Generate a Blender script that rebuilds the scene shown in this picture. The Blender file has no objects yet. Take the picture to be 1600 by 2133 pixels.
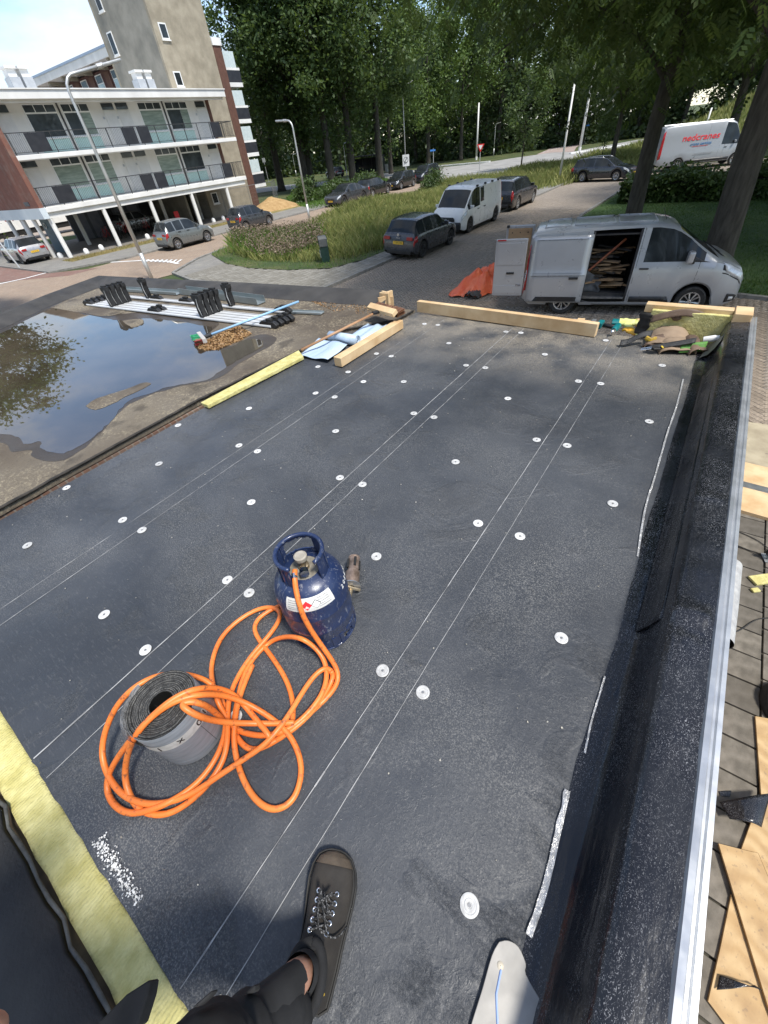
import bpy, bmesh, math, random
import numpy as np
from mathutils import Vector, Matrix, noise as mnoise
random.seed(7); RNG = np.random.default_rng(7)
R = math.radians
scene = bpy.context.scene
# ---------------------------------------------------------------- camera
CAM = Vector((0.0, 0.0, 3.95))
CR = Vector((0.8202341, 0.5643906, -0.0931625)); CU = Vector((-0.3316899, 0.6019507, 0.7263863)); CF = Vector((-0.4660449, 0.5649058, -0.6809432))
FPX, PPX, PPY = 816.87, 801.98, 1059.52
cam = bpy.data.objects.new('camera', bpy.data.cameras.new('camera')); scene.collection.objects.link(cam)
cam.matrix_world = Matrix(((CR.x, CU.x, -CF.x, CAM.x), (CR.y, CU.y, -CF.y, CAM.y), (CR.z, CU.z, -CF.z, CAM.z), (0, 0, 0, 1)))
cam.data.sensor_fit = 'HORIZONTAL'; cam.data.sensor_width = 36.0; cam.data.lens = FPX / 1600 * 36
cam.data.shift_x = -(PPX - 800) / 1600; cam.data.shift_y = (PPY - 1066.5) / 1600
cam.data.clip_start = 0.02; cam.data.clip_end = 3000
scene.camera = cam
# ---------------------------------------------------------------- sun, sky, exposure
SUN_AZ, SUN_EL = -10.0, 61.0            # degrees from +X towards +Y, elevation
world = bpy.data.worlds.new('World'); scene.world = world; world.use_nodes = True
nt = world.node_tree; nt.nodes.clear()
out = nt.nodes.new('ShaderNodeOutputWorld'); bg = nt.nodes.new('ShaderNodeBackground'); bg.inputs[1].default_value = 0.118
sky = nt.nodes.new('ShaderNodeTexSky'); sky.sky_type = 'NISHITA'; sky.sun_disc = False
sky.sun_elevation = R(SUN_EL); sky.sun_rotation = R(90 - SUN_AZ); sky.air_density = 1.0; sky.dust_density = 0.15; sky.ozone_density = 3.0
tc = nt.nodes.new('ShaderNodeTexCoord'); mp = nt.nodes.new('ShaderNodeMapping'); mp.inputs['Scale'].default_value = (1, 1, 2.6)
mp.inputs['Location'].default_value = (0.9, 0.45, 0.1)
nz = nt.nodes.new('ShaderNodeTexNoise'); nz.inputs['Scale'].default_value = 3.4; nz.inputs['Detail'].default_value = 7; nz.inputs['Roughness'].default_value = 0.58
rp = nt.nodes.new('ShaderNodeValToRGB'); rp.color_ramp.elements[0].position = 0.42; rp.color_ramp.elements[1].position = 0.66
rp.color_ramp.elements[1].color = (0.88, 0.88, 0.88, 1)
mx = nt.nodes.new('ShaderNodeMix'); mx.data_type = 'RGBA'; mx.inputs['B'].default_value = (4.7, 4.8, 4.95, 1)
nt.links.new(tc.outputs['Generated'], mp.inputs[0]); nt.links.new(mp.outputs[0], nz.inputs['Vector']); nt.links.new(nz.outputs['Fac'], rp.inputs[0])
nt.links.new(rp.outputs[0], mx.inputs['Factor']); nt.links.new(sky.outputs[0], mx.inputs['A']); nt.links.new(mx.outputs['Result'], bg.inputs[0]); nt.links.new(bg.outputs[0], out.inputs[0])
sun = bpy.data.objects.new('sun', bpy.data.lights.new('sun', 'SUN')); scene.collection.objects.link(sun)
sun.data.energy = 2.7; sun.data.angle = R(9.0); sun.data.color = (1.0, 0.955, 0.88)
sd = Vector((math.cos(R(SUN_EL)) * math.cos(R(SUN_AZ)), math.cos(R(SUN_EL)) * math.sin(R(SUN_AZ)), math.sin(R(SUN_EL))))
sun.rotation_euler = sd.to_track_quat('Z', 'Y').to_euler(); sun.location = sd * 60
scene.view_settings.view_transform = 'Standard'; scene.view_settings.look = 'None'; scene.view_settings.gamma = 1; scene.view_settings.use_curve_mapping = False
scene.view_settings.exposure = 0.98
scene.cycles.max_bounces = 6; scene.cycles.transparent_max_bounces = 8
try: scene.cycles.use_denoising = True
except Exception: pass

# ---------------------------------------------------------------- pixel -> world helpers (a pixel gives a direction, the surface gives the distance)
def ray(x, y): return CR * ((x - PPX) / FPX) - CU * ((y - PPY) / FPX) + CF
def px(x, y, z=0.0): d = ray(x, y); return CAM + d * ((z - CAM.z) / d.z)
def pxX(x, y, X): d = ray(x, y); return CAM + d * (X / d.x)
def pxY(x, y, Y): d = ray(x, y); return CAM + d * (Y / d.y)

# ---------------------------------------------------------------- object helpers
COL = scene.collection
def link(o): COL.objects.link(o); return o
def tag(o, label=None, cat=None, group=None, kind=None):
    if label: o['label'] = label
    if cat: o['category'] = cat
    if group: o['group'] = group
    if kind: o['kind'] = kind
    return o
def thing(name, label, cat, loc=(0, 0, 0), rz=0.0, group=None):
    o = link(bpy.data.objects.new(name, None)); o.location = loc; o.rotation_euler = (0, 0, rz); o.empty_display_size = 0.1
    return tag(o, label, cat, group)
def copy_tree(o, parent=None):
    c = link(o.copy()); c.parent = parent
    for ch in list(o.children): copy_tree(ch, c)
    return c
class MB:
    def __init__(s): s.v = []; s.f = []
    def add(s, vs, fs):
        n = len(s.v); s.v += [tuple(a) for a in vs]; s.f += [tuple(i + n for i in f) for f in fs]; return s
    def box(s, c, d, rz=0.0, m=None):
        x, y, z = d[0] / 2, d[1] / 2, d[2] / 2
        vs = [Vector(a) for a in ((-x, -y, -z), (x, -y, -z), (x, y, -z), (-x, y, -z), (-x, -y, z), (x, -y, z), (x, y, z), (-x, y, z))]
        if m is not None: vs = [m @ a for a in vs]
        if rz: q = Matrix.Rotation(rz, 3, 'Z'); vs = [q @ a for a in vs]
        return s.add([a + Vector(c) for a in vs], [(0, 3, 2, 1), (4, 5, 6, 7), (0, 1, 5, 4), (1, 2, 6, 5), (2, 3, 7, 6), (3, 0, 4, 7)])
    def b2(s, x0, x1, y0, y1, z0, z1): return s.box(((x0 + x1) / 2, (y0 + y1) / 2, (z0 + z1) / 2), (abs(x1 - x0), abs(y1 - y0), abs(z1 - z0)))
    def tube(s, pts, r, n=8, cap=True, flat=1.0):
        pts = [Vector(a) for a in pts]; rs = r if isinstance(r, (list, tuple)) else [r] * len(pts)
        vs = []; prev = None
        for i, a in enumerate(pts):
            t = (pts[min(i + 1, len(pts) - 1)] - pts[max(i - 1, 0)])
            t = t.normalized() if t.length > 1e-9 else Vector((0, 0, 1))
            if prev is None: up = Vector((0, 0, 1)) if abs(t.z) < 0.9 else Vector((1, 0, 0)); u = t.cross(up).normalized()
            else: u = (prev - t * prev.dot(t)); u = u.normalized() if u.length > 1e-6 else t.orthogonal().normalized()
            prev = u; w = t.cross(u)
            for k in range(n):
                an = 2 * math.pi * k / n; vs.append(a + (u * math.cos(an) + w * math.sin(an) * flat) * rs[i])
        fs = [(i * n + k, i * n + (k + 1) % n, (i + 1) * n + (k + 1) % n, (i + 1) * n + k) for i in range(len(pts) - 1) for k in range(n)]
        if cap: fs += [tuple(range(n))[::-1], tuple(range((len(pts) - 1) * n, len(pts) * n))]
        return s.add(vs, fs)
    def lathe(s, prof, n=24, c=(0, 0, 0), m=None, cap=False):
        vs = []
        for r_, z_ in prof:
            for k in range(n): vs.append(Vector((r_ * math.cos(2 * math.pi * k / n), r_ * math.sin(2 * math.pi * k / n), z_)))
        if m is not None: vs = [m @ a for a in vs]
        vs = [a + Vector(c) for a in vs]
        fs = [(i * n + k, i * n + (k + 1) % n, (i + 1) * n + (k + 1) % n, (i + 1) * n + k) for i in range(len(prof) - 1) for k in range(n)]
        if cap: fs += [tuple(range(n))[::-1], tuple(range((len(prof) - 1) * n, len(prof) * n))]
        return s.add(vs, fs)
    def prism(s, poly, z0, z1):
        n = len(poly); vs = [(a[0], a[1], z0) for a in poly] + [(a[0], a[1], z1) for a in poly]
        return s.add(vs, [tuple(range(n))[::-1], tuple(range(n, 2 * n))] + [(i, (i + 1) % n, n + (i + 1) % n, n + i) for i in range(n)])
    def extr(s, prof, axis, a0, a1, close=True):   # prof: 2D points in the plane across axis
        n = len(prof)
        def P(q, a): return (a, q[0], q[1]) if axis == 'x' else ((q[0], a, q[1]) if axis == 'y' else (q[0], q[1], a))
        vs = [P(q, a0) for q in prof] + [P(q, a1) for q in prof]
        fs = [(i, (i + 1) % n, n + (i + 1) % n, n + i) for i in range(n if close else n - 1)]
        if close: fs += [tuple(range(n))[::-1], tuple(range(n, 2 * n))]
        return s.add(vs, fs)
    def sheet(s, poly, z): return s.add([(a[0], a[1], z) for a in poly], [tuple(range(len(poly)))])
    def grid(s, fn, nu, nv, thick=0.0):
        vs = [fn(i / nu, j / nv) for i in range(nu + 1) for j in range(nv + 1)]
        fs = [(i * (nv + 1) + j, (i + 1) * (nv + 1) + j, (i + 1) * (nv + 1) + j + 1, i * (nv + 1) + j + 1) for i in range(nu) for j in range(nv)]
        return s.add(vs, fs)
    def build(s, name, mat, parent=None, smooth=False, bevel=0.0, recalc=True, solid=0.0, loc=None, auto=None):
        me = bpy.data.meshes.new(name); me.from_pydata(s.v, [], s.f)
        if recalc or bevel or solid:
            bm = bmesh.new(); bm.from_mesh(me)
            if recalc: bmesh.ops.recalc_face_normals(bm, faces=bm.faces[:])
            if solid: bmesh.ops.solidify(bm, geom=bm.faces[:], thickness=solid)
            if bevel: bmesh.ops.bevel(bm, geom=[e for e in bm.edges if len(e.link_faces) == 2 and e.calc_face_angle(0) > 0.5], offset=bevel, segments=2 if bevel > 0.004 else 1, profile=0.6, affect='EDGES')
            bm.to_mesh(me); bm.free()
        if smooth: me.polygons.foreach_set('use_smooth', [True] * len(me.polygons))
        if auto: 
            me.polygons.foreach_set('use_smooth', [True] * len(me.polygons)); me.set_sharp_from_angle(angle=R(auto))
        if mat: me.materials.append(mat)
        o = link(bpy.data.objects.new(name, me)); o.parent = parent
        if loc is not None: o.location = loc
        return o
def np_mesh(name, verts, quads, mat, parent=None, nv=4):
    me = bpy.data.meshes.new(name); v = np.asarray(verts, np.float32).reshape(-1, 3); q = np.asarray(quads, np.int32).reshape(-1, nv)
    me.vertices.add(len(v)); me.vertices.foreach_set('co', v.ravel()); me.loops.add(q.size); me.loops.foreach_set('vertex_index', q.ravel())
    me.polygons.add(len(q)); me.polygons.foreach_set('loop_start', np.arange(0, q.size, nv, dtype=np.int32)); me.polygons.foreach_set('loop_total', np.full(len(q), nv, np.int32))
    me.update(calc_edges=True)
    if mat: me.materials.append(mat)
    o = link(bpy.data.objects.new(name, me)); o.parent = parent; return o
def text(name, body, size, mat, parent, m, depth=0.002, align='CENTER', shear=0.0, sx=1.0, bold=0.0):
    cu = bpy.data.curves.new(name, 'FONT'); cu.body = body; cu.size = size; cu.extrude = depth; cu.align_x = align; cu.align_y = 'CENTER'; cu.shear = shear
    cu.resolution_u = 3; cu.offset = size * bold
    o = bpy.data.objects.new(name, cu); COL.objects.link(o)
    dg = bpy.context.evaluated_depsgraph_get(); me = bpy.data.meshes.new_from_object(o.evaluated_get(dg)); bpy.data.objects.remove(o); bpy.data.curves.remove(cu)
    me.transform(m @ Matrix.Diagonal((sx, 1, 1, 1))); me.materials.clear(); me.materials.append(mat)
    o = link(bpy.data.objects.new(name, me)); o.parent = parent; return o
def catmull(pts, k=6):
    pts = [Vector(a) for a in pts]; o = []
    for i in range(len(pts) - 1):
        a, b, c, d = pts[max(i - 1, 0)], pts[i], pts[i + 1], pts[min(i + 2, len(pts) - 1)]
        for j in range(k):
            t = j / k; o.append(0.5 * ((2 * b) + (c - a) * t + (2 * a - 5 * b + 4 * c - d) * t * t + (3 * b - a - 3 * c + d) * t ** 3))
    return o + [pts[-1]]
def fbm(x, y, z=0.0, oct=4): return mnoise.fractal(Vector((x, y, z)), 1.0, 2.0, oct)

# ---------------------------------------------------------------- materials
MATS = {}
class NG:
    def __init__(s, name):
        s.m = bpy.data.materials.new(name); s.m.use_nodes = True; s.t = s.m.node_tree; s.b = s.t.nodes['Principled BSDF']; s.o = s.t.nodes['Material Output']; MATS[name] = s.m
        s.tc = s.t.nodes.new('ShaderNodeTexCoord')
    def n(s, typ, **kw):
        nd = s.t.nodes.new(typ)
        for k, v in kw.items(): setattr(nd, k, v)
        return nd
    def l(s, a, b): s.t.links.new(a, b); return s
    def co(s, scale=(1, 1, 1), rot=(0, 0, 0), src='Object', loc=(0, 0, 0)):
        m_ = s.n('ShaderNodeMapping'); m_.inputs['Scale'].default_value = scale; m_.inputs['Rotation'].default_value = rot; m_.inputs['Location'].default_value = loc
        s.l(s.tc.outputs[src], m_.inputs[0]); return m_.outputs[0]
    def noise(s, vec, scale, detail=4, rough=0.55, dist=0.0):
        q = s.n('ShaderNodeTexNoise'); q.inputs['Scale'].default_value = scale; q.inputs['Detail'].default_value = detail; q.inputs['Roughness'].default_value = rough; q.inputs['Distortion'].default_value = dist
        s.l(vec, q.inputs['Vector']); return q.outputs['Fac']
    def ramp(s, fac, a, b, ca=(0, 0, 0, 1), cb=(1, 1, 1, 1)):
        q = s.n('ShaderNodeValToRGB'); e = q.color_ramp.elements; e[0].position = a; e[1].position = b
        e[0].color = tuple(ca) + (1,) if len(ca) == 3 else ca; e[1].color = tuple(cb) + (1,) if len(cb) == 3 else cb
        s.l(fac, q.inputs[0]); return q.outputs[0]
    def mix(s, fac, a, b, blend='MIX'):
        q = s.n('ShaderNodeMix', data_type='RGBA', blend_type=blend)
        for v, k in ((fac, 'Factor'), (a, 'A'), (b, 'B')):
            i = [x for x in q.inputs if x.name == k and (x.type == 'VALUE' if k == 'Factor' else x.type == 'RGBA')][0]
            if isinstance(v, (int, float)): i.default_value = v
            elif isinstance(v, tuple): i.default_value = v + (1,) if len(v) == 3 else v
            else: s.l(v, i)
        return [x for x in q.outputs if x.type == 'RGBA'][0]
    def math(s, op, a, b=0.0):
        q = s.n('ShaderNodeMath', operation=op)
        for i, v in enumerate((a, b)):
            if isinstance(v, (int, float)): q.inputs[i].default_value = v
            else: s.l(v, q.inputs[i])
        return q.outputs[0]
    def bump(s, h, strength=0.3, dist=0.01, prev=None):
        q = s.n('ShaderNodeBump'); q.inputs['Strength'].default_value = strength; q.inputs['Distance'].default_value = dist; s.l(h, q.inputs['Height'])
        if prev is not None: s.l(prev, q.inputs['Normal'])
        return q.outputs[0]
    def set(s, col=None, rough=None, metal=None, nrm=None, **kw):
        for k, v in (('Base Color', col), ('Roughness', rough), ('Metallic', metal), ('Normal', nrm)):
            if v is None: continue
            if isinstance(v, (int, float)): s.b.inputs[k].default_value = v
            elif isinstance(v, tuple): s.b.inputs[k].default_value = v + (1,) if len(v) == 3 else v
            else: s.l(v, s.b.inputs[k])
        for k, v in kw.items(): s.b.inputs[k.replace('_', ' ')].default_value = v
        return s.m
def mat(name, c1, c2=None, rough=0.6, metal=0.0, ns=6.0, lo=0.35, hi=0.65, bump=0.0, bs=60.0, bd=0.004, stretch=(1, 1, 1), detail=5, **kw):
    if name in MATS: return MATS[name]
    g = NG(name); c2 = c2 or tuple(min(1, a * 1.25) for a in c1); v = g.co(stretch)
    n1 = g.noise(v, ns, detail); col = g.ramp(n1, lo, hi, c1, c2); nb = None
    if bump: nb = g.bump(g.noise(v, bs, 4), bump, bd)
    rr = g.ramp(g.noise(v, ns * 1.7, 3), 0.3, 0.7, (max(0.02, rough - 0.08),) * 3, (min(1, rough + 0.08),) * 3) if rough > 0.15 else rough
    return g.set(col, rr, metal, nb, **kw)
def paint(name, c, rough=0.25, metal=0.0, coat=0.6, dust=(0.25, 0.22, 0.18)):
    if name in MATS: return MATS[name]
    g = NG(name); v = g.co(); f = g.math('MULTIPLY', g.ramp(g.noise(v, 3.0, 6), 0.45, 0.8), 0.07)
    return g.set(g.mix(f, c, dust), g.ramp(g.noise(v, 5.0, 3), 0.3, 0.7, (rough,) * 3, (rough + 0.12,) * 3), metal, None, Coat_Weight=coat, Coat_Roughness=0.08)
def glass(name, c=(0.015, 0.018, 0.02), rough=0.04):
    if name in MATS: return MATS[name]
    g = NG(name); v = g.co(); return g.set(g.ramp(g.noise(v, 1.4, 3), 0.35, 0.7, c, tuple(a * 2.2 for a in c)), rough, 0.0, None, Specular_IOR_Level=0.32)
black_plastic = mat('black_plastic', (0.012, 0.012, 0.013), (0.025, 0.025, 0.026), 0.45, ns=9)
rubber = mat('rubber', (0.012, 0.012, 0.012), (0.03, 0.029, 0.027), 0.75, ns=14)
dark_glass = glass('dark_glass'); steel = mat('galvanised_steel', (0.42, 0.43, 0.44), (0.6, 0.61, 0.62), 0.38, 0.85, ns=5)
alu = mat('brushed_aluminium', (0.46, 0.47, 0.48), (0.60, 0.61, 0.62), 0.36, 0.7, ns=10)
chrome = mat('bright_metal', (0.6, 0.6, 0.6), (0.75, 0.75, 0.75), 0.18, 1.0, ns=10)
wood = mat('spruce_timber', (0.52, 0.34, 0.17), (0.68, 0.50, 0.29), 0.65, ns=4, stretch=(1, 1, 1), bump=0.15, bs=30)
white_paint = mat('white_paint', (0.72, 0.72, 0.70), (0.82, 0.82, 0.80), 0.5, ns=2.0)
def _bw(s, name, mat, parent, **kw):     # mesh written in world metres, parented to an unrotated Empty
    top = parent
    off = Vector((0, 0, 0)); q = parent
    while q: off += q.location; q = q.parent
    s.v = [(a[0] - off.x, a[1] - off.y, a[2] - off.z) for a in s.v]
    return s.build(name, mat, parent, **kw)
MB.bw = _bw
# ================================================================ GROUND
g = NG('meadow_ground'); v = g.co()
c = g.mix(g.ramp(g.noise(v, 0.35, 5), 0.4, 0.62), (0.045, 0.075, 0.018), (0.13, 0.125, 0.04)); c = g.mix(g.ramp(g.noise(v, 9, 4), 0.35, 0.7), c, (0.03, 0.05, 0.012))
m_meadow = g.set(c, 0.9, None, g.bump(g.noise(v, 25, 3), 0.6, 0.05))
g = NG('lawn_grass'); v = g.co()
c = g.mix(g.ramp(g.noise(v, 0.8, 5), 0.35, 0.65), (0.045, 0.105, 0.02), (0.085, 0.15, 0.03)); c = g.mix(g.ramp(g.noise(v, 60, 3), 0.35, 0.7), c, (0.015, 0.035, 0.008))
m_lawn = g.set(c, 0.9, None, g.bump(g.noise(v, 80, 3), 0.8, 0.03))
g = NG('dry_grass'); v = g.co()
c = g.mix(g.ramp(g.noise(v, 1.2, 5), 0.35, 0.65), (0.30, 0.23, 0.09), (0.13, 0.13, 0.04))
m_dry = g.set(c, 0.95, None, g.bump(g.noise(v, 40, 3), 0.8, 0.04))
def brick_mat(name, a, b, mortar, sx, sy, rot, rough=0.8):
    g = NG(name); v = g.co(rot=(0, 0, rot)); q = g.n('ShaderNodeTexBrick'); q.inputs['Scale'].default_value = 1.0; q.inputs['Brick Width'].default_value = sx; q.inputs['Row Height'].default_value = sy
    q.inputs['Mortar Size'].default_value = 0.008; q.inputs['Color1'].default_value = a + (1,); q.inputs['Color2'].default_value = b + (1,); q.inputs['Mortar'].default_value = mortar + (1,); q.inputs['Mortar Smooth'].default_value = 0.4
    g.l(v, q.inputs['Vector']); w = g.co(); c = g.mix(g.math('MULTIPLY', g.ramp(g.noise(w, 0.7, 5), 0.35, 0.7), 0.45), q.outputs['Color'], tuple(0.55 * x for x in a))
    c = g.mix(g.math('MULTIPLY', g.ramp(g.noise(w, 2.3, 6), 0.5, 0.75), 0.35), c, (0.3, 0.27, 0.22))
    return g.set(c, rough, None, g.bump(q.outputs['Fac'], -0.4, 0.01))
m_roadB = brick_mat('beige_clinker_paving', (0.36, 0.27, 0.195), (0.30, 0.225, 0.17), (0.13, 0.10, 0.075), 0.21, 0.105, R(45))
m_roadA = brick_mat('brown_clinker_paving', (0.33, 0.275, 0.22), (0.25, 0.21, 0.17), (0.08, 0.068, 0.056), 0.21, 0.105, R(45))
m_redpave = brick_mat('red_clinker_paving', (0.25, 0.14, 0.11), (0.21, 0.12, 0.095), (0.1, 0.07, 0.055), 0.21, 0.105, 0)
m_sidew = brick_mat('grey_slab_paving', (0.25, 0.24, 0.215), (0.21, 0.20, 0.185), (0.09, 0.085, 0.07), 0.30, 0.30, 0)
m_asph = mat('worn_asphalt', (0.24, 0.235, 0.225), (0.33, 0.325, 0.31), 0.85, ns=0.6, bump=0.2, bs=60)
m_joint = mat('joint_soil', (0.03, 0.026, 0.02), (0.055, 0.05, 0.035), 0.95, ns=8)
m_kerb = mat('concrete_kerb', (0.17, 0.165, 0.15), (0.26, 0.25, 0.23), 0.85, ns=5, bump=0.2)
g = NG('clinker_brick'); oi = g.n('ShaderNodeObjectInfo'); v = g.co()
c = g.mix(g.ramp(g.noise(v, 6.5, 2, 0.5), 0.3, 0.7), (0.26, 0.21, 0.165), (0.43, 0.355, 0.28)); c = g.mix(g.ramp(g.noise(v, 0.5, 4), 0.4, 0.7), c, (0.28, 0.24, 0.195)); c = g.mix(g.ramp(g.noise(v, 70, 4), 0.4, 0.75), c, (0.09, 0.08, 0.065))
m_brk = g.set(c, 0.82, None, g.bump(g.noise(v, 120, 3), 0.4, 0.003))
g = NG('single_clinker_brick'); oi = g.n('ShaderNodeObjectInfo'); v = g.co()
c = g.ramp(oi.outputs['Random'], 0.0, 1.0, (0.25, 0.195, 0.145), (0.40, 0.32, 0.245)); c = g.mix(g.ramp(g.noise(v, 40, 4), 0.35, 0.75), c, (0.13, 0.11, 0.085))
m_brk1 = g.set(c, 0.82, None, g.bump(g.noise(v, 120, 3), 0.4, 0.003))
g = NG('concrete_tile'); oi = g.n('ShaderNodeObjectInfo'); v = g.co()
c = g.ramp(oi.outputs['Random'], 0.0, 1.0, (0.20, 0.185, 0.155), (0.30, 0.285, 0.25)); c = g.mix(g.ramp(g.noise(v, 12, 5), 0.35, 0.75), c, (0.13, 0.12, 0.095))
m_tile = g.set(c, 0.85, None, g.bump(g.noise(v, 90, 4), 0.4, 0.003))
g = NG('damp_concrete_tile'); oi = g.n('ShaderNodeObjectInfo'); v = g.co()
c = g.ramp(oi.outputs['Random'], 0.0, 1.0, (0.12, 0.105, 0.085), (0.20, 0.175, 0.14)); c = g.mix(g.ramp(g.noise(v, 9, 5), 0.35, 0.75), c, (0.07, 0.06, 0.045))
m_tile2 = g.set(c, 0.8, None, g.bump(g.noise(v, 90, 4), 0.5, 0.003))

# terrain: one sheet with a bank that rises behind the parked vans
def hill(x, y):
    def ss(a, b, t): t = min(1, max(0, (t - a) / (b - a))); return t * t * (3 - 2 * t)
    return 7.5 * ss(66, 120, y) * ss(-16, 8, x) + 0.02 * (fbm(x * .2, y * .2)) * (1 if y > 20 else 0) - 0.012
xs = sorted(set([-600, -300, -150, -100, -80] + list(range(-60, 41, 4)) + [60, 90, 150, 300, 600])); ys = sorted(set([-600, -300, -100, -40, -20] + list(range(-10, 141, 5)) + [170, 220, 300, 450, 900]))
b = MB(); b.grid(lambda u, w: (xs[round(u * (len(xs) - 1))], ys[round(w * (len(ys) - 1))], hill(xs[round(u * (len(xs) - 1))], ys[round(w * (len(ys) - 1))])), len(xs) - 1, len(ys) - 1)
tag(b.build('ground', m_meadow, smooth=True), kind='structure')
def struct(name, poly, z, m): o = MB().sheet(poly, z).build(name, m, recalc=False); return tag(o, kind='structure')
# near street (brown clinkers) and its square in front of the flat roof
A_POLY = [(-60, -30), (-60, 10.2), (-30.6, 10.2), (-24.2, 12.2), (-22.5, 11.6), (-11.75, 11.6), (-11.75, 43.0), (-9, 47.5), (-5.6, 50.5), (6, 55), (8, 49), (-2, 45), (-5.6, 41.5), (-6.4, 38), (-6.5, 28), (-6.2, 24), (-5.2, 19.5), (-3.6, 16.4), (0, 14.9), (3, 14.3), (14, 14.0), (14, -30)]
roadA = struct('road', A_POLY, 0.004, m_roadA)
B_POLY = [(-30.6, 10.2), (-30.6, 60), (-34, 70), (-16, 62), (-23.0, 54), (-25.0, 45), (-25.0, 17.5), (-24.6, 16.0), (-23.9, 15.2), (-22.2, 12.6), (-22.4, 11.4), (-24.2, 11.0)]
roadB = struct('side_road', B_POLY, 0.008, m_roadB)
struct('side_road_mouth', [(-60, 5.0), (-60, 8.2), (-33.5, 8.2), (-29.8, 12.0), (-24.2, 12.2), (-22, 11.2), (-13, 8.5), (-13, 3)], 0.012, m_roadB)
struct('cycle_lane', [(-60, 8.2), (-60, 10.6), (-37, 10.6), (-32.6, 10.55), (-29.9, 12.4), (-29.9, 10.6), (-34, 8.2)], 0.016, m_redpave)
sw2 = struct('pavement', [(-60, 10.6), (-32.6, 10.55), (-30.65, 14.3), (-30.65, 60), (-34.5, 60), (-34.9, 30), (-34.9, 13.0), (-60, 13.2)], 0.02, m_sidew)
struct('verge', [(-34.9, 13.0), (-36.7, 13.0), (-36.7, 30), (-39, 36), (-34.7, 36)], 0.008, m_dry)
struct('undercroft_floor', [(-36.7, 12.6), (-36.7, 32.0), (-52, 32.0), (-52, 12.6)], 0.012, mat('undercroft_paving', (0.16, 0.15, 0.13), (0.22, 0.2, 0.18), 0.85, ns=2))
struct('rear_yard', [(-52, 6), (-52, 45), (-90, 45), (-90, 6)], 0.006, mat('yard_paving', (0.3, 0.25, 0.2), (0.36, 0.3, 0.25), 0.85, ns=1))
lawn = struct('lawn', [(-6.5, 28), (-6.4, 38), (-5.0, 42), (0, 44.5), (8, 47), (40, 50), (40, 14), (3, 14.35), (0, 14.95), (-3.55, 16.45), (-5.15, 19.5), (-6.15, 24)], 0.010, m_lawn)
# far crossing road with its white markings
near_e = [(380, 425), (560, 399), (700, 386), (780, 376), (840, 369), (905, 371), (960, 374), (1000, 372), (1040, 362), (1100, 348), (1180, 335), (1235, 322), (1330, 304), (1420, 294)]
far_e = [(1420, 286), (1330, 291), (1190, 317), (1150, 318), (1060, 331), (1000, 341), (900, 351), (800, 361), (700, 376), (560, 389), (380, 413)]
struct('crossing_road', [px(*a)[:2] for a in near_e + far_e], 0.03, m_asph)
struct('branch_road', [px(*a)[:2] for a in ((1140, 322), (1195, 318), (1200, 308), (1212, 299), (1185, 300), (1150, 308), (1118, 322))], 0.026, mat('red_asphalt', (0.3, 0.22, 0.19), (0.36, 0.3, 0.27), 0.85, ns=1))
b = MB()
for a0, a1 in (((905, 369), (1000, 357)), ((1010, 356), (1090, 343)), ((1098, 341), (1170, 328)), ((820, 377), (870, 370)), ((1130, 318), (1185, 303))):
    p0, p1 = px(*a0), px(*a1); n = 7
    for i in range(n):
        q0 = p0.lerp(p1, i / n); q1 = p0.lerp(p1, (i + 0.6) / n); t = (q1 - q0).normalized(); w = Vector((-t.y, t.x, 0)) * 0.09
        b.add([(q0 + w)[:2] + (0.034,), (q1 + w)[:2] + (0.034,), (q1 - w)[:2] + (0.034,), (q0 - w)[:2] + (0.034,)], [(0, 1, 2, 3)])
tag(b.build('lane_markings', white_paint, recalc=False), kind='structure')
b = MB()   # white blocks that edge the traffic islands
for a0, a1, n in (((898, 349), (1022, 338), 34), ((1190, 321), (1342, 297), 40)):
    p0, p1 = px(*a0), px(*a1)
    for i in range(n): q = p0.lerp(p1, i / n); b.box((q.x, q.y, 0.09), (0.45, 0.35, 0.18), rz=math.atan2(p1.y - p0.y, p1.x - p0.x))
tag(b.build('island_kerb_blocks', white_paint, bevel=0.03), kind='stuff', label='white kerb blocks edging the traffic islands of the crossing road', cat='kerb')
# white marking and kerb lines near the junction
b = MB()
def strip(b, pts, w, z):
    pts = [Vector((a[0], a[1], 0)) for a in pts]
    for i in range(len(pts) - 1):
        t = (pts[i + 1] - pts[i]).normalized(); n = Vector((-t.y, t.x, 0)) * w / 2
        b.add([(pts[i] + n)[:2] + (z,), (pts[i + 1] + n)[:2] + (z,), (pts[i + 1] - n)[:2] + (z,), (pts[i] - n)[:2] + (z,)], [(0, 1, 2, 3)])
strip(b, [px(0, 592)[:2], px(55, 580)[:2], px(100, 568)[:2]], 0.22, 0.024)
strip(b, [px(232, 547)[:2], px(300, 543)[:2], px(350, 545)[:2], px(372, 550)[:2]], 0.2, 0.024)
for i in range(9):
    t = i / 9; q = px(300 + 88 * t, 541 + 0.5 * t); e = px(298 + 78 * t, 545 + 4 * t); strip(b, [q[:2], e[:2]], 0.14, 0.0245)
tag(b.build('road_markings', white_paint, recalc=False), kind='structure')
b = MB()
def kerb(b, pts, w=0.14, h=0.1):
    pts = [Vector((a[0], a[1], 0)) for a in pts]
    for i in range(len(pts) - 1):
        L = (pts[i + 1] - pts[i]).length; n = max(1, round(L / 1.0)); a = math.atan2(pts[i + 1].y - pts[i].y, pts[i + 1].x - pts[i].x)
        for k in range(n):
            q = pts[i].lerp(pts[i + 1], (k + 0.5) / n); b.box((q.x, q.y, h / 2 + random.uniform(-.004, .004)), (L / n - 0.012, w, h), rz=a)
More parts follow.
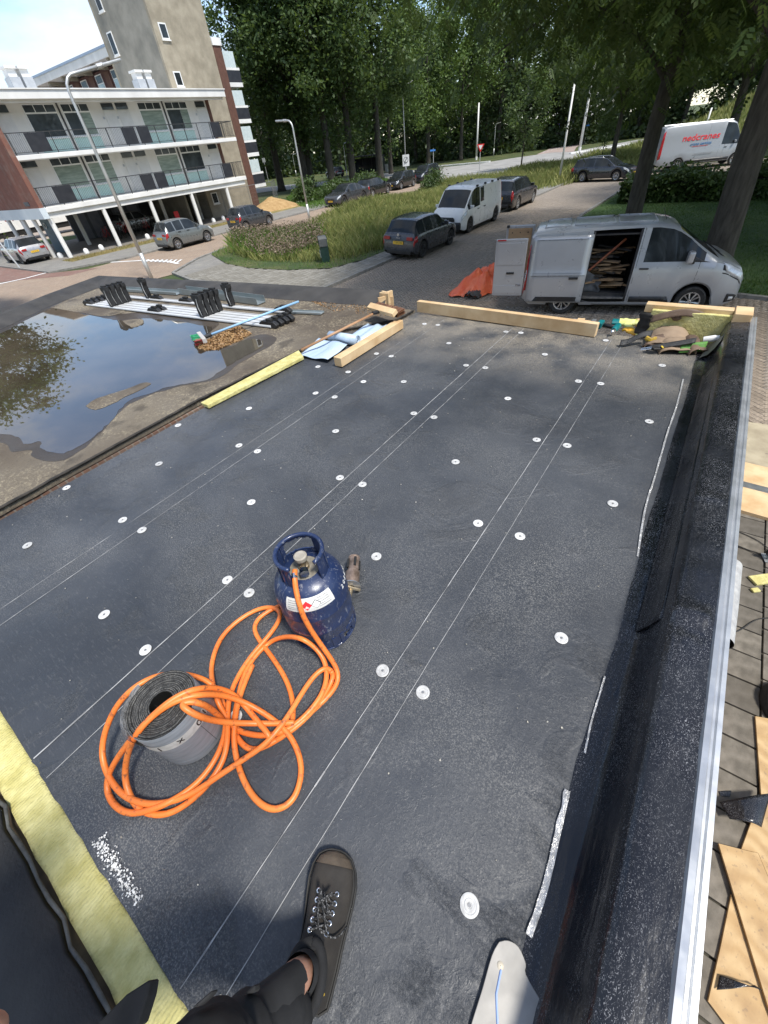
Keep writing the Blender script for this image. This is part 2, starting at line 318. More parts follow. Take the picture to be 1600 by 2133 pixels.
kl = [(-24.9, 45), (-24.9, 18.2)] + [(-24.0, 15.2), (-22.3, 12.5), (-19.5, 11.7), (-15, 11.7), (-11.75, 12.2)] + [(-11.75, 43), (-9.2, 47.2), (-5.8, 50.2), (0, 52.6)]
kerb(b, kl)
kerb(b, [(-30.6, 58), (-30.6, 14.4), (-32.6, 10.6), (-52, 10.65)])
kerb(b, [(-5.6, 41.5), (-6.4, 38), (-6.45, 28), (-6.15, 24), (-5.15, 19.5), (-3.55, 16.45), (0, 14.95), (3, 14.35), (14, 14.05)])
kerb_o = tag(b.build('kerb', m_kerb), kind='structure')
# --- real bricks of the near street: herringbone, one by one where they show large, joined further out
def inside(x, y, poly):
    r_ = False; j = len(poly) - 1
    for i in range(len(poly)):
        xi, yi, xj, yj = poly[i][0], poly[i][1], poly[j][0], poly[j][1]
        if (yi > y) != (yj > y) and x < (xj - xi) * (y - yi) / (yj - yi) + xi: r_ = not r_
        j = i
    return r_
bw, bl = 0.105, 0.21; ca, sa = math.cos(R(45)), math.sin(R(45)); cells = []
for i in range(-260, 260):
    for j in range(-260, 260):
        k = (i - j) % 4
        if k == 0: cx, cy, o_ = (i + 1) * bw, (j + .5) * bw, 0
        elif k == 2 and False: continue
        elif k == 3: cx, cy, o_ = (i + .5) * bw, (j) * bw + bw, 1
        else: continue
        x, y = cx * ca - cy * sa - 4.0, cx * sa + cy * ca + 14.0
        if x < -11.6 or x > 4.2 or y < 6.6 or y > 30 or (x > -6.6 and y > 24): continue
        if x < -3.4 and y < 8.6 and x > -9: pass
        if inside(x, y, A_POLY): cells.append((x, y, o_))
def vis_key(c_):
    d = Vector((c_[0], c_[1], 0)) - CAM; w = d.dot(CF); X = PPX + FPX * d.dot(CR) / w; Y = PPY - FPX * d.dot(CU) / w
    ok = 0 < X < 1600 and (X > 1540 or Y < 640) and Y < 960
    return (0 if ok else 1, d.length)
cells.sort(key=vis_key)
bm_ = MB().box((0, 0, 0), (bl - 0.008, bw - 0.008, 0.03)); one = bm_.build('brick', m_brk1, roadA, bevel=0.004); first = True
for x, y, o_ in cells[:300]:
    o = one if first else link(one.copy()); first = False; o.parent = roadA
    o.location = (x, y, 0.006 + random.uniform(-.002, .003)); o.rotation_euler = (random.uniform(-.012, .012), random.uniform(-.012, .012), R(45) + o_ * math.pi / 2 + random.uniform(-.015, .015))
N = len(cells) - 300; V = np.zeros((N, 8, 3), np.float32); F = []
base = np.array([(-1, -1, -1), (1, -1, -1), (1, 1, -1), (-1, 1, -1), (-.94, -.9, 1), (.94, -.9, 1), (.94, .9, 1), (-.94, .9, 1)], np.float32) * np.array([(bl - .008) / 2, (bw - .008) / 2, 0.012], np.float32)
fq = np.array([(4, 5, 6, 7), (0, 1, 5, 4), (1, 2, 6, 5), (2, 3, 7, 6), (3, 0, 4, 7)], np.int32)
for k, (x, y, o_) in enumerate(cells[300:]):
    a = R(45) + o_ * math.pi / 2 + random.uniform(-.015, .015); cc, ss_ = math.cos(a), math.sin(a)
    V[k, :, 0] = base[:, 0] * cc - base[:, 1] * ss_ + x; V[k, :, 1] = base[:, 0] * ss_ + base[:, 1] * cc + y; V[k, :, 2] = base[:, 2] + 0.008 + random.uniform(-.002, .003)
tag(np_mesh('bricks', V, (fq[None] + (np.arange(N) * 8)[:, None, None]), m_brk, roadA), kind='stuff')
# slabs of the footway round the meadow tip, and the damp tiles beside the flat roof
meadow_poly = [(-25.1, 46), (-25.1, 18.2), (-24.0, 16.2), (-20.6, 14.6), (-18.2, 14.1), (-15.7, 14.2), (-13.6, 14.9), (-13.0, 16.6), (-12.95, 44), (-20, 52)]
foot_poly = [(-24.9, 45), (-24.9, 18.2), (-23.9, 15.2), (-22.2, 12.6), (-19.5, 11.8), (-15, 11.8), (-11.85, 12.25), (-11.85, 43), (-9.4, 47), (-10, 48), (-13, 45)]
foot = struct('footway', foot_poly, 0.05, m_sidew)
meadow = struct('meadow', meadow_poly, 0.085, m_meadow)
tl = []
for i in range(-50, 60):
    for j in range(-4, 30):
        x, y = -11.98 - 0.3 * j, 12.2 + 0.3 * i + (0.15 if j % 2 else 0)
        if y < 24 and inside(x, y, foot_poly) and not inside(x, y, meadow_poly): tl.append((x, y))
tl.sort(key=lambda c_: (Vector((c_[0], c_[1], 0)) - CAM).length)
t1 = MB().box((0, 0, 0), (0.29, 0.29, 0.04)).build('tile', m_tile, foot, bevel=0.006)
for k, (x, y) in enumerate(tl[:300]):
    o = t1 if k == 0 else link(t1.copy()); o.parent = foot; o.location = (x, y, 0.055 + random.uniform(-.004, .004)); o.rotation_euler = (random.uniform(-.012, .012), random.uniform(-.012, .012), random.uniform(-.012, .012))
if len(tl) > 300:
    b = MB(); [b.box((x, y, 0.055), (0.29, 0.29, 0.04)) for x, y in tl[300:]]; tag(b.build('tiles', m_tile, foot, recalc=False), kind='stuff')
pav = struct('tiled_path', [(0.6, -3), (3.2, -3), (3.2, 6.2), (0.6, 6.2)], 0.012, m_joint)
t2 = None
for i in range(-8, 30):
    for j in range(0, 5):
        x, y = 0.88 + 0.615 * j * 0.5 + (0.03 if j else 0), -2.0 + i * 0.3 + (0.1 if j % 2 else 0)
        if y > 6.0: continue
        o = t2 if False else (link(t2.copy()) if t2 else MB().box((0, 0, 0), (0.29, 0.285, 0.03)).build('tile', m_tile2, pav, bevel=0.005)); t2 = t2 or o
        o.parent = pav; o.location = (x, y, 0.022 + random.uniform(-.004, .004)); o.rotation_euler = (random.uniform(-.012, .012), random.uniform(-.012, .012), random.uniform(-.01, .01))
struct('sand_edge', [(0.6, 6.0), (3.6, 6.0), (3.6, 8.1), (2.2, 8.0), (1.4, 7.9), (0.6, 8.2)], 0.024, mat('sandy_soil', (0.3, 0.25, 0.17), (0.42, 0.36, 0.25), 0.95, ns=4, bump=0.6, bs=50))
# ================================================================ APARTMENT BLOCK
m_ren = mat('white_render', (0.66, 0.65, 0.61), (0.76, 0.75, 0.72), 0.7, ns=0.8, bump=0.1, bs=40)
m_conc = mat('white_concrete', (0.68, 0.67, 0.64), (0.8, 0.79, 0.76), 0.7, ns=1.0, stretch=(1, 1, 0.3))
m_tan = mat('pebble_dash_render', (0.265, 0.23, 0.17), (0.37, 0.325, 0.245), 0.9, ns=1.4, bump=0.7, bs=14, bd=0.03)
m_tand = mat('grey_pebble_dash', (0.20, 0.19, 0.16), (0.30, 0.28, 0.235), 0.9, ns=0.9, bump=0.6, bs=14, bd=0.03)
m_rbrick = brick_mat('red_facade_brick', (0.24, 0.09, 0.06), (0.19, 0.075, 0.05), (0.2, 0.16, 0.13), 0.21, 0.06, 0)
m_teal = mat('pale_teal_panel', (0.42, 0.60, 0.56), (0.48, 0.66, 0.62), 0.5, ns=3)
m_frame = mat('white_window_frame', (0.72, 0.72, 0.7), (0.8, 0.8, 0.78), 0.4, ns=4)
m_blackp = mat('dark_balcony_panel', (0.018, 0.019, 0.024), (0.03, 0.031, 0.036), 0.5, ns=3)
m_rail = mat('dark_railing', (0.03, 0.03, 0.03), (0.05, 0.05, 0.05), 0.5, ns=6)
m_win = glass('house_glass', (0.03, 0.036, 0.04), 0.03)
m_blind = mat('window_blind', (0.17, 0.22, 0.19), (0.29, 0.35, 0.30), 0.12, ns=1.4, stretch=(1, 1, 9))
m_brown = mat('brown_pier', (0.10, 0.045, 0.03), (0.13, 0.06, 0.04), 0.7, ns=4)
m_grdoor = mat('grey_storage_door', (0.10, 0.105, 0.13), (0.14, 0.145, 0.17), 0.6, ns=3)
apt = thing('apartment_block', 'low white gallery flat on round pillars with black balcony panels', 'building', (-42, 22, 0))
XF, XW, Y0, Y1 = -37.0, -38.8, 13.85, 31.2
B_ = lambda n, m, *bs, par=apt, bevel=0.0: (lambda mb: ([mb.b2(*q) for q in bs], mb.bw(n, m, par, bevel=bevel))[1])(MB())
B_('wall', m_ren, (XW - 0.3, XW, Y0, 30.42, 2.85, 7.86))
B_('pier', m_brown, (XW - 0.3, XW + 0.06, 30.43, 30.72, 2.86, 7.84))
B_('rear_block', m_ren, (-48.5, XW - 0.31, Y0 + 0.32, 30.4, 2.87, 7.84))
rf = B_('roof', m_conc, (-49.2, XF, 13.4, 31.22, 7.83, 8.22)); B_('roof_edge', m_conc, (-49.25, XF + 0.06, 11.8, 31.26, 8.221, 8.28), par=rf)
B_('soffit_beam', m_conc, (XF - 0.5, XF - 0.3, 13.9, 31.1, 7.7, 7.829), par=rf)
for z0, z1 in ((5.17, 5.40), (2.58, 2.84)):
    s_ = B_('gallery_slab', m_conc, (XW + 0.01, XF, Y0, 31.2, z0, z1), bevel=0.02)
B_('edge_beam', m_conc, (XF - 0.42, XF - 0.12, Y0 + .05, 31.0, 2.28, 2.579))
ew = B_('end_wall', m_rbrick, (-49.0, XF - 0.02, Y0 - 0.3, Y0 - 0.003, 2.86, 7.82))
B_('end_fascia', mat('pale_blue_fascia', (0.55, 0.62, 0.66), (0.62, 0.68, 0.71), 0.5, ns=1), (-49.1, XF + 0.03, Y0 - 0.36, Y0 + 0.02, 2.28, 2.858))
B_('house_number_plate', mat('blue_black_sign', (0.02, 0.02, 0.04), None, 0.4), (-39.0, -38.2, Y0 - 0.33, Y0 - 0.301, 3.0, 3.22), par=ew)
for y in (13.8, 17.5, 21.25, 25.05, 28.75):
    for x in (XF - 0.27, -42.2):
        MB().lathe([(0.15, 0), (0.15, 2.62)], 14, (x, y + 0.12, 0), cap=True).bw('pillar', m_conc, apt, auto=40)
for x in (-39.3, -41.2, -44.0): MB().lathe([(0.14, 0), (0.14, 2.3)], 14, (x, 13.65, 0), cap=True).bw('pillar', m_conc, apt, auto=40)
# ground-floor core and storage doors behind the pillars
B_('storage_wall', m_grdoor, (-46.2, -46.0, 18.5, 30.4, 0.02, 2.55))
for i in range(9):
    y = 19.0 + i * 1.22
    B_('storage_door', m_blackp if i % 3 == 2 else mat('bluish_storage_door', (0.19, 0.2, 0.25), (0.25, 0.26, 0.3), 0.6, ns=3), (-45.995, -45.95, y, y + 0.95, 0.05, 2.15))
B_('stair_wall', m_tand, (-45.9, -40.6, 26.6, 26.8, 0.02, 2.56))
B_('undercroft_ceiling', m_conc, (-48.5, XF - 0.45, 13.9, 31, 2.40, 2.575))
tn = B_('entrance_door', mat('blue_steel_door', (0.02, 0.10, 0.16), (0.03, 0.12, 0.19), 0.4, ns=4), (-42.2, -40.2, 15.0, 15.06, 0.03, 2.25))
MB().lathe([(0.12, 0), (0.2, 0), (0.2, 0.02), (0.12, 0.02)], 20, (-41.6, 14.97, 1.7), m=Matrix.Rotation(R(90), 3, 'X')).bw('emblem', white_paint, tn)
def window(y0, y1, z0, z1, style):
    w = B_('window', m_frame, (XW + 0.001, XW + 0.03, y0, y1, z0, z1))
    zt = z1 - 0.42; n = 3
    for i in range(n):
        a = y0 + 0.05 + (y1 - y0 - 0.05) / n * i
        B_('pane', m_win, (XW + 0.031, XW + 0.036, a, a + (y1 - y0 - 0.05) / n - 0.05, zt + 0.04, z1 - 0.05), par=w)
    if style == 0: B_('pane', m_win, (XW + 0.031, XW + 0.036, y0 + 0.06, y1 - 0.06, z0 + 0.06, zt - 0.04), par=w)
    elif style == 1: B_('blind', m_blind, (XW + 0.031, XW + 0.036, y0 + 0.06, y1 - 0.06, z0 + 0.06, zt - 0.04), par=w)
    else:
        s_ = y0 + (y1 - y0) * 0.62
        B_('pane', m_win, (XW + 0.031, XW + 0.036, y0 + 0.06, s_, z0 + 0.06, zt - 0.04), par=w); B_('blind', m_blind, (XW + 0.031, XW + 0.036, s_ + 0.01, y1 - 0.06, z0 + 0.06, zt - 0.04), par=w)
    B_('sill', m_frame, (XW + 0.031, XW + 0.1, y0 - 0.04, y1 + 0.04, z0 - 0.06, z0 - 0.002), par=w)
    B_('apron_panel', m_teal, (XW + 0.001, XW + 0.025, y0, y1, z0 - 0.68, z0 - 0.065), par=w)
def door(y0, y1, zb):
    d_ = B_('door', mat('white_door', (0.62, 0.62, 0.6), (0.68, 0.68, 0.66), 0.45, ns=3), (XW + 0.001, XW + 0.028, y0, y1, zb + 0.01, zb + 1.98))
    B_('transom_window', m_win, (XW + 0.002, XW + 0.03, y0, y1, zb + 2.03, zb + 2.36), par=d_); B_('letter_plate', steel, (XW + 0.029, XW + 0.035, y0 - 0.22, y0 - 0.08, zb + 1.55, zb + 1.68), par=d_)
    B_('handle', steel, (XW + 0.029, XW + 0.07, y1 - 0.12, y1 - 0.05, zb + 1.0, zb + 1.04), par=d_)
for zb, st in ((5.40, (0, 2, 1, 2)), (2.84, (1, 1, 1, 0))):
    for (a, c_), s_ in zip(((16.3, 18.3), (18.65, 20.5), (24.2, 26.15), (26.5, 28.5)), st): window(a, c_, zb + 0.78, zb + 2.38, s_)
    for a, c_ in ((14.55, 15.45), (21.45, 22.3), (22.5, 23.4), (29.35, 30.25)): door(a, c_, zb)
    for y in (18.47, 26.32): B_('downpipe', m_rail, (XW + 0.005, XW + 0.09, y - 0.04, y + 0.04, zb + 0.02, zb + 2.4))
    rl = B_('railing', m_rail, (XF - 0.07, XF - 0.03, Y0 + .03, 31.15, zb + 0.98, zb + 1.02), (XF - 0.07, XF - 0.03, Y0 + .03, 31.15, zb + 0.10, zb + 0.125), (XW, XF - 0.05, 31.11, 31.14, zb + 0.98, zb + 1.02), (XW, XF - 0.05, Y0 + .03, Y0 + .06, zb + 0.98, zb + 1.02))
    for y in np.arange(Y0 + 0.1, 31.2, 1.24): B_('post', m_rail, (XF - 0.075, XF - 0.025, y - 0.02, y + 0.02, zb + 0.002, zb + 0.98), par=rl)
    mb = MB(); [mb.b2(XF - 0.057, XF - 0.043, y - 0.004, y + 0.004, zb + 0.126, zb + 0.978) for y in np.arange(Y0 + 0.16, 31.1, 0.115)]
    [mb.b2(x - 0.006, x + 0.006, 31.12, 31.132, zb + 0.126, zb + 0.978) for x in np.arange(XW + .1, XF - .1, 0.115)]
    tag(mb.bw('balusters', m_rail, rl, recalc=False), kind='stuff')
    for a, c_ in ((14.9, 16.1), (21.2, 22.2), (22.4, 23.3), (28.9, 29.85)): B_('privacy_panel', m_blackp, (XF - 0.03, XF - 0.012, a, c_, zb + 0.08, zb + 0.97), par=rl)
def vent(y, x):
    for k in range(2):
        q = B_('roof_vent', mat('zinc_vent', (0.42, 0.44, 0.46), (0.5, 0.52, 0.54), 0.5, 0.3, ns=4), (x - 0.4, x + 0.4, y + k * 0.75, y + 0.6 + k * 0.75, 8.281, 9.0), par=apt)
        B_('vent_cowl', m_conc, (x - 0.3, x + 0.3, y + 0.06 + k * 0.75, y + 0.54 + k * 0.75, 9.001, 9.35), (x - 0.42, x + 0.42, y - 0.02 + k * 0.75, y + 0.62 + k * 0.75, 9.352, 9.47), par=q)
vent(16.6, -39.5); vent(25.2, -39.5)

# stair tower with the tall wing behind
XT, TY0, TY1 = -41.0, 29.3, 34.55
tow = thing('stair_tower', 'tall windowed stair tower in tan pebble dash beside white gallery flat', 'building', (-43, 32, 0))
T_ = lambda n, m, *bs, par=tow, bevel=0.0: B_(n, m, *bs, par=par, bevel=bevel)
T_('front_wall', m_tan, (XT - 0.25, XT, TY0, TY1, 0, 22))
pL = pxY(186, 0, TY0); XTB = pL.x
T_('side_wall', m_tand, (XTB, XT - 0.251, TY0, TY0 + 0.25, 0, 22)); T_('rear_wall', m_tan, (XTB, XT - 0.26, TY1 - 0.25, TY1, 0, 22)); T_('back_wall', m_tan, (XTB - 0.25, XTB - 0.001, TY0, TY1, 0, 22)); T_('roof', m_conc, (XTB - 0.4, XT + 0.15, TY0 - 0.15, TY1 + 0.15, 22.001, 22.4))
T_('brown_pier', m_brown, (XT - 0.3, XT + 0.05, TY1 + 0.002, TY1 + 0.85, 0, 11.3)); T_('pier_cap', m_conc, (XT - 0.4, XT + 0.12, TY1 - 0.02, TY1 + 0.95, 11.301, 11.75))
def twin(y, z, par, face='x'):
    if face == 'x':
        w = T_('window', m_frame, (XT + 0.001, XT + 0.05, y, y + 0.68, z, z + 0.86), par=par); T_('pane', dark_glass, (XT + 0.051, XT + 0.056, y + 0.08, y + 0.6, z + 0.09, z + 0.78), par=w); T_('sill', m_conc, (XT + 0.001, XT + 0.1, y - 0.05, y + 0.73, z - 0.07, z - 0.002), par=w)
    else:
        w = T_('window', m_frame, (y, y + 0.75, TY0 - 0.05, TY0 - 0.001, z, z + 1.3), par=par); T_('pane', dark_glass, (y + 0.08, y + 0.67, TY0 - 0.056, TY0 - 0.051, z + 0.09, z + 1.22), par=w); T_('sill', m_conc, (y - 0.06, y + 0.81, TY0 - 0.1, TY0 - 0.001, z - 0.08, z - 0.002), par=w)
for z in (1.05, 8.85, 11.4, 13.95, 16.5): twin(29.78, z, tow)
a = pxY(232, 82, TY0); twin(a.x - 0.35, a.z - 0.9, tow, 'y'); a = pxY(203, 0, TY0); twin(a.x - 0.3, a.z - 0.6, tow, 'y')
wing = thing('long_wing', 'long dark-red gallery wing with blue-trimmed white roof edge behind the tower', 'building', (-60, 31, 0))
qa, qb = pxY(215, 82, TY0 + 0.6), pxY(68, 178, TY0 + 0.6)
ZT = (qa.z + qb.z) / 2
W_ = lambda n, m, *bs, par=wing: B_(n, m, *bs, par=par)
W_('wall', mat('dark_red_brick', (0.07, 0.03, 0.028), (0.1, 0.045, 0.04), 0.8, ns=2), (-110, XTB - 0.26, TY0 + 2.3, TY0 + 9, 0, ZT - 0.7))
wr = W_('roof', m_conc, (-112, XTB - 0.26, TY0 + 0.6, TY0 + 9.6, ZT - 0.55, ZT)); W_('roof_trim', mat('blue_zinc_trim', (0.3, 0.36, 0.46), (0.36, 0.42, 0.52), 0.4, 0.4), (-112.1, XTB - 0.27, TY0 + 0.55, TY0 + 9.65, ZT + 0.001, ZT + 0.16), par=wr)
for i in range(10):
    x = XTB - 1.9 - i * 3.1
    W_('soffit_beam', m_tan, (x - 0.12, x + 0.12, TY0 + 0.7, TY0 + 2.29, ZT - 0.85, ZT - 0.552), par=wr)
    for z in (ZT - 3.0, ZT - 5.7):
        w = W_('window', m_frame, (x + 0.3, x + 1.5, TY0 + 2.24, TY0 + 2.298, z, z + 2.1)); W_('pane', mat('pale_curtained_pane', (0.3, 0.42, 0.45), (0.45, 0.55, 0.57), 0.1, ns=1.5), (x + 0.38, x + 1.42, TY0 + 2.225, TY0 + 2.238, z + 0.08, z + 1.45), par=w); W_('pane', dark_glass, (x + 0.38, x + 1.42, TY0 + 2.225, TY0 + 2.238, z + 1.53, z + 2.02), par=w)
        W_('door', m_brown, (x - 1.0, x - 0.1, TY0 + 2.24, TY0 + 2.298, z - 0.6, z + 2.1))
W_('gallery_slab', m_conc, (-110, XTB - 0.28, TY0 + 0.75, TY0 + 2.298, ZT - 3.95, ZT - 3.7)); W_('roof_rail', m_rail, (XTB - 1.6, XTB - 1.56, TY0 + 1.1, TY0 + 1.14, ZT + 0.16, ZT + 1.0), (XTB - 0.8, XTB - 0.76, TY0 + 1.1, TY0 + 1.14, ZT + 0.16, ZT + 1.0), (XTB - 1.6, XTB - 0.3, TY0 + 1.1, TY0 + 1.14, ZT + 1.001, ZT + 1.05), par=wr)
# stacked balconies beyond the tower
for k, z in enumerate((9.15, 6.75, 4.35, 1.95)):
    bl_ = W_('balcony', m_conc, (XT - 3.0, XT - 0.1, TY1 + 0.86, TY1 + 2.5, z - 0.28, z)); W_('front_panel', m_blackp, (XT - 3.0, XT - 0.1, TY1 + 2.45, TY1 + 2.5, z + 0.002, z + 0.75), (XT - 0.15, XT - 0.1, TY1 + 0.86, TY1 + 2.44, z + 0.002, z + 0.75), par=bl_)
    W_('side_screen', mat('frosted_screen', (0.5, 0.58, 0.58), (0.58, 0.65, 0.64), 0.3), (XT - 0.14, XT - 0.11, TY1 + 0.87, TY1 + 2.2, z + 0.93, z + 1.9), par=bl_); W_('rail', m_conc, (XT - 0.16, XT - 0.09, TY1 + 0.86, TY1 + 2.5, z + 0.76, z + 0.92), par=bl_)
# ================================================================ VEHICLES (lofted shells; x forward, y left)
m_tyre = rubber; m_rim = mat('silver_rim', (0.5, 0.5, 0.51), (0.6, 0.6, 0.61), 0.3, 0.8, ns=8); m_rimd = mat('dark_rim', (0.06, 0.06, 0.065), (0.1, 0.1, 0.105), 0.35, 0.6, ns=8)
m_tail = mat('red_lamp_lens', (0.30, 0.008, 0.012), (0.42, 0.02, 0.02), 0.12, ns=8, Coat_Weight=0.5); m_head = mat('clear_lamp_lens', (0.45, 0.47, 0.48), (0.75, 0.76, 0.77), 0.08, 0.3, ns=14)
m_plate = mat('yellow_number_plate', (0.75, 0.45, 0.03), (0.8, 0.5, 0.05), 0.4, ns=8); m_ink = mat('black_ink', (0.01, 0.01, 0.01), None, 0.5); m_seam = mat('panel_gap', (0.01, 0.01, 0.01), None, 0.7)
WH = {}
def wheel_mesh(r, w, spokes, dark):
    k = (r, w, spokes, dark)
    if k in WH: return WH[k]
    M_ = Matrix.Rotation(R(90), 3, 'X')
    rr = r * 0.66
    t = MB().lathe([(rr, -w * .42), (r * .9, -w / 2), (r * .975, -w * .42), (r, -w * .3), (r, w * .3), (r * .975, w * .42), (r * .9, w / 2), (rr, w * .42), (rr, -w * .42)], 28, m=M_).build('tyre', m_tyre, None, auto=40)
    mb = MB(); mb.lathe([(rr, -w * .3), (rr, w * .44), (rr * .9, w * .42), (rr * .88, w * .1)], 28, m=M_); mb.lathe([(rr * .2, w * .36), (rr * .17, w * .40), (0.001, w * .40)], 14, m=M_)
    for i in range(spokes):
        a = 2 * math.pi * i / spokes
        for s_ in (-1, 1):
            a0, a1 = a + s_ * 0.10 * 5 / spokes, a + s_ * 0.34 * 5 / spokes
            v_ = []
            for (q, an, h_) in ((rr * .12, a, .40), (rr * .9, a + s_ * 0.16 * 5 / spokes, .40), (rr * .9, a1, .38), (rr * .12, a + s_ * .5 * 5 / spokes, .36)): v_ += [M_ @ Vector((q * math.cos(an), q * math.sin(an), w * h_)), M_ @ Vector((q * math.cos(an), q * math.sin(an), w * (h_ - .16)))]
            mb.add(v_, [(0, 2, 4, 6), (0, 1, 3, 2), (4, 5, 7, 6), (2, 3, 5, 4)])
    rm = mb.build('rim', m_rimd if dark else m_rim, t, auto=30)
    dk = MB().lathe([(rr * .95, w * .06), (0.001, w * .06)], 20, m=M_).build('brake_disc', m_seam, t)
    for o in (t, rm, dk): COL.objects.unlink(o)
    WH[k] = (t, rm, dk); return WH[k]
TYPES = {
 'hatch': dict(top=[(0, .36), (.004, .50), (.015, .60), (.03, .66), (.05, .74), (.115, .95), (.16, .978), (.35, 1), (.5, .985), (.56, .955), (.74, .66), (.80, .635), (.92, .56), (.965, .50), (.99, .40), (1, .30)], belt=[(0, .35), (.004, .47), (.015, .58), (.05, .625), (.2, .64), (.72, .615), (.8, .60), (.92, .52), (.965, .45), (.99, .36), (1, .28)], rw=(.035, .118), ws=(.56, .74), sw=[(.085, .215), (.235, .385), (.405, .71)], tum=.74),
 'estate': dict(top=[(0, .36), (.004, .5), (.012, .62), (.03, .7), (.075, .94), (.12, .97), (.35, 1), (.5, .985), (.58, .945), (.74, .66), (.80, .63), (.92, .56), (.965, .5), (.99, .42), (1, .32)], belt=[(0, .35), (.004, .47), (.012, .6), (.05, .63), (.2, .64), (.72, .62), (.8, .60), (.92, .53), (.965, .46), (.99, .38), (1, .3)], rw=(.02, .075), ws=(.58, .74), sw=[(.06, .21), (.225, .395), (.41, .715)], tum=.76),
 'sedan': dict(top=[(0, .4), (.004, .52), (.015, .63), (.03, .68), (.13, .70), (.31, .95), (.4, .99), (.47, 1), (.53, .985), (.58, .95), (.745, .66), (.8, .635), (.92, .56), (.965, .5), (.99, .42), (1, .32)], belt=[(0, .38), (.004, .49), (.015, .6), (.05, .64), (.2, .655), (.72, .63), (.8, .6), (.92, .53), (.965, .46), (.99, .38), (1, .3)], rw=(.15, .30), ws=(.58, .745), sw=[(.235, .395), (.415, .715)], tum=.72),
 'van': dict(top=[(0, .26), (.003, .4), (.008, .88), (.014, .94), (.03, .975), (.1, .99), (.4, 1), (.68, .995), (.735, .965), (.765, .93), (.905, .585), (.93, .56), (.965, .5), (.985, .43), (.995, .36), (1, .28)], belt=[(0, .25), (.003, .38), (.008, .52), (.03, .56), (.6, .55), (.78, .54), (.88, .535), (.93, .51), (.965, .45), (.985, .39), (.995, .33), (1, .26)], rw=None, ws=(.765, .905), sw=[(.60, .872)], tum=.84),
 'bigvan': dict(top=[(0, .2), (.003, .35), (.008, .9), (.014, .95), (.03, .98), (.1, .995), (.4, 1), (.66, .995), (.72, .97), (.755, .93), (.865, .525), (.92, .485), (.965, .43), (.985, .37), (.995, .31), (1, .22)], belt=[(0, .2), (.003, .34), (.008, .44), (.03, .48), (.6, .49), (.78, .475), (.86, .47), (.92, .43), (.965, .385), (.985, .33), (.995, .28), (1, .2)], rw=None, ws=(.755, .865), sw=[(.655, .84)], tum=.82)}
PLAN = [(0, .84), (.004, .90), (.015, .95), (.05, .985), (.12, 1), (.84, 1), (.92, .955), (.965, .89), (.99, .77), (1, .62)]
PLANV = [(0, .93), (.004, .955), (.015, .975), (.04, .99), (.1, 1), (.86, 1), (.92, .975), (.965, .925), (.985, .86), (1, .74)]
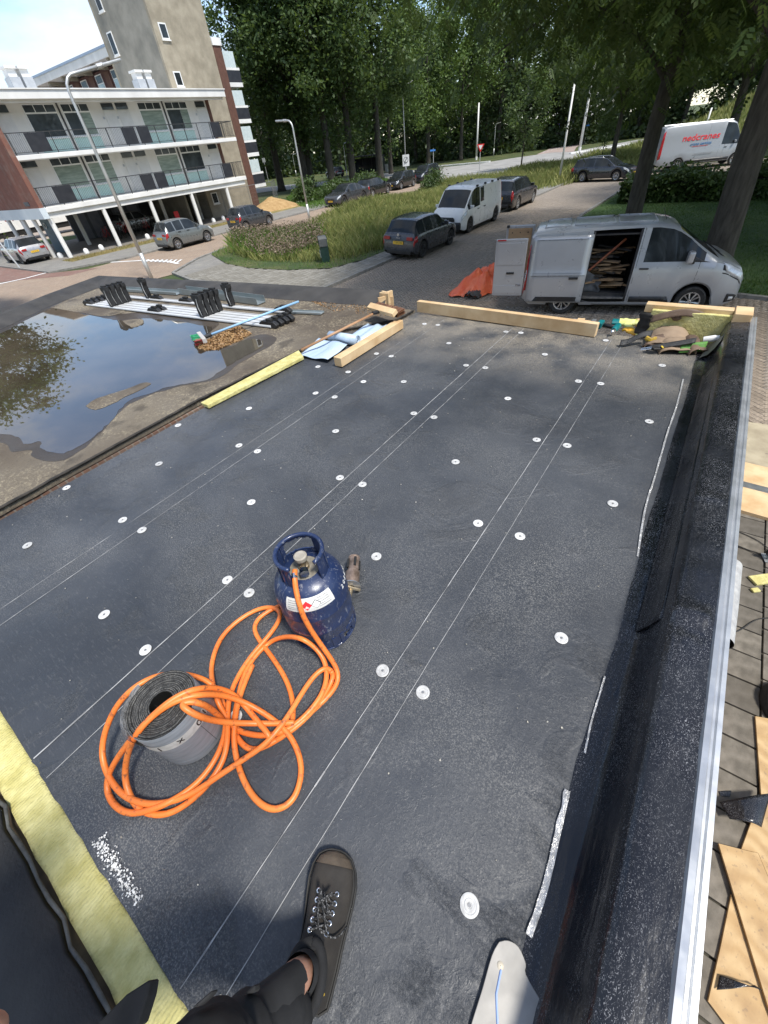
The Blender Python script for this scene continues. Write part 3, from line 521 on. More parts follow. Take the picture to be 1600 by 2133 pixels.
class Car:
    def __init__(s, typ, L, W, H, wb, fo, r, sill=.2, ra=None, skip=None):
        s.t = TYPES[typ]; s.L, s.W, s.H, s.r, s.sill = L, W, H, r, sill; s.ra = ra or r * 1.2; s.fa = L / 2 - fo; s.rax = s.fa - wb; s.van = 'van' in typ; s.skip = skip
    def sec(s, x):
        u = min(1, max(0, x / s.L + .5)); ip = lambda k: np.interp(u, [a[0] for a in k], [a[1] for a in k])
        zt, zb = ip(s.t['top']) * s.H, ip(s.t['belt']) * s.H; w = ip(PLANV if s.van else PLAN) * s.W / 2
        zl = s.sill + (0.10 * max(0, (u - .93) / .07)) + (0.14 * max(0, (.04 - u) / .04))
        for xa in (s.fa, s.rax):
            if abs(x - xa) < s.ra: zl = max(zl, s.r + math.sqrt(s.ra ** 2 - (x - xa) ** 2))
        zb = max(zb, zl + .03); zt = max(zt, zb + 0.012)
        cab = min(1, max(0, (zt - zb - .05) / (0.22 * s.H))); tum = s.t['tum']
        wr = w * (.88 + (tum - .88) * cab); zr = zb + (zt - zb) * (.55 + .34 * cab)
        zs = zb - .07 * s.H * (1 if zb - zl > .2 else .3)
        return [(w * .94, zl), (w * .985, zl + (zs - zl) * .12), (w, zl + (zs - zl) * .5), (w * .995, zs), (w * .955, zb), (w * .955 + (wr - w * .955) * .55, zb + (zr - zb) * .55), (wr, zr), (wr * .93, zr + (zt - zr) * .55), (wr * .6, zr + (zt - zr) * .9), (0, zt)]
    def surf(s, x, q, side, off=0.0):
        c_ = s.sec(x); i = min(int(q), len(c_) - 2); f = q - i; y = c_[i][0] + (c_[i + 1][0] - c_[i][0]) * f; z = c_[i][1] + (c_[i + 1][1] - c_[i][1]) * f
        n = Vector((0, c_[i + 1][1] - c_[i][1], -(c_[i + 1][0] - c_[i][0]))); n = n.normalized() if n.length > 1e-6 else Vector((0, 1, 0))
        xo = off * .8 if x > s.L * .44 else (-off * .8 if x < -s.L * .44 else 0)
        return Vector((x + xo, side * (y + n.y * off), z + n.z * off))
    def patch(s, par, name, m, x0, x1, q0, q1, side, off=.006, nu=8, nv=5, x0t=None, x1t=None):
        x0t = x0 if x0t is None else x0t; x1t = x1 if x1t is None else x1t
        def fn(u, v): a = x0 + (x0t - x0) * v; b_ = x1 + (x1t - x1) * v; return s.surf(a + (b_ - a) * u, q0 + (q1 - q0) * v, side, off)
        return MB().grid(fn, nu, nv).build(name, m, par, smooth=True, solid=0.004)
    def shell(s, par, body, gl=dark_glass):
        L = s.L; xs = set(np.linspace(-L / 2, L / 2, 30)); t = s.t
        for k in (t['top'], t['belt'], PLANV if s.van else PLAN): xs |= {(a[0] - .5) * L for a in k}
        for xa in (s.fa, s.rax):
            for f in (-1.001, -.999, -.95, -.82, -.6, -.3, 0, .3, .6, .82, .95, .999, 1.001): xs.add(xa + f * s.ra)
        marks = set()
        for a, b_ in t['sw'] + [t['ws']] + ([t['rw']] if t['rw'] else []): marks |= {(a - .5) * L, (b_ - .5) * L}
        if s.skip: marks |= {s.skip[0], s.skip[1]}
        xs |= marks; xs = sorted(x for x in xs if -L / 2 <= x <= L / 2); X = []
        for x in xs:
            if not X or x - X[-1] > .004: X.append(x)
            elif x in marks: X[-1] = x
        secs = [s.sec(x) for x in X]; n = len(secs[0]); P = MB(); G = {}
        inr = lambda xm, rg: rg and (rg[0] - .5) * L - .002 < xm < (rg[1] - .5) * L + .002
        for side in (1, -1):
            base = len(P.v); P.v += [(x, side * y, z) for x, c_ in zip(X, secs) for y, z in c_]
            for i in range(len(X) - 1):
                xm = (X[i] + X[i + 1]) / 2
                for j in range(n - 1):
                    f = (base + i * n + j, base + (i + 1) * n + j, base + (i + 1) * n + j + 1, base + i * n + j + 1)
                    if side == 1: f = f[::-1]
                    key = None
                    if j in (4, 5):
                        for k, rg in enumerate(t['sw']):
                            if inr(xm, rg) and secs[i][5][1] - secs[i][4][1] > .03 + 0 * k: key = ('side_window', side, k)
                    elif j >= 7 and inr(xm, t['ws']): key = ('windscreen', 0, 0)
                    elif j >= 6 and inr(xm, t['rw']): key = ('rear_window', 0, 0)
                    if s.skip and side == s.skip[2] and s.skip[0] - .002 < xm < s.skip[1] + .002 and 1 <= j <= 5: continue
                    if key: G.setdefault(key, []).append(f)
                    else: P.f.append(f)
        for idx in (0, len(X) - 1):
            a = [idx * n + j for j in range(n)]; b_ = [len(X) * n + idx * n + j for j in range(n)][::-1]; P.f.append(tuple(a + b_))
        allv = P.v
        me_o = P.build('body', body, par, auto=32)
        bm = bmesh.new(); bm.from_mesh(me_o.data); bmesh.ops.remove_doubles(bm, verts=bm.verts, dist=.0005); bmesh.ops.recalc_face_normals(bm, faces=bm.faces)
        bmesh.ops.delete(bm, geom=[v_ for v_ in bm.verts if not v_.link_faces], context='VERTS'); bm.to_mesh(me_o.data); bm.free(); me_o.data.polygons.foreach_set('use_smooth', [True] * len(me_o.data.polygons)); me_o.data.set_sharp_from_angle(angle=R(32))
        for key, fs in G.items():
            used = sorted({i for f in fs for i in f}); mp_ = {a: k for k, a in enumerate(used)}; mb = MB(); mb.v = [allv[i] for i in used]; mb.f = [tuple(mp_[i] for i in f) for f in fs]
            mb.build(key[0], gl, par, smooth=True)
        ub = MB(); ub.b2(-L / 2 + .25, L / 2 - .3, -s.W / 2 + .26, s.W / 2 - .26, s.sill - .02, .40 if s.skip else s.H * .5); ub.build('underbody', m_seam, par)
        for sd_ in (1, -1):
            for a, b_ in t['sw']:
                x0, x1 = (a - .5) * L, (b_ - .5) * L
        return me_o
    def wheels(s, par, spokes=5, dark=False, w=.2):
        t, rm, dk = wheel_mesh(round(s.r, 3), w, spokes, dark)
        for xa in (s.fa, s.rax):
            for sd_ in (1, -1):
                h = link(bpy.data.objects.new('wheel', t.data)); h.parent = par; h.location = (xa, sd_ * (s.W / 2 - w / 2 - .02), s.r); h.rotation_euler = (0, random.uniform(0, 6), 0 if sd_ < 0 else math.pi)
                for q in (rm, dk): c_ = link(bpy.data.objects.new(q.name.split('.')[0], q.data)); c_.parent = h
    def seam(s, par, x, side, q0=0.3, q1=4.0): s.patch(par, 'door_gap', m_seam, x - .004, x + .004, q0, q1, side, .0015, 1, 8)
    def handle(s, par, x, side, m=black_plastic, q=3.2):
        p_ = s.surf(x, q, side, .015); MB().box(p_, (.2, .035, .035)).build('door_handle', m, par, bevel=.01)
    def mirror(s, par, side, m, x=None, big=1.0):
        x = (s.t['ws'][1] - .5) * s.L - .16 * s.L * .5 if x is None else x; p_ = s.surf(x, 4.3, side, .10 * big)
        MB().box(p_, (.10 * big, .20 * big, .14 * big)).build('door_mirror', m, par, bevel=.03 * big)
    def plate(s, par, txt, front, z=.45, dx=0.012, y=0):
        x = (s.L / 2 + dx) if front else (-s.L / 2 - dx); pl = MB().box((x, y, z), (.012, .52, .115)).build('number_plate', m_plate, par)
        rm = Matrix(((0, 0, 1 if front else -1, x + (.0065 if front else -.0065)), (1 if front else -1, 0, 0, y), (0, 1, 0, z), (0, 0, 0, 1)))
        text('plate_lettering', txt, .105, m_ink, pl, rm, .0005, sx=.92)
def car(typ, label, cat, loc, rz, body, L, W, H, wb, fo, r, plate_txt=None, front_vis=False, group=None, spokes=5, dark=False, sill=.2, trim=None, handles=None, tilt=0.0, rails=False, name='parked_car', gl=None, seams=None, sideshow=(1, -1), lamp_tall=False):
    o = thing(name, label, cat, loc, rz, group); o.rotation_euler = (tilt, 0, rz)
    k = Car(typ, L, W, H, wb, fo, r, sill); k.shell(o, body, gl or dark_glass); k.wheels(o, spokes, dark)
    h = handles or black_plastic
    for sd_ in sideshow:
        for u in (seams or (k.t['sw'][-1][0] - .01, k.t['sw'][-1][1] + .045)): k.seam(o, (u - .5) * L, sd_)
        k.handle(o, (k.t['sw'][-1][0] + .05 - .5) * L, sd_, h)
        if len(k.t['sw']) > 2: k.handle(o, (k.t['sw'][1][0] + .045 - .5) * L, sd_, h); k.seam(o, (k.t['sw'][1][0] - .012 - .5) * L, sd_, 2.2)
        k.patch(o, 'sill_trim', trim or black_plastic, k.rax + k.ra + .03, k.fa - k.ra - .03, .02, .55, sd_, .006, 6, 2)
        k.mirror(o, sd_, body)
        k.patch(o, 'headlight', m_head, .41 * L, .482 * L, 3.0, 4.2, sd_, .006, x0t=.385 * L)
        if not lamp_tall: k.patch(o, 'tail_lamp', m_tail, -.497 * L, -.445 * L, 2.6, 3.9, sd_, .006); MB().box((-L / 2 - .004, sd_ * W * .33, H * .55), (.02, W * .17, H * .085)).build('tail_lamp', m_tail, o, bevel=.008)
        else: k.patch(o, 'tail_lamp', m_tail, -.497 * L, -.468 * L, 2.2, 5.8, sd_, .006)
    for a in ((.994, .30, .44, W * .46), ): MB().box((L / 2 - .015, 0, H * .36), (.06, W * .42, H * .09)).build('grille', black_plastic, o, bevel=.02)
    MB().box((L / 2 - .03, 0, .27), (.10, W * .60, .13)).build('front_bumper_insert', black_plastic, o, bevel=.03); MB().box((-L / 2 + .03, 0, .30), (.10, W * .72, .16)).build('rear_bumper_insert', trim or black_plastic, o, bevel=.03)
    if plate_txt: k.plate(o, plate_txt, front_vis, .42 if front_vis else H * .44, .022)
    if rails:
        for sd_ in (1, -1): MB().tube([k.surf((u - .5) * L, 6.6, sd_, .0 if u in (.1, .54) else .05) for u in (.1, .14, .3, .45, .5, .54)], .016, 6).build('roof_rail', m_rim if rails == 1 else black_plastic, o, smooth=True)
    MB().tube([(-.30 * L if typ != 'van' else .2 * L, 0, H * .985), (-.33 * L if typ != 'van' else .2 * L - .1, 0, H + .16)], .006, 5).build('aerial', black_plastic, o)
    return o, k
grp = 'cars parked along the side road'
def near_wheels(rear, front, W, heading, inset=.12, right=True):
    m_ = (Vector(rear) + Vector(front)) / 2; n = Vector((-math.sin(heading), math.cos(heading), 0)) * (W / 2 - inset) * (1 if right else -1); return (m_.x + n.x, m_.y + n.y)
PI = math.pi
# --- cars by the meadow, wheels of one side up on the footway
p_gry = paint('dark_grey_paint', (0.055, 0.058, 0.066), .22, .3)
o, k = car('hatch', 'dark grey hatchback seen from behind, half on the footway beside the meadow', 'car', (-11.33, 18.95, .045), PI / 2, p_gry, 4.07, 1.75, 1.46, 2.55, .80, .315, 'T-695-RB', False, spokes=5, dark=True, tilt=.045)
MB().lathe([(.052, 0), (.052, .008), (.001, .008)], 18, (-2.04, 0, .93), m=Matrix.Rotation(R(-90), 3, 'Y')).build('badge', m_rim, o)
text('model_lettering', 'POLO', .075, m_rim, o, Matrix(((0, 0, -1, -2.045), (-1, 0, 0, 0), (0, 1, 0, .81), (0, 0, 0, 1))), .003)
p_wht = paint('white_van_paint', (0.72, 0.73, 0.73), .25, 0, .5)
o, k = car('van', 'white panel van facing out with black front bumper and roof bar feet, beside the meadow', 'van', (-11.75, 24.55, .045), -PI / 2, p_wht, 4.95, 1.92, 1.90, 3.275, .92, .33, 'V-38-SVS', True, spokes=5, dark=True, tilt=-.04, name='parked_van', seams=(.595, .89), lamp_tall=True)
k.patch(o, 'side_window', dark_glass, -.02, .40, 4.3, 5.9, 1, .006, 4, 4); k.handle(o, -.02, 1); k.seam(o, -.10, 1)
bmp = MB(); bmp.box((2.36, 0, .42), (.30, 1.62, .34)); bmp.build('bumper', black_plastic, o, bevel=.09); MB().box((2.505, 0, .66), (.03, .95, .13)).build('grille', black_plastic, o, bevel=.02)
MB().lathe([(.06, 0), (.06, .015), (.001, .015)], 16, (2.53, 0, .67), m=Matrix.Rotation(R(90), 3, 'Y')).build('badge', m_rim, o)
for sd_ in (1, -1):
    for x in (-1.9, -1.1, -.2, .75): MB().box(k.surf(x, 6.6, sd_, .04), (.14, .09, .08)).build('roof_bar_foot', black_plastic, o, bevel=.015)
p_blk = paint('black_paint', (0.012, 0.012, 0.014), .18, 0, .9)
car('estate', 'black estate with tall red tail lamps parked beyond the white panel van', 'car', (-11.9, 31.5, .045), PI / 2, p_blk, 4.75, 1.86, 1.56, 2.76, .92, .33, '41-RB-HT', False, spokes=5, tilt=.045, rails=2, lamp_tall=True)
p_nav = paint('navy_black_paint', (0.014, 0.016, 0.024), .18, .2, .9)
hd = -.22; c_ = near_wheels(px(1205, 380), px(1284, 378), 1.81, hd)
car('estate', 'dark estate with silver roof rails parked by the tall white pole', 'car', (c_[0], c_[1], .02), hd, p_nav, 4.69, 1.83, 1.47, 2.68, .92, .325, 'GP-594-X', True, spokes=10, rails=1)
# --- far row along the side road
p_sil = paint('grey_green_silver_paint', (0.20, 0.215, 0.215), .25, .5)
car('hatch', 'small grey-silver hatchback with tall red tail lamp beside gallery flat', 'car', (-29.7, 18.55, .01), PI / 2, p_sil, 3.72, 1.68, 1.55, 2.36, .72, .30, '12-PNK-5', False, grp, 7)
car('hatch', 'tiny charcoal city car parked near the sand heap', 'car', (-29.8, 24.55, .01), PI / 2, p_gry, 3.44, 1.63, 1.47, 2.34, .62, .285, '87-LKN-3', False, grp, 7)
car('sedan', 'dark grey saloon facing us at the head of the black parked cars', 'car', (-29.75, 36.4, .01), -PI / 2, p_gry, 4.94, 1.88, 1.46, 2.92, .92, .345, 'K-784-VB', True, grp, 10, True)
car('hatch', 'black five-door hatchback showing its tail to the dark grey saloon', 'car', (-30.0, 41.1, .01), PI / 2, p_blk, 4.25, 1.75, 1.46, 2.61, .9, .31, '55-RLJ-8', False, grp, 7)
car('hatch', 'black small hatchback with bright headlight facing us behind two parked cars', 'car', (-30.3, 46.5, .01), -PI / 2, p_blk, 3.95, 1.72, 1.48, 2.49, .82, .305, '29-TKS-1', True, grp, 7)
car('estate', 'dark blue-black crossover parked last before the crossing road', 'car', (-30.6, 52.3, .01), -PI / 2, p_nav, 4.3, 1.8, 1.6, 2.6, .88, .335, None, True, grp, 5)
p_lsil = paint('light_silver_paint', (0.42, 0.42, 0.43), .25, .5)
car('hatch', 'light silver hatchback parked beside the blue-fascia end of the flat', 'car', (-40.6, 12.4, .02), PI, p_lsil, 4.26, 1.79, 1.48, 2.62, .86, .32, 'H-913-ZK', False, spokes=10, dark=True)
car('hatch', 'silver hatchback standing behind the bicycles under the gallery flat', 'car', (-44.4, 23.3, .02), PI / 2, p_lsil, 3.9, 1.7, 1.5, 2.5, .8, .3, None)
car('hatch', 'black car by the bus shelter among tree trunks', 'car', tuple(px(698, 370))[:2] + (.04,), R(160), p_blk, 4.2, 1.75, 1.48, 2.6, .88, .31, None)
# --- tall silver crane-service van
p_spr = paint('silver_van_paint', (0.34, 0.36, 0.39), .3, .2, .4)
hd = math.atan2(px(1520, 345).y - px(1390, 358).y, px(1520, 345).x - px(1390, 358).x); c_ = near_wheels(px(1390, 358), px(1520, 345), 1.99, hd)
o, k = car('bigvan', 'tall silver delivery van lettered crane service beyond the clipped hedge', 'van', (c_[0], c_[1], .02), hd, p_spr, 6.6, 1.99, 2.75, 4.0, 1.0, .36, None, name='delivery_van', seams=(.64, .86), sill=.34, lamp_tall=True)
k.seam(o, -.05, -1, .3, 6); k.seam(o, 1.25, -1, .3, 5.5); k.patch(o, 'side_trim', black_plastic, k.rax + k.ra + .05, k.fa - k.ra - .05, .9, 1.5, -1, .01, 6, 2)
sv = k.sec(-.4); yA = lambda z: -float(np.interp(z, [q[1] for q in sv], [q[0] for q in sv])) - .010
RS = lambda x, z: Matrix(((1, 0, 0, x), (0, 0, -1, yA(z)), (0, 1, 0, z), (0, 0, 0, 1)))
m_redl = mat('red_lettering', (0.65, 0.03, 0.04), None, .5); m_blul = mat('blue_lettering', (0.05, 0.16, 0.34), None, .5)
tilt_ = Matrix.Rotation(-math.atan2(yA(2.1) - yA(1.6), .5), 4, 'X')
text('lettering', 'nedcranes', .52, m_redl, o, RS(-.55, 1.90) @ tilt_, .012, shear=.15, sx=1.2, bold=.008); text('lettering', 'crane service', .27, m_blul, o, RS(-.45, 1.52) @ tilt_, .012, shear=.25, bold=.004)
MB().box((-.45, yA(1.40) - .004, 1.38), (1.1, .008, .02)).build('lettering_rule', m_redl, o); text('lettering', 'www.nedcranes.com', .15, mat('grey_lettering', (0.25, 0.27, 0.3), None, .5), o, RS(-.1, .95) @ Matrix.Translation((0, 0, .02)), .004)
for sd_ in (1, -1): MB().tube([k.surf(-2.9, 7.5, sd_, .06), k.surf(1.4, 7.5, sd_, .06)], .03, 6).build('roof_rail', alu, o)
# ================================================================ SILVER WORK VAN WITH OPEN DOORS
TYPES['workvan'] = dict(top=[(0, .26), (.003, .4), (.008, .86), (.014, .93), (.03, .965), (.1, .985), (.4, 1), (.58, .995), (.635, .972), (.67, .935), (.86, .63), (.91, .595), (.965, .53), (.985, .46), (.995, .39), (1, .30)], belt=[(0, .25), (.003, .38), (.008, .5), (.03, .545), (.4, .555), (.52, .61), (.72, .61), (.85, .595), (.91, .56), (.965, .485), (.985, .42), (.995, .35), (1, .28)], rw=None, ws=(.67, .86), sw=[(.548, .80)], tum=.845)
p_van = paint('silver_metallic_paint', (0.38, 0.39, 0.405), .26, .3, .6)
wr_, wf_ = px(1156, 654), px(1425, 659); hd = math.atan2(wf_.y - wr_.y, wf_.x - wr_.x); c_ = near_wheels(wr_, wf_, 1.99, hd, .1)
van = thing('work_van', 'silver work van with open sliding door and rear doors swung wide', 'van', (c_[0], c_[1], .02), hd)
def vloc(x, y, z):
    q = px(x, y, z) - Vector(van.location); return q.x * math.cos(hd) + q.y * math.sin(hd)
DX0, DX1 = -1.0, .07
k = Car('workvan', 4.97, 1.99, 1.98, 2.93, .98, .335, .24, .41, skip=(DX0, DX1, -1)); k.shell(van, p_van)
k.wheels(van, 5, False, .22)
# sliding door pushed back along the flank
sref = k.sec(-.6)
def dpt(x, q, off): i = min(int(q), 8); f = q - i; return Vector((x, -(sref[i][0] + (sref[i + 1][0] - sref[i][0]) * f) - off, sref[i][1] + (sref[i + 1][1] - sref[i][1]) * f))
def dpatch(par, name, m, x0, x1, q0, q1, off, x0t=None): x0t = x0 if x0t is None else x0t; return MB().grid(lambda u, w: dpt((x0 + (x0t - x0) * w) + (x1 - x0 - (x0t - x0) * w) * u, q0 + (q1 - q0) * w, off), 8, 16).build(name, m, par, smooth=True, solid=.006)
sdoor = dpatch(van, 'sliding_door', p_van, -2.36, DX0 + .03, .9, 5.8, .065)
dpatch(sdoor, 'door_trim', black_plastic, -2.2, DX0 - .10, 1.08, 1.5, .074, -2.12); dpatch(sdoor, 'crease_shade_line', mat('crease_shade', (0.17, 0.175, 0.18), None, .3, .4), -2.32, DX0 - .0, 2.98, 3.06, .0725)  # creases are flat darker strips, their shade put into the colour
for q0, q1 in ((3.4, 3.44), (5.55, 5.59)): dpatch(sdoor, 'crease_shade_line', mat('crease_shade', (0.17, 0.175, 0.18), None, .3, .4), -2.28, DX0 - .08, q0, q1, .0725)
h_ = dpt(DX0 - .26, 2.85, .09); MB().box(h_, (.22, .04, .05)).build('door_handle', black_plastic, sdoor, bevel=.012)
k.patch(van, 'rail_track', mat('dark_gap', (0.03, 0.03, 0.032), None, .5), -2.3, DX0, 3.7, 3.78, -1, .003, 4, 1)
k.patch(van, 'sill_trim', black_plastic, DX1 + .08, k.fa - k.ra - .05, 1.0, 1.4, -1, .012, 6, 2, x1t=k.fa - k.ra - .12)
k.patch(van, 'lower_sill', mat('dark_silver_sill', (0.20, 0.205, 0.21), None, .35, .4), k.rax + k.ra, k.fa - k.ra, .02, .6, -1, .004, 6, 2)  # sill strip in a darker silver than the body paint
k.seam(van, 1.42, -1, .4, 4.0); k.seam(van, DX1 + .04, -1, .4, 6.0); k.handle(van, DX1 + .22, -1, black_plastic, 3.05)
k.patch(van, 'headlight', m_head, 2.0, 2.42, 3.0, 4.9, -1, .009, x0t=1.86); k.patch(van, 'headlight', m_head, 1.98, 2.40, 3.1, 5.2, 1, .008, x0t=1.9)
k.patch(van, 'headlight_bezel', black_plastic, 1.93, 2.43, 2.9, 5.3, -1, .003, x0t=1.86); k.patch(van, 'fog_lamp_recess', black_plastic, 2.20, 2.43, .9, 1.8, -1, .006)
k.patch(van, 'fog_lamp', m_head, 2.26, 2.36, 1.15, 1.5, -1, .012, 4, 3)
k.patch(van, 'tail_lamp', m_tail, -2.475, -2.40, 2.0, 5.6, -1, .012); k.patch(van, 'tail_lamp_clear', m_head, -2.478, -2.43, 2.9, 4.2, -1, .016)
MB().box((2.46, 0, .72), (.05, .95, .22)).build('grille', black_plastic, van, bevel=.02); MB().box((2.46, 0, .36), (.07, 1.2, .16)).build('bumper_insert', black_plastic, van, bevel=.03); k.plate(van, 'V-604-TZ', True, .5, .04)
p_ = k.surf(1.16, 4.35, -1, .16); mo = MB().box(p_, (.13, .20, .24)).build('door_mirror', p_van, van, bevel=.04); MB().box(p_ + Vector((.07, .13, -.10)), (.14, .14, .12)).build('mirror_arm', black_plastic, mo, bevel=.03)
k.mirror(van, 1, p_van); k.patch(van, 'mirror_triangle', black_plastic, 1.20, 1.62, 4.0, 4.6, -1, .006, 4, 3, x1t=1.3)
for i, (x0, x1) in enumerate(((-2.15, -1.55), (-1.45, -.55), (-.45, .35))):
    mb = MB()
    for a, b_ in (((x0, -.52), (x1, -.52)), ((x1, -.52), (x1, .52)), ((x1, .52), (x0, .52)), ((x0, .52), (x0, -.52))):
        P_ = lambda q: Vector((q[0], q[1], np.interp(abs(q[1]), [0, .6, .93], [k.sec(q[0])[9][1], k.sec(q[0])[8][1], k.sec(q[0])[7][1]]) + .004))
        mb.tube([P_(a), P_(((a[0] + b_[0]) / 2, (a[1] + b_[1]) / 2)), P_(b_)], .014, 6)
    mb.build('roof_pressing', p_van, van, smooth=True)
MB().tube([(.55, -.3, 1.95), (.42, -.3, 2.18)], .006, 5).build('aerial', black_plastic, van); MB().tube([(2.0, -.05, 1.17), (1.6, .35, 1.38)], .012, 5).build('wiper', black_plastic, van); MB().tube([(2.02, -.55, 1.15), (1.66, -.12, 1.38)], .012, 5).build('wiper', black_plastic, van)
# interior
m_int = mat('van_interior', (0.02, 0.02, 0.022), (0.045, 0.042, 0.04), .8, ns=5); m_ply = mat('plywood_lining', (0.30, 0.19, 0.10), (0.40, 0.26, 0.14), .6, ns=3, stretch=(1, 1, 4))
MB().b2(-2.35, 1.0, -.86, .86, .44, .50).build('cargo_floor', m_int, van); MB().b2(-2.35, .9, .80, .84, .5, 1.72).build('lining', m_int, van); MB().b2(.12, .17, -.84, .80, .5, 1.75).build('bulkhead', m_int, van); MB().b2(-2.35, .9, -.8, .8, 1.76, 1.79).build('roof_lining', m_int, van); MB().b2(-2.0, -1.95, -.84, .8, .5, 1.75).build('shelf_wall', m_int, van)
MB().b2(DX0, DX1, -.97, -.80, .40, .438).build('step', mat('scuffed_step', (0.12, 0.12, 0.12), (0.22, 0.21, 0.2), .5, .4, ns=10), van)
for (a, b_) in ((DX0, DX0 + .05), (DX1 - .05, DX1)): k.patch(van, 'door_jamb', m_int, a, b_, 1, 6, -1, -.01, 2, 8)
m_wst = mat('old_roof_timber', (0.16, 0.10, 0.055), (0.34, 0.23, 0.13), .9, ns=5, bump=.5, bs=30)
pile = thing('waste_timber_load', 'heap of broken old planks and roofing scraps inside the open van', 'timber', van.location, hd); 
random.seed(3)
for i in range(52):
    L_ = random.uniform(.4, .9); z = .53 + .017 * i; mt_ = m_wst if i % 3 else (m_int if i % 2 else mat('bitumen_scrap', (0.03, 0.028, 0.025), (0.07, 0.06, 0.05), .85, ns=6))
    m_ = Matrix.Rotation(random.uniform(-.12, .12), 3, 'Y') @ Matrix.Rotation(random.uniform(-.15, .15), 3, 'X')
    MB().box((random.uniform(-1.0, -.3), random.uniform(-.78, -.35) + (i / 52) * .4, z), (L_, random.uniform(.05, .2), random.uniform(.015, .045)), rz=random.uniform(-.5, .5), m=m_).build('plank' if i % 3 else 'scrap_sheet', mt_, pile)
MB().tube([(-.92, -.66, .98), (-.22, -.45, 1.62)], .028, 6).build('red_lath', mat('reddish_lath', (0.25, 0.07, 0.03), (0.32, 0.11, 0.05), .7, ns=6), pile)
MB().grid(lambda u, v_: (-.97 + u * .38 + .03 * math.sin(v_ * 9), -.80 + .10 * math.sin(u * 3) + .05 * v_ + .03 * fbm(u * 3, v_ * 3), .5 + v_ * .5 - .25 * u * v_), 10, 10).build('grey_sack', mat('grey_sack', (0.06, 0.065, 0.07), (0.1, 0.105, 0.11), .8, ns=6, bump=.4), pile, smooth=True, solid=.02)
random.seed(7)
# rear doors opened at right angles
rd = MB().box((-2.90, -.955, 1.13), (.80, .055, 1.34)).build('rear_door', p_van, van, bevel=.025); MB().box((-2.9, -.985, 1.46), (.68, .012, .50)).build('door_pressing', p_van, rd, bevel=.006); MB().box((-2.9, -.985, .62), (.70, .012, .20)).build('door_pressing', p_van, rd, bevel=.006)
MB().box((-2.86, -.992, 1.02), (.20, .03, .05)).build('door_handle', black_plastic, rd, bevel=.01); MB().box((-2.62, -.988, .73), (.13, .012, .055)).build('maker_badge', mat('badge_blue_chrome', (0.12, 0.14, 0.18), (0.4, 0.4, 0.42), .25, .6, ns=30), rd, bevel=.005); MB().box((-3.15, -.985, 1.77), (.22, .02, .03)).build('door_lamp', m_tail, rd, bevel=.005)
fd = MB().box((-2.90, .955, 1.13), (.80, .055, 1.34)).build('rear_door', p_van, van, bevel=.025); MB().box((-2.9, .92, 1.15), (.66, .012, 1.15)).build('inner_lining', m_ply, fd, bevel=.01); MB().box((-3.25, .90, 1.78), (.08, .06, .06)).build('latch', black_plastic, fd, bevel=.01)
for i in range(6): MB().box((-3.12 + .22 * (i % 3), .912, 1.62 - .9 * (i // 3)), (.03, .006, .03)).build('lining_plug', black_plastic, fd)

# tarp
g = NG('orange_tarpaulin'); v = g.co(); m_tarp = g.set(g.mix(g.ramp(g.noise(v, 4, 4), .35, .65), (0.72, 0.10, 0.035), (0.82, 0.17, 0.065)), .38, None, g.bump(g.noise(v, 9, 4, .6, 1.2), .5, .03))
tp = thing('tarpaulin', 'crumpled orange tarpaulin heaped on the paving behind the silver van', 'tarpaulin', (-5.85, 13.75, .02))
def tarp(u, v_):
    a = 2 * math.pi * u; r_ = v_; e = 1 + .28 * math.sin(2 * a + .6) + .16 * math.sin(5 * a + 1)
    x, y = .74 * r_ * e * math.cos(a), 1.12 * r_ * e * math.sin(a)
    z = .80 * max(0, 1 - r_ ** 1.25) * (0.75 + .5 * fbm(x * 1.3 + 3, y * 1.3)) + .13 * abs(fbm(x * 3.2, y * 3.2, 4)) * (1 - r_ * .5) + .05 * abs(math.sin(7 * a + 4 * r_)) * r_
    return (x, y + .25 * z, max(.012, z))
MB().grid(tarp, 64, 26).build('orange_sheet', m_tarp, tp, smooth=True); MB().grid(lambda u, v_: (.05 + u * .5 - .25, -1.15 + v_ * .5 + .08 * math.sin(u * 9), .03 + .16 * abs(fbm(u * 3, v_ * 3)) + .10 * math.sin(u * 3.1)), 14, 12).build('black_underside', mat('black_tarp_underside', (0.03, 0.03, 0.032), (0.08, 0.08, 0.08), .45, ns=4), tp, smooth=True)

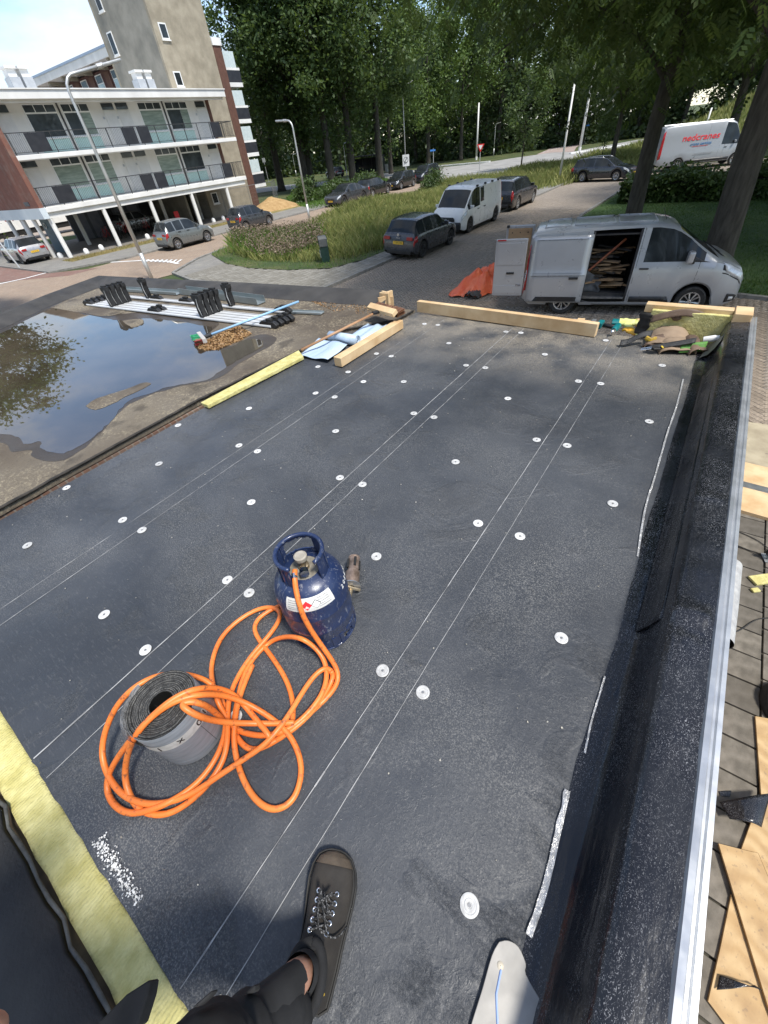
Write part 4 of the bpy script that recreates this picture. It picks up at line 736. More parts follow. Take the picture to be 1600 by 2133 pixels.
# ================================================================ STREET FURNITURE
m_lamp = mat('galvanised_lamp_post', (0.50, 0.50, 0.49), (0.62, 0.62, 0.6), .42, .6, ns=3); m_wpole = mat('white_post', (0.68, 0.67, 0.63), (0.78, 0.77, 0.74), .5, ns=2)
def lamp(label, base, top, tip, r0=.09, r1=.055, head=.75, group=None):
    o = thing('street_lamp', label, 'street lamp', base, 0, group); b0 = Vector(base)
    MB().tube([(0, 0, 0), (0, 0, 1.1)], r0 * 1.12, 12).build('base_sleeve', m_lamp, o, smooth=True)
    t = Vector(top) - b0; e = Vector(tip) - b0; pts = [(0, 0, 1.05), tuple(t * .6), tuple(t * .93)] ; arm = e - t
    bend = [t * .93 + Vector((0, 0, (t.z * .07) * math.sin(a))) + Vector((arm.x, arm.y, 0)).normalized() * (t.z * .07) * (1 - math.cos(a)) for a in (R(25), R(50), R(70), R(85))]
    MB().tube(pts + [tuple(q) for q in bend] + [tuple(e - (e - bend[-1]).normalized() * head)], [r0, r0 * .8, r1] + [r1] * 5, 12).build('mast', m_lamp, o, smooth=True)
    d_ = (e - bend[-1]).normalized(); h0 = e - d_ * head; M_ = d_.to_track_quat('X', 'Z').to_matrix()
    hd_ = MB().box((0, 0, 0), (head, .26, .10), m=M_); hd_.v = [tuple(Vector(a) + h0 + d_ * head * .5) for a in hd_.v]; hd_.build('lamp_head', m_lamp, o, bevel=.035); MB().tube([h0 - d_ * .22, h0 + d_ * .05], r1 * 1.5, 10).build('clamp', m_lamp, o)
    return o
l1 = px(316, 580); tp1 = pxX(250, 125, l1.x + .25)
lamp('tall grey lamp post with bent arm standing between flat roof and gallery flat', l1, (l1.x, l1.y, 7.0), tp1, .085, .055, .85)
l2 = px(646, 463); lamp('lamp post at the meadow edge across from the sand heap', l2, (l2.x, l2.y, 5.55), pxY(576, 252, l2.y), .075, .05, .7)
l3 = px(846, 362); lamp('slim far lamp post rising behind the dark crossover', l3, (l3.x, l3.y, 9.3), (l3.x + 1.2, l3.y + .8, 9.6), .09, .06, .8)
for (a, b_, lab) in (((724, 372), (706, 300), 'grey lamp post among tree trunks near the bus shelter'), ((618, 368), (611, 322), 'small grey lamp post in far grass behind tree trunks'), ((1028, 326), (1030, 258), 'slim lamp post on the green beyond the crossing road')):
    q = px(*a); t = pxY(b_[0], b_[1], q.y); lamp(lab, q, (q.x, q.y, t.z), (q.x + .9, q.y, t.z + .1), .07, .05, .4)
def pole(label, b_px, t_px, r=.07, foot=True, top=None):
    q = px(*b_px); t = pxY(t_px[0], t_px[1], q.y); o = thing('white_post', label, 'post', q); MB().tube([(0, 0, .3), (0, 0, t.z)], [r, r * .7], 12).build('shaft', m_wpole, o, smooth=True)
    MB().tube([(0, 0, -.02), (0, 0, .42)], r * 1.15, 12).build('foot', black_plastic if foot else m_wpole, o); return o
pole('tall white post with black foot beside the dark estate', (1164, 380), (1192, 175), .09); pole('white post on the far traffic island', (1207, 314), (1232, 130), .2, False); pole('white post on the green beyond the white kerb blocks', (992, 333), (990, 215), .17, False)
pole('white post leaning into the meadow bank behind the delivery van', (1462, 287), (1475, 225), .14, False)
q = px(43, 560); o = thing('sign_post', 'bare silver pole with weeds at its foot before the silver hatchback', 'post', q); MB().tube([(0, 0, 0), (-1.1, -.2, 3.6)], .05, 8).build('shaft', m_lamp, o)
def sign(label, b_px, t_px, kind, cat='sign'):
    q = px(*b_px); t = pxY(t_px[0], t_px[1], q.y); sc = (Vector(q) - CAM).dot(CF) / 817; o = thing('road_sign', label, cat, q); MB().tube([(0, 0, 0), (0, 0, t.z)], .045, 8).build('pole', m_lamp, o)
    f = Vector((-q.x, -q.y, 0)).normalized(); sx = Vector((-f.y, f.x, 0)); 
    K = {'zone': .62, 'yield': .46, 'name': .45, 'no': .5}.get(kind, .6)
    def quad(n, pts, m, off, par=o): 
        vs = [sx * a * K + Vector((0, 0, t.z + b_ * K)) + f * off for a, b_ in pts]; return MB().add(vs, [tuple(range(len(vs)))]).build(n, m, par, solid=.015)
    circ = lambda r_, n=20, cz=0: [(r_ * math.cos(2 * math.pi * i / n), cz + r_ * math.sin(2 * math.pi * i / n)) for i in range(n)]
    if kind == 'zone':
        s_ = quad('sign_plate', [(-.75, -2.0), (.75, -2.0), (.75, 0), (-.75, 0)], mat('white_sign_face', (0.62, 0.63, 0.63), None, .4), .07); quad('zone_ring', circ(.52, 20, -.9), mat('dark_grey_ring', (0.08, 0.08, 0.09), None, .5), .10, s_); quad('zone_disc', circ(.42, 20, -.9), mat('white_sign_face', (0.62, 0.63, 0.63), None, .4), .125, s_); quad('zone_slash', [(-.42, -1.35), (-.3, -1.42), (.42, -.45), (.3, -.38)], mat('dark_grey_ring', (0.08, 0.08, 0.09), None, .5), .15, s_)
    elif kind == 'yield':
        s_ = quad('sign_plate', [(-.9, 0), (0, -1.5), (.9, 0)], mat('red_sign_face', (0.55, 0.03, 0.03), None, .4), .07); quad('sign_centre', [(-.52, -.2), (0, -1.05), (.52, -.2)], white_paint, .10, s_)
    elif kind == 'name':
        quad('name_plate', [(-1.1, -.7), (.7, -.7), (.7, -.25), (-1.1, -.25)], mat('blue_name_plate', (0.05, 0.2, 0.55), None, .4), .07)
    elif kind == 'no':
        s_ = quad('sign_disc', circ(.5, 20, -.5), mat('blue_name_plate', (0.05, 0.2, 0.55), None, .4), .07); quad('ring', [(-.34, -.9), (-.24, -.95), (.34, -.12), (.24, -.06)], m_redl, .1, s_); quad('under_plate', [(-.55, -1.5), (.55, -1.5), (.55, -1.1), (-.55, -1.1)], white_paint, .07)
    else: quad('sign_plate', [(-.5, -1.1), (.5, -1.1), (.5, 0), (-.5, 0)], mat('grey_sign_back', (0.22, 0.23, 0.23), None, .5), .07)
sign('white zone sign with dark slashed circle on a post behind the black cars', (847, 366), (843, 322), 'zone'); sign('red and white give-way triangle at the crossing road', (998, 366), (999, 300), 'yield')
sign('blue street name plate on a post beyond the crossover', (903, 352), (903, 309), 'name'); sign('blue no-parking disc with white under-plate at the wood edge', (1157, 303), (1163, 255), 'no'); sign('blue name board near the far traffic island', (1217, 300), (1222, 258), 'name'); sign('grey sign back on a pole among far trunks', (1185, 298), (1191, 248), 'back'); sign('grey board on a post at the wood edge right of the far island', (1243, 293), (1250, 252), 'back'); sign('large grey route sign seen from behind beside the tower balconies', (560, 380), (540, 330), 'back')
# litter bin
q = px(680, 549); bn = thing('litter_bin', 'dark green litter bin with white graffiti at the meadow tip', 'litter bin', q, math.atan2(-q.x, q.y) * 0 - .75)
mg = mat('dark_green_plastic', (0.012, 0.035, 0.03), (0.02, 0.05, 0.042), .4, ns=8); prof = [(-.21, .0), (.21, .0), (.25, .75), (.235, .98), (.15, 1.06), (-.15, 1.06), (-.235, .98), (-.25, .75)]
MB().extr(prof, 'y', -.19, .19).build('body', mg, bn, bevel=.02); MB().extr([(-.26, .72), (-.235, .99), (-.14, 1.075), (.14, 1.075), (.235, .99), (.26, .72), (.275, .72), (.26, 1.0), (.15, 1.095), (-.15, 1.095), (-.26, 1.0), (-.275, .72)], 'y', -.2, .16).build('hood_rim', mat('grey_hood_rim', (0.07, 0.075, 0.075), None, .5), bn)
MB().box((0, -.195, .88), (.26, .02, .12)).build('slot', m_seam, bn, bevel=.02); MB().box((0, 0, .0), (.1, .1, .1)).build('foot', m_lamp, bn)
random.seed(5)
mb = MB(); 
for i in range(3): mb.tube(catmull([(random.uniform(-.14, .14), -.196, random.uniform(.25, .6)) for _ in range(5)], 5), .010, 4)
mb.build('graffiti', white_paint, bn)
# white stone bollards in the verge
for i, a in enumerate(((100, 536), (128, 537), (182, 528), (213, 520), (309, 497), (446, 463), (466, 458))):
    q = px(*a); o = thing('stone_bollard', 'low white rounded stone at the verge before the gallery flat', 'bollard', q, random.uniform(0, 3), 'white stones along the verge'); MB().lathe([(.17, 0), (.18, .12), (.15, .25), (.08, .32), (.001, .34)], 10).build('stone', white_paint, o, smooth=True)
# delivery truck behind the building
t0 = pxY(90, 520, 19.0); trk = thing('box_truck', 'white box truck lettered in red and black behind the gallery flat pillars', 'truck', (-57, 17.0, 0), 0)
MB().b2(-2.2, 0, -1.6, 6.6, .95, 3.6).build('cargo_box', white_paint, trk); MB().b2(-2.1, -.1, 6.7, 8.6, .6, 2.9).build('cab', white_paint, trk, bevel=.15); MB().b2(-2.0, -.1, -1.5, 8.4, .5, .94).build('chassis', m_seam, trk)
for y in (0, 1.1, 7.5): MB().lathe([(.3, -.12), (.48, -.12), (.48, .12), (.3, .12)], 18, (-.2, y, .48), m=Matrix.Rotation(R(90), 3, 'Y')).build('wheel', rubber, trk)
text('lettering', "'t H", 1.05, mat('dark_red_lettering', (0.3, 0.02, 0.02), None, .5), trk, Matrix(((0, 0, 1, .012), (1, 0, 0, .1), (0, 1, 0, 2.0), (0, 0, 0, 1))), .004, 'LEFT'); text('lettering', 'oevenhoek', 1.05, m_ink, trk, Matrix(((0, 0, 1, .012), (1, 0, 0, 1.55), (0, 1, 0, 2.0), (0, 0, 0, 1))), .004, 'LEFT')
struct('yard_grass', [(-54.5, 14), (-49.2, 14), (-49.2, 22.5), (-54.5, 20)], .016, m_lawn)
# bicycles under the flat
def bike(loc, rz, frame):
    o = thing('bicycle', 'parked city bicycle in the row under the gallery flat', 'bicycle', loc, rz, 'bicycles under the gallery flat'); M_ = Matrix.Rotation(R(90), 3, 'X')
    for x in (-.53, .53): w = MB().lathe([(.33, -.02), (.35, 0), (.33, .02), (.31, 0), (.33, -.02)], 20, (x, 0, .35), m=M_).build('wheel', rubber, o)
    mb = MB(); [mb.tube(q, .02, 5) for q in ([(-.53, 0, .35), (-.08, 0, .3), (.4, 0, .82), (.53, 0, .35)], [(-.08, 0, .3), (-.2, 0, .9)], [(-.18, 0, .8), (.4, 0, .82)], [(-.53, 0, .35), (-.18, 0, .8)], [(.4, 0, .82), (.36, 0, 1.05)])]; mb.build('frame', frame, o)
    MB().box((-.21, 0, .93), (.25, .14, .05)).build('saddle', black_plastic, o, bevel=.02); MB().tube([(.28, -.28, 1.08), (.38, -.12, 1.06), (.38, .12, 1.06), (.28, .28, 1.08)], .015, 5).build('handlebar', black_plastic, o)
for i in range(12): bike((-41.6 + random.uniform(-.15, .15), 18.9 + i * .46, .015), random.uniform(-.15, .15), m_rail if i % 4 else mat('red_bike_frame', (0.4, 0.02, 0.02), None, .4))
sc_ = thing('mobility_scooter', 'red scooter parked beside the bicycles under the flat', 'scooter', (-40.6, 25.0, .012)); MB().box((0, 0, .35), (.9, .5, .18)).build('deck', m_redl, sc_, bevel=.06); MB().box((.42, 0, .75), (.12, .46, .8)).build('leg_shield', m_redl, sc_, bevel=.05); MB().box((-.25, 0, .68), (.4, .42, .12)).build('seat', black_plastic, sc_, bevel=.04)
for x in (-.35, .5): MB().lathe([(.1, -.06), (.18, -.06), (.18, .06), (.1, .06)], 14, (x, 0, .18), m=Matrix.Rotation(R(90), 3, 'X')).build('wheel', rubber, sc_)
# sand heap and building-site fence
sh = thing('sand_heap', 'heap of yellow building sand at the foot of the tower', 'sand heap', (-37.8, 34.4, 0))
MB().grid(lambda u, v_: ((lambda a, r_: (2.0 * r_ * math.cos(a) * (1 + .12 * math.sin(3 * a)), 3.0 * r_ * math.sin(a), max(0.0, 1.0 * (1 - r_) ** .85 + .13 * fbm(r_ * 3 * math.cos(a), r_ * 3 * math.sin(a), 2) * (1 - r_))))(2 * math.pi * u, v_)), 40, 18).build('sand', mat('yellow_sand', (0.30, 0.185, 0.075), (0.42, 0.28, 0.13), .95, ns=3, bump=.5, bs=30), sh, smooth=True)
m_mesh = mat('fence_wire', (0.2, 0.2, 0.2), (0.28, 0.28, 0.28), .5, .6)
def fence(p0, p1, lab):
    p0, p1 = Vector(p0), Vector(p1); L_ = (p1 - p0).length; o = thing('site_fence', lab, 'fence', p0, math.atan2(p1.y - p0.y, p1.x - p0.x), 'mesh fence panels round the tower')
    MB().tube([(0, 0, 0), (0, 0, 2), (L_, 0, 2), (L_, 0, 0)], .025, 6).build('frame', m_mesh, o); mb = MB()
    for x in np.arange(.15, L_, .15): mb.box((x, 0, 1.05), (.006, .006, 1.85))
    for z in np.arange(.2, 2, .3): mb.box((L_ / 2, 0, z), (L_, .006, .006))
    tag(mb.build('wire_mesh', m_mesh, o, recalc=False), kind='stuff'); MB().box((0, 0, .07), (.25, .6, .14)).build('foot', m_kerb, o); return o
for p0, p1 in (((-39.6, 26.5, .012), (-39.6, 29.9, .012)), ((-39.6, 30, .012), (-39.9, 33.4, .0)), ((-39.9, 33.5, 0), (-40.2, 36.9, 0)), ((-40.2, 37, 0), (-42.5, 39.6, 0))): fence(p0, p1, 'wire mesh site fence panel at the tower foot')
# bus shelter
q = px(765, 364); bs = thing('bus_shelter', 'dark glazed bus shelter with poster case by the crossing road', 'bus shelter', q, R(20))
for i, x in enumerate((-2.4, -.8, .8, 2.4)): MB().box((x, .7, 1.2), (.08, .08, 2.4)).build('post', m_rail, bs); 
MB().box((0, .1, 2.45), (5.2, 1.7, .14)).build('roof', m_rail, bs); MB().box((0, .7, 1.2), (4.9, .02, 1.9)).build('rear_glass', dark_glass, bs); MB().box((0, .4, .5), (3.2, .35, .06)).build('bench', m_rail, bs); pc = MB().box((2.9, 0, 1.3), (.5, 1.2, 2.1)).build('poster_case', m_rail, bs); MB().box((2.9, -.61, 1.35), (.42, .01, 1.7)).build('poster', mat('poster_print', (0.5, 0.55, 0.6), (0.3, 0.5, 0.25), .5, ns=1.5), pc); MB().box((3.5, .1, .6), (.5, .5, 1.0)).build('waste_bin', m_lamp, bs, bevel=.03)  # poster case is a plain box with a pale printed sheet
# ================================================================ VEGETATION
def leaf_mat(name, a, b, trans=0.35):
    g = NG(name); ge = g.n('ShaderNodeNewGeometry'); v = g.co()
    c = g.ramp(ge.outputs['Random Per Island'], 0.0, 1.0, a, b); c = g.mix(g.math('MULTIPLY', g.ramp(g.noise(v, .55, 3), .35, .65), .55), c, tuple(.55 * x for x in a))
    g.set(c, .55); t = g.n('ShaderNodeBsdfTranslucent'); g.l(g.mix(.5, c, (0.16, 0.22, 0.03)), t.inputs[0]); m_ = g.n('ShaderNodeMixShader'); m_.inputs[0].default_value = trans
    g.l(g.b.outputs[0], m_.inputs[1]); g.l(t.outputs[0], m_.inputs[2]); g.l(m_.outputs[0], g.o.inputs[0]); return g.m
m_lf = leaf_mat('dense_green_leaves', (0.062, 0.115, 0.036), (0.14, 0.205, 0.065), .42); m_lf2 = leaf_mat('light_green_leaves', (0.075, 0.14, 0.03), (0.15, 0.22, 0.055)); m_lfn = leaf_mat('compound_leaves', (0.052, 0.095, 0.024), (0.115, 0.165, 0.04), .45); m_lfd = leaf_mat('dark_wood_leaves', (0.035, 0.065, 0.024), (0.07, 0.11, 0.034), .3)
m_hedge = leaf_mat('hedge_leaves', (0.045, 0.085, 0.02), (0.10, 0.16, 0.04), .25)
m_bark = mat('grey_brown_bark', (0.04, 0.034, 0.026), (0.085, 0.075, 0.058), .9, ns=3, stretch=(4, 4, .8), bump=.9, bs=9, bd=.03)
def leaves(pts, size, aspect=.55, droop=0.0, rng=RNG, jitter=.55):
    n = len(pts); nr = rng.normal(size=(n, 3)); nr[:, 2] = np.abs(nr[:, 2]) + .35; nr /= np.linalg.norm(nr, axis=1)[:, None]
    t = np.cross(nr, rng.normal(size=(n, 3))); t /= np.linalg.norm(t, axis=1)[:, None] + 1e-9; t[:, 2] -= droop; t /= np.linalg.norm(t, axis=1)[:, None]; b_ = np.cross(nr, t)
    s_ = size * (1 + jitter * rng.uniform(-1, 1, n))[:, None]; V = np.stack([pts - t * s_ * .5, pts + b_ * s_ * aspect * .5, pts + t * s_ * .5, pts - b_ * s_ * aspect * .5], 1)
    return V
def quads(V): n = len(V); return np.arange(n * 4).reshape(n, 4)
def crown_pts(n_clump, per, rad, rc, rng, flat_bottom=.0, shell=.66):
    d = rng.normal(size=(n_clump, 3)); d /= np.linalg.norm(d, axis=1)[:, None]; r_ = shell + (1 - shell) * rng.uniform(0, 1, n_clump) ** .7; lump = 1 + .16 * np.sin(d[:, 0] * 5 + d[:, 2] * 4 + rng.uniform(0, 6)) + .12 * np.sin(d[:, 1] * 7 - d[:, 2] * 3)
    c = d * (r_ * lump)[:, None] * np.array(rad); 
    p = np.repeat(c, per, 0) + rng.normal(size=(n_clump * per, 3)) * np.array([rc, rc, rc * .7]) * rng.uniform(.5, 1.1, (n_clump, 1)).repeat(per, 0)
    return p
def tree_mesh(seed, H, cb, rad, n_clump, per, rc, leaf, trunk_r, mleaf, name='tree', limbs=6, lean=(0, 0), mb_=m_bark):
    rng = np.random.default_rng(seed); rz = (H - cb) / 2; p = crown_pts(n_clump, per, (rad, rad, rz), rc, rng); p[:, 2] += cb + rz
    crown = np_mesh('crown', leaves(p, leaf, rng=rng), quads(p), mleaf)
    mb = MB(); rnd = random.Random(seed); th = cb + rz * .9; pts = [Vector((lean[0] * t + .12 * math.sin(t * 5 + seed) * t, lean[1] * t, th * t)) for t in (0, .03, .1, .25, .45, .65, .85, 1)]
    mb.tube(pts, [trunk_r * f for f in (1.45, 1.15, 1, .92, .8, .62, .4, .12)], 12)
    for i in range(limbs):
        a = 2 * math.pi * i / limbs + rnd.uniform(-.4, .4); t = rnd.uniform(.5, .85); b0 = Vector((lean[0] * t, lean[1] * t, th * t)); L_ = rad * rnd.uniform(.5, .85); d = Vector((math.cos(a), math.sin(a), .8))
        mb.tube([b0, b0 + d * L_ * .35, b0 + d * L_ * .75 + Vector((0, 0, .3)), b0 + Vector((math.cos(a), math.sin(a), .75)) * L_], [trunk_r * .35, trunk_r * .28, trunk_r * .15, .03], 7)
    tr = mb.build('trunk', mb_, None, smooth=True)
    for o in (crown, tr): COL.objects.unlink(o)
    return crown, tr
def plant(tm, label, loc, rz=0.0, s=(1, 1, 1), group=None, name='tree', cat='tree'):
    o = thing(name, label, cat, loc, rz, group); o.scale = s
    for q in tm: c = link(bpy.data.objects.new(q.name.split('.')[0], q.data)); c.parent = o
    return o
FT = [tree_mesh(11 + i, 27, 5.5, 6.2, 120, 190, 1.0, .36, .45, m_lf, limbs=7) for i in range(3)]
LT = [tree_mesh(31 + i, 20, 3.5, 5.0, 100, 140, .9, .34, .3, m_lf2, limbs=6) for i in range(2)]
WT = [tree_mesh(51 + i, 22, 3.0, 5.5, 100, 120, 1.1, .46, .35, m_lfd, limbs=5) for i in range(2)]
g1 = 'tall trees in the row behind the parked cars'
spots = [((447, 396), 0, 'tall dense tree close behind the tower balconies'), ((588, 398), 1, 'tall dense tree behind the mesh fence'), ((641, 396), 2, 'tall dense tree whose trunk stands by the far lamp post'), ((651, 393), 0, 'slender-trunked tall tree beside the meadow lamp post'), ((694, 392), 1, 'tall leafy tree with stout dark trunk above the saloon'), ((737, 385), 2, 'tall leafy tree with forked trunk beside the bus shelter'), ((793, 374), 0, 'tall leafy tree with thick trunk over the black hatchbacks')]
for i, (a, kx, lab) in enumerate(spots): q = px(*a); plant(FT[kx], lab, (q.x, q.y, -.02), i * 1.3, (1.05, 1.05, 1.0 + .05 * math.sin(i * 2)), g1, 'tall_tree')
plant(LT[0], 'lighter green tree beyond the zone sign', tuple(px(815, 362)[:2]) + (-.02,), .4, (1.1, 1.1, 1.15), None, 'leafy_tree'); plant(LT[1], 'lighter green tree behind the street name plate', tuple(px(893, 345)[:2]) + (-.02,), 2, (1.15, 1.15, 1.2), None, 'leafy_tree')
plant(LT[0], 'lighter tree on the green behind the give-way sign', tuple(px(960, 334)[:2]) + (-.02,), 3, (1.1, 1.1, 1.2), None, 'leafy_tree')
g2 = 'dark trees of the wood beyond the crossing road'
wd = [(-118, 82), (-104, 96), (-92, 84), (-82, 102), (-74, 90), (-64, 102), (-56, 92), (-48, 108), (-41, 98), (-34, 112), (-27, 104), (-20, 116), (-12, 112), (-4, 122), (5, 116), (14, 124), (24, 112), (-66, 118), (-50, 122), (-36, 126), (-22, 132), (-8, 136), (8, 134), (22, 130), (34, 120), (-88, 118), (-106, 112), (-125, 100)]
for i, (x, y) in enumerate(wd): plant(WT[i % 2], 'dark tree in the wood beyond the crossing road', (x, y, hill(x, y)), i * 1.1, (1.1 + .1 * math.sin(i), 1.1 + .1 * math.sin(i), 1.05 + .2 * math.cos(i * 1.7)), g2, 'wood_tree')
rng = np.random.default_rng(91); n = 26000; xx = rng.uniform(-150, 45, n); p = np.stack([xx, 138 + rng.uniform(0, 10, n) + .10 * (xx + 40), rng.uniform(0, 1, n) ** 1.1 * (17 + 5 * np.sin(xx * .13) + 3 * np.sin(xx * .41))], 1); p[:, 2] += np.where(p[:, 0] > -16, 6, 0)
tag(np_mesh('distant_wood', leaves(p, 1.5, .8, rng=rng), quads(p), m_lfd), 'dark continuous wood closing the view behind all trees', 'wood', kind='stuff')
# undergrowth along the wood edge
rng = np.random.default_rng(92); n = 16000; xx = rng.uniform(-125, 35, n); p = np.stack([xx, np.interp(xx, [-125, -80, -45, -20, 35], [84, 88, 96, 112, 118]) + rng.normal(0, 2.0, n), np.abs(rng.normal(0, 1.2, n)) * (1 + .5 * np.sin(xx * .7))], 1); p[:, 2] += np.array([max(0, hill(a, b_)) for a, b_ in p[:, :2]])
tag(np_mesh('undergrowth', leaves(p, .7, .7, rng=rng), quads(p), m_lfd), 'low dark undergrowth along the edge of the wood', 'undergrowth', kind='stuff')
# park trees on the right, with drooping compound leaves
def spray_tree(seed, H, cb, rad, n_spray, trunk_r, lean, low, at=None):
    rng = np.random.default_rng(seed); d = rng.normal(size=(n_spray, 3)); d /= np.linalg.norm(d, axis=1)[:, None]; r_ = .45 + .55 * rng.uniform(0, 1, n_spray) ** .6
    rz = (H - cb) / 2; cl = rng.normal(size=(160, 3)); cl /= np.linalg.norm(cl, axis=1)[:, None]; pick = cl[rng.integers(0, 160, n_spray)] + rng.normal(size=(n_spray, 3)) * .13; d = np.where(rng.uniform(0, 1, (n_spray, 1)) < .8, pick, d)
    c = d * r_[:, None] * np.array([rad, rad, rz]); c[:, 2] += cb + rz; hr = np.hypot(c[:, 0], c[:, 1]) / rad; c[:, 2] -= low * hr ** 2 * rng.uniform(.3, 1.0, n_spray)
    c[:, 0] += lean[0]; c[:, 1] += lean[1]
    if at is not None: c = c[np.linalg.norm(c + np.array(at) - np.array(CAM), axis=1) > 11.0]; n_spray = len(c)
    ang = rng.uniform(0, 2 * np.pi, n_spray); ax = np.stack([np.cos(ang), np.sin(ang), -rng.uniform(.3, 1.3, n_spray)], 1); ax /= np.linalg.norm(ax, axis=1)[:, None]; sd_ = np.stack([-np.sin(ang), np.cos(ang), rng.uniform(-.3, .3, n_spray)], 1); sc = rng.uniform(.7, 1.25, n_spray)[:, None]
    V = []
    for k_ in range(5):
        b0 = c + ax * sc * (.09 * k_)
        for s_ in (-1, 1):
            t = sd_ * s_ + ax * .7; t /= np.linalg.norm(t, axis=1)[:, None]; t[:, 2] -= .18; w = np.cross(t, np.cross(ax, sd_)); L_ = .17 * sc * (1 - .08 * abs(k_ - 2)); V.append(np.stack([b0, b0 + t * L_ * .5 + w * .032 * sc, b0 + t * L_, b0 + t * L_ * .5 - w * .032 * sc], 1))
    V = np.concatenate(V, 0); crown = np_mesh('crown', V, quads(V), m_lfn)
    mb = MB(); rnd = random.Random(seed); th = H * .72; pts = [Vector((lean[0] * t + .1 * math.sin(6 * t + seed), lean[1] * t, th * t)) for t in (0, .02, .07, .15, .3, .5, .7, 1)]; mb.tube(pts, [trunk_r * f for f in (1.5, 1.2, 1.03, .95, .85, .6, .4, .1)], 16)
    for i in range(11):
        a = 2 * math.pi * i / 11 + rnd.uniform(-.3, .3); t = rnd.uniform(.34, .8); b0 = Vector((lean[0] * t, lean[1] * t, th * t)); L_ = rad * rnd.uniform(.55, .95); e = Vector((math.cos(a), math.sin(a), 0))
        mb.tube(catmull([b0, b0 + e * L_ * .25 + Vector((0, 0, L_ * .22)), b0 + e * L_ * .6 + Vector((0, 0, L_ * .36)), b0 + e * L_ + Vector((0, 0, L_ * .22))], 4), [trunk_r * .38 * (1 - .9 * j / 12) for j in range(13)], 7)
    tr = mb.build('trunk', m_bark, None, smooth=True)
    for o in (crown, tr): COL.objects.unlink(o)
    return crown, tr
pT2 = pxY(1512, 480, 16.0); pT1 = pxY(1328, 420, 21.0)
ST2 = spray_tree(71, 15, 5.0, 8.0, 9500, .36, (-.5, 0), 1.3, (pT2.x, pT2.y, 0)); ST1 = spray_tree(72, 16, 4.9, 8.5, 11500, .29, (0, 0), 1.2)
plant(ST2, 'big park tree with leaning mossy trunk just behind the silver van bonnet', (pT2.x, pT2.y, 0), 0, (1, 1, 1), None, 'park_tree'); plant(ST1, 'big park tree with straight dark trunk before the delivery van', (pT1.x, pT1.y, 0), 0, (1, 1, 1), None, 'park_tree')
g3 = 'park trees standing on the lawn'
for x, y, r_, s_, lab in ((14.5, 19.0, 1.2, 1.0, 'park tree on the lawn to the right of the silver van'), (11, 25, 2.9, 1.0, 'park tree on the lawn right of the hedge'), (5.5, 36, 4.0, 1.05, 'park tree just behind the clipped hedge'), (-2.2, 60, .5, 1.1, 'park tree rising behind the delivery van'), (8, 62, 2.2, 1.1, 'park tree on the bank behind the delivery van')):
    plant(ST1 if r_ > 2 else ST2, lab, (x, y, max(0, hill(x, y))), r_, (s_, s_, s_), g3, 'park_tree')
q = px(1272, 345); plant(ST1, 'slim dark tree with trunk rising behind the dark estate', (q.x, q.y, 0), 1, (.8, .8, .85), None, 'park_tree')
YT = tree_mesh(81, 8.6, 2.0, 2.4, 60, 70, .5, .25, .09, m_lf, limbs=5); q = px(1085, 352); plant(YT, 'young staked tree in the meadow before the crossing road', (q.x, q.y, 0), 0, (1, 1, 1), None, 'young_tree')
q = px(1251, 338); plant(YT, 'thin young tree beside the dark estate roof', (q.x, q.y, 0), 1, (.5, .5, .75), None, 'young_tree')
# tree that only shows in the puddle, left of the flat roof
plant(FT[1], 'round broad tree standing by the junction, mirrored in the roof puddle', (-24.0, 3.2, 0), .8, (.50, .50, .315), None, 'leafy_tree')
for i, x in enumerate((-34, -24, -13, -2, 9, 20, 31)): plant(FT[i % 3], 'unseen tall tree added behind the flat roof to darken reflections', (x, -27 - 3 * (i % 2), 0), i * .9, (.9, .9, .62 + .06 * (i % 3)), 'unseen trees added to darken reflections', 'tall_tree')  # row added out of view to darken reflections and block low sky
# hedge
rng = np.random.default_rng(61); n = 30000; x0, x1, y0, y1, hz = -5.3, 9.0, 31.4, 34.4, 1.0
face = rng.integers(0, 4, n); u = rng.uniform(0, 1, n); w = rng.uniform(0, 1, n); p = np.stack([x0 + (x1 - x0) * u, np.where(face == 0, y0 + .08 * rng.normal(size=n), y0 + (y1 - y0) * w), np.where(face == 0, hz * w, hz + .08 * rng.normal(size=n))], 1)
e = face == 3; p[e, 0] = x0 + .1 * rng.normal(size=e.sum()); p[e, 2] = hz * rng.uniform(0, 1, e.sum()); p[:, 2] += .14 * np.sin(p[:, 0] * 1.7) * (p[:, 2] > .8); up = (rng.uniform(0, 1, n) < .10) & (p[:, 2] > .85); p[up, 2] += rng.uniform(0, .45, up.sum())
hg = thing('hedge', 'clipped dark green hedge between lawn and delivery van', 'hedge', ((x0 + x1) / 2, (y0 + y1) / 2, 0)); p -= np.array([(x0 + x1) / 2, (y0 + y1) / 2, 0])
hl = np_mesh('foliage', leaves(p, .17, .7, rng=rng), quads(p), m_hedge, hg); MB().b2(x0 + .25 - 1.85, x1 - 1.85, -1.3, 1.3, 0, hz - .15).build('inner_twigs', mat('dark_twigs', (0.012, 0.014, 0.008), (0.025, 0.025, 0.015), .95), hg)
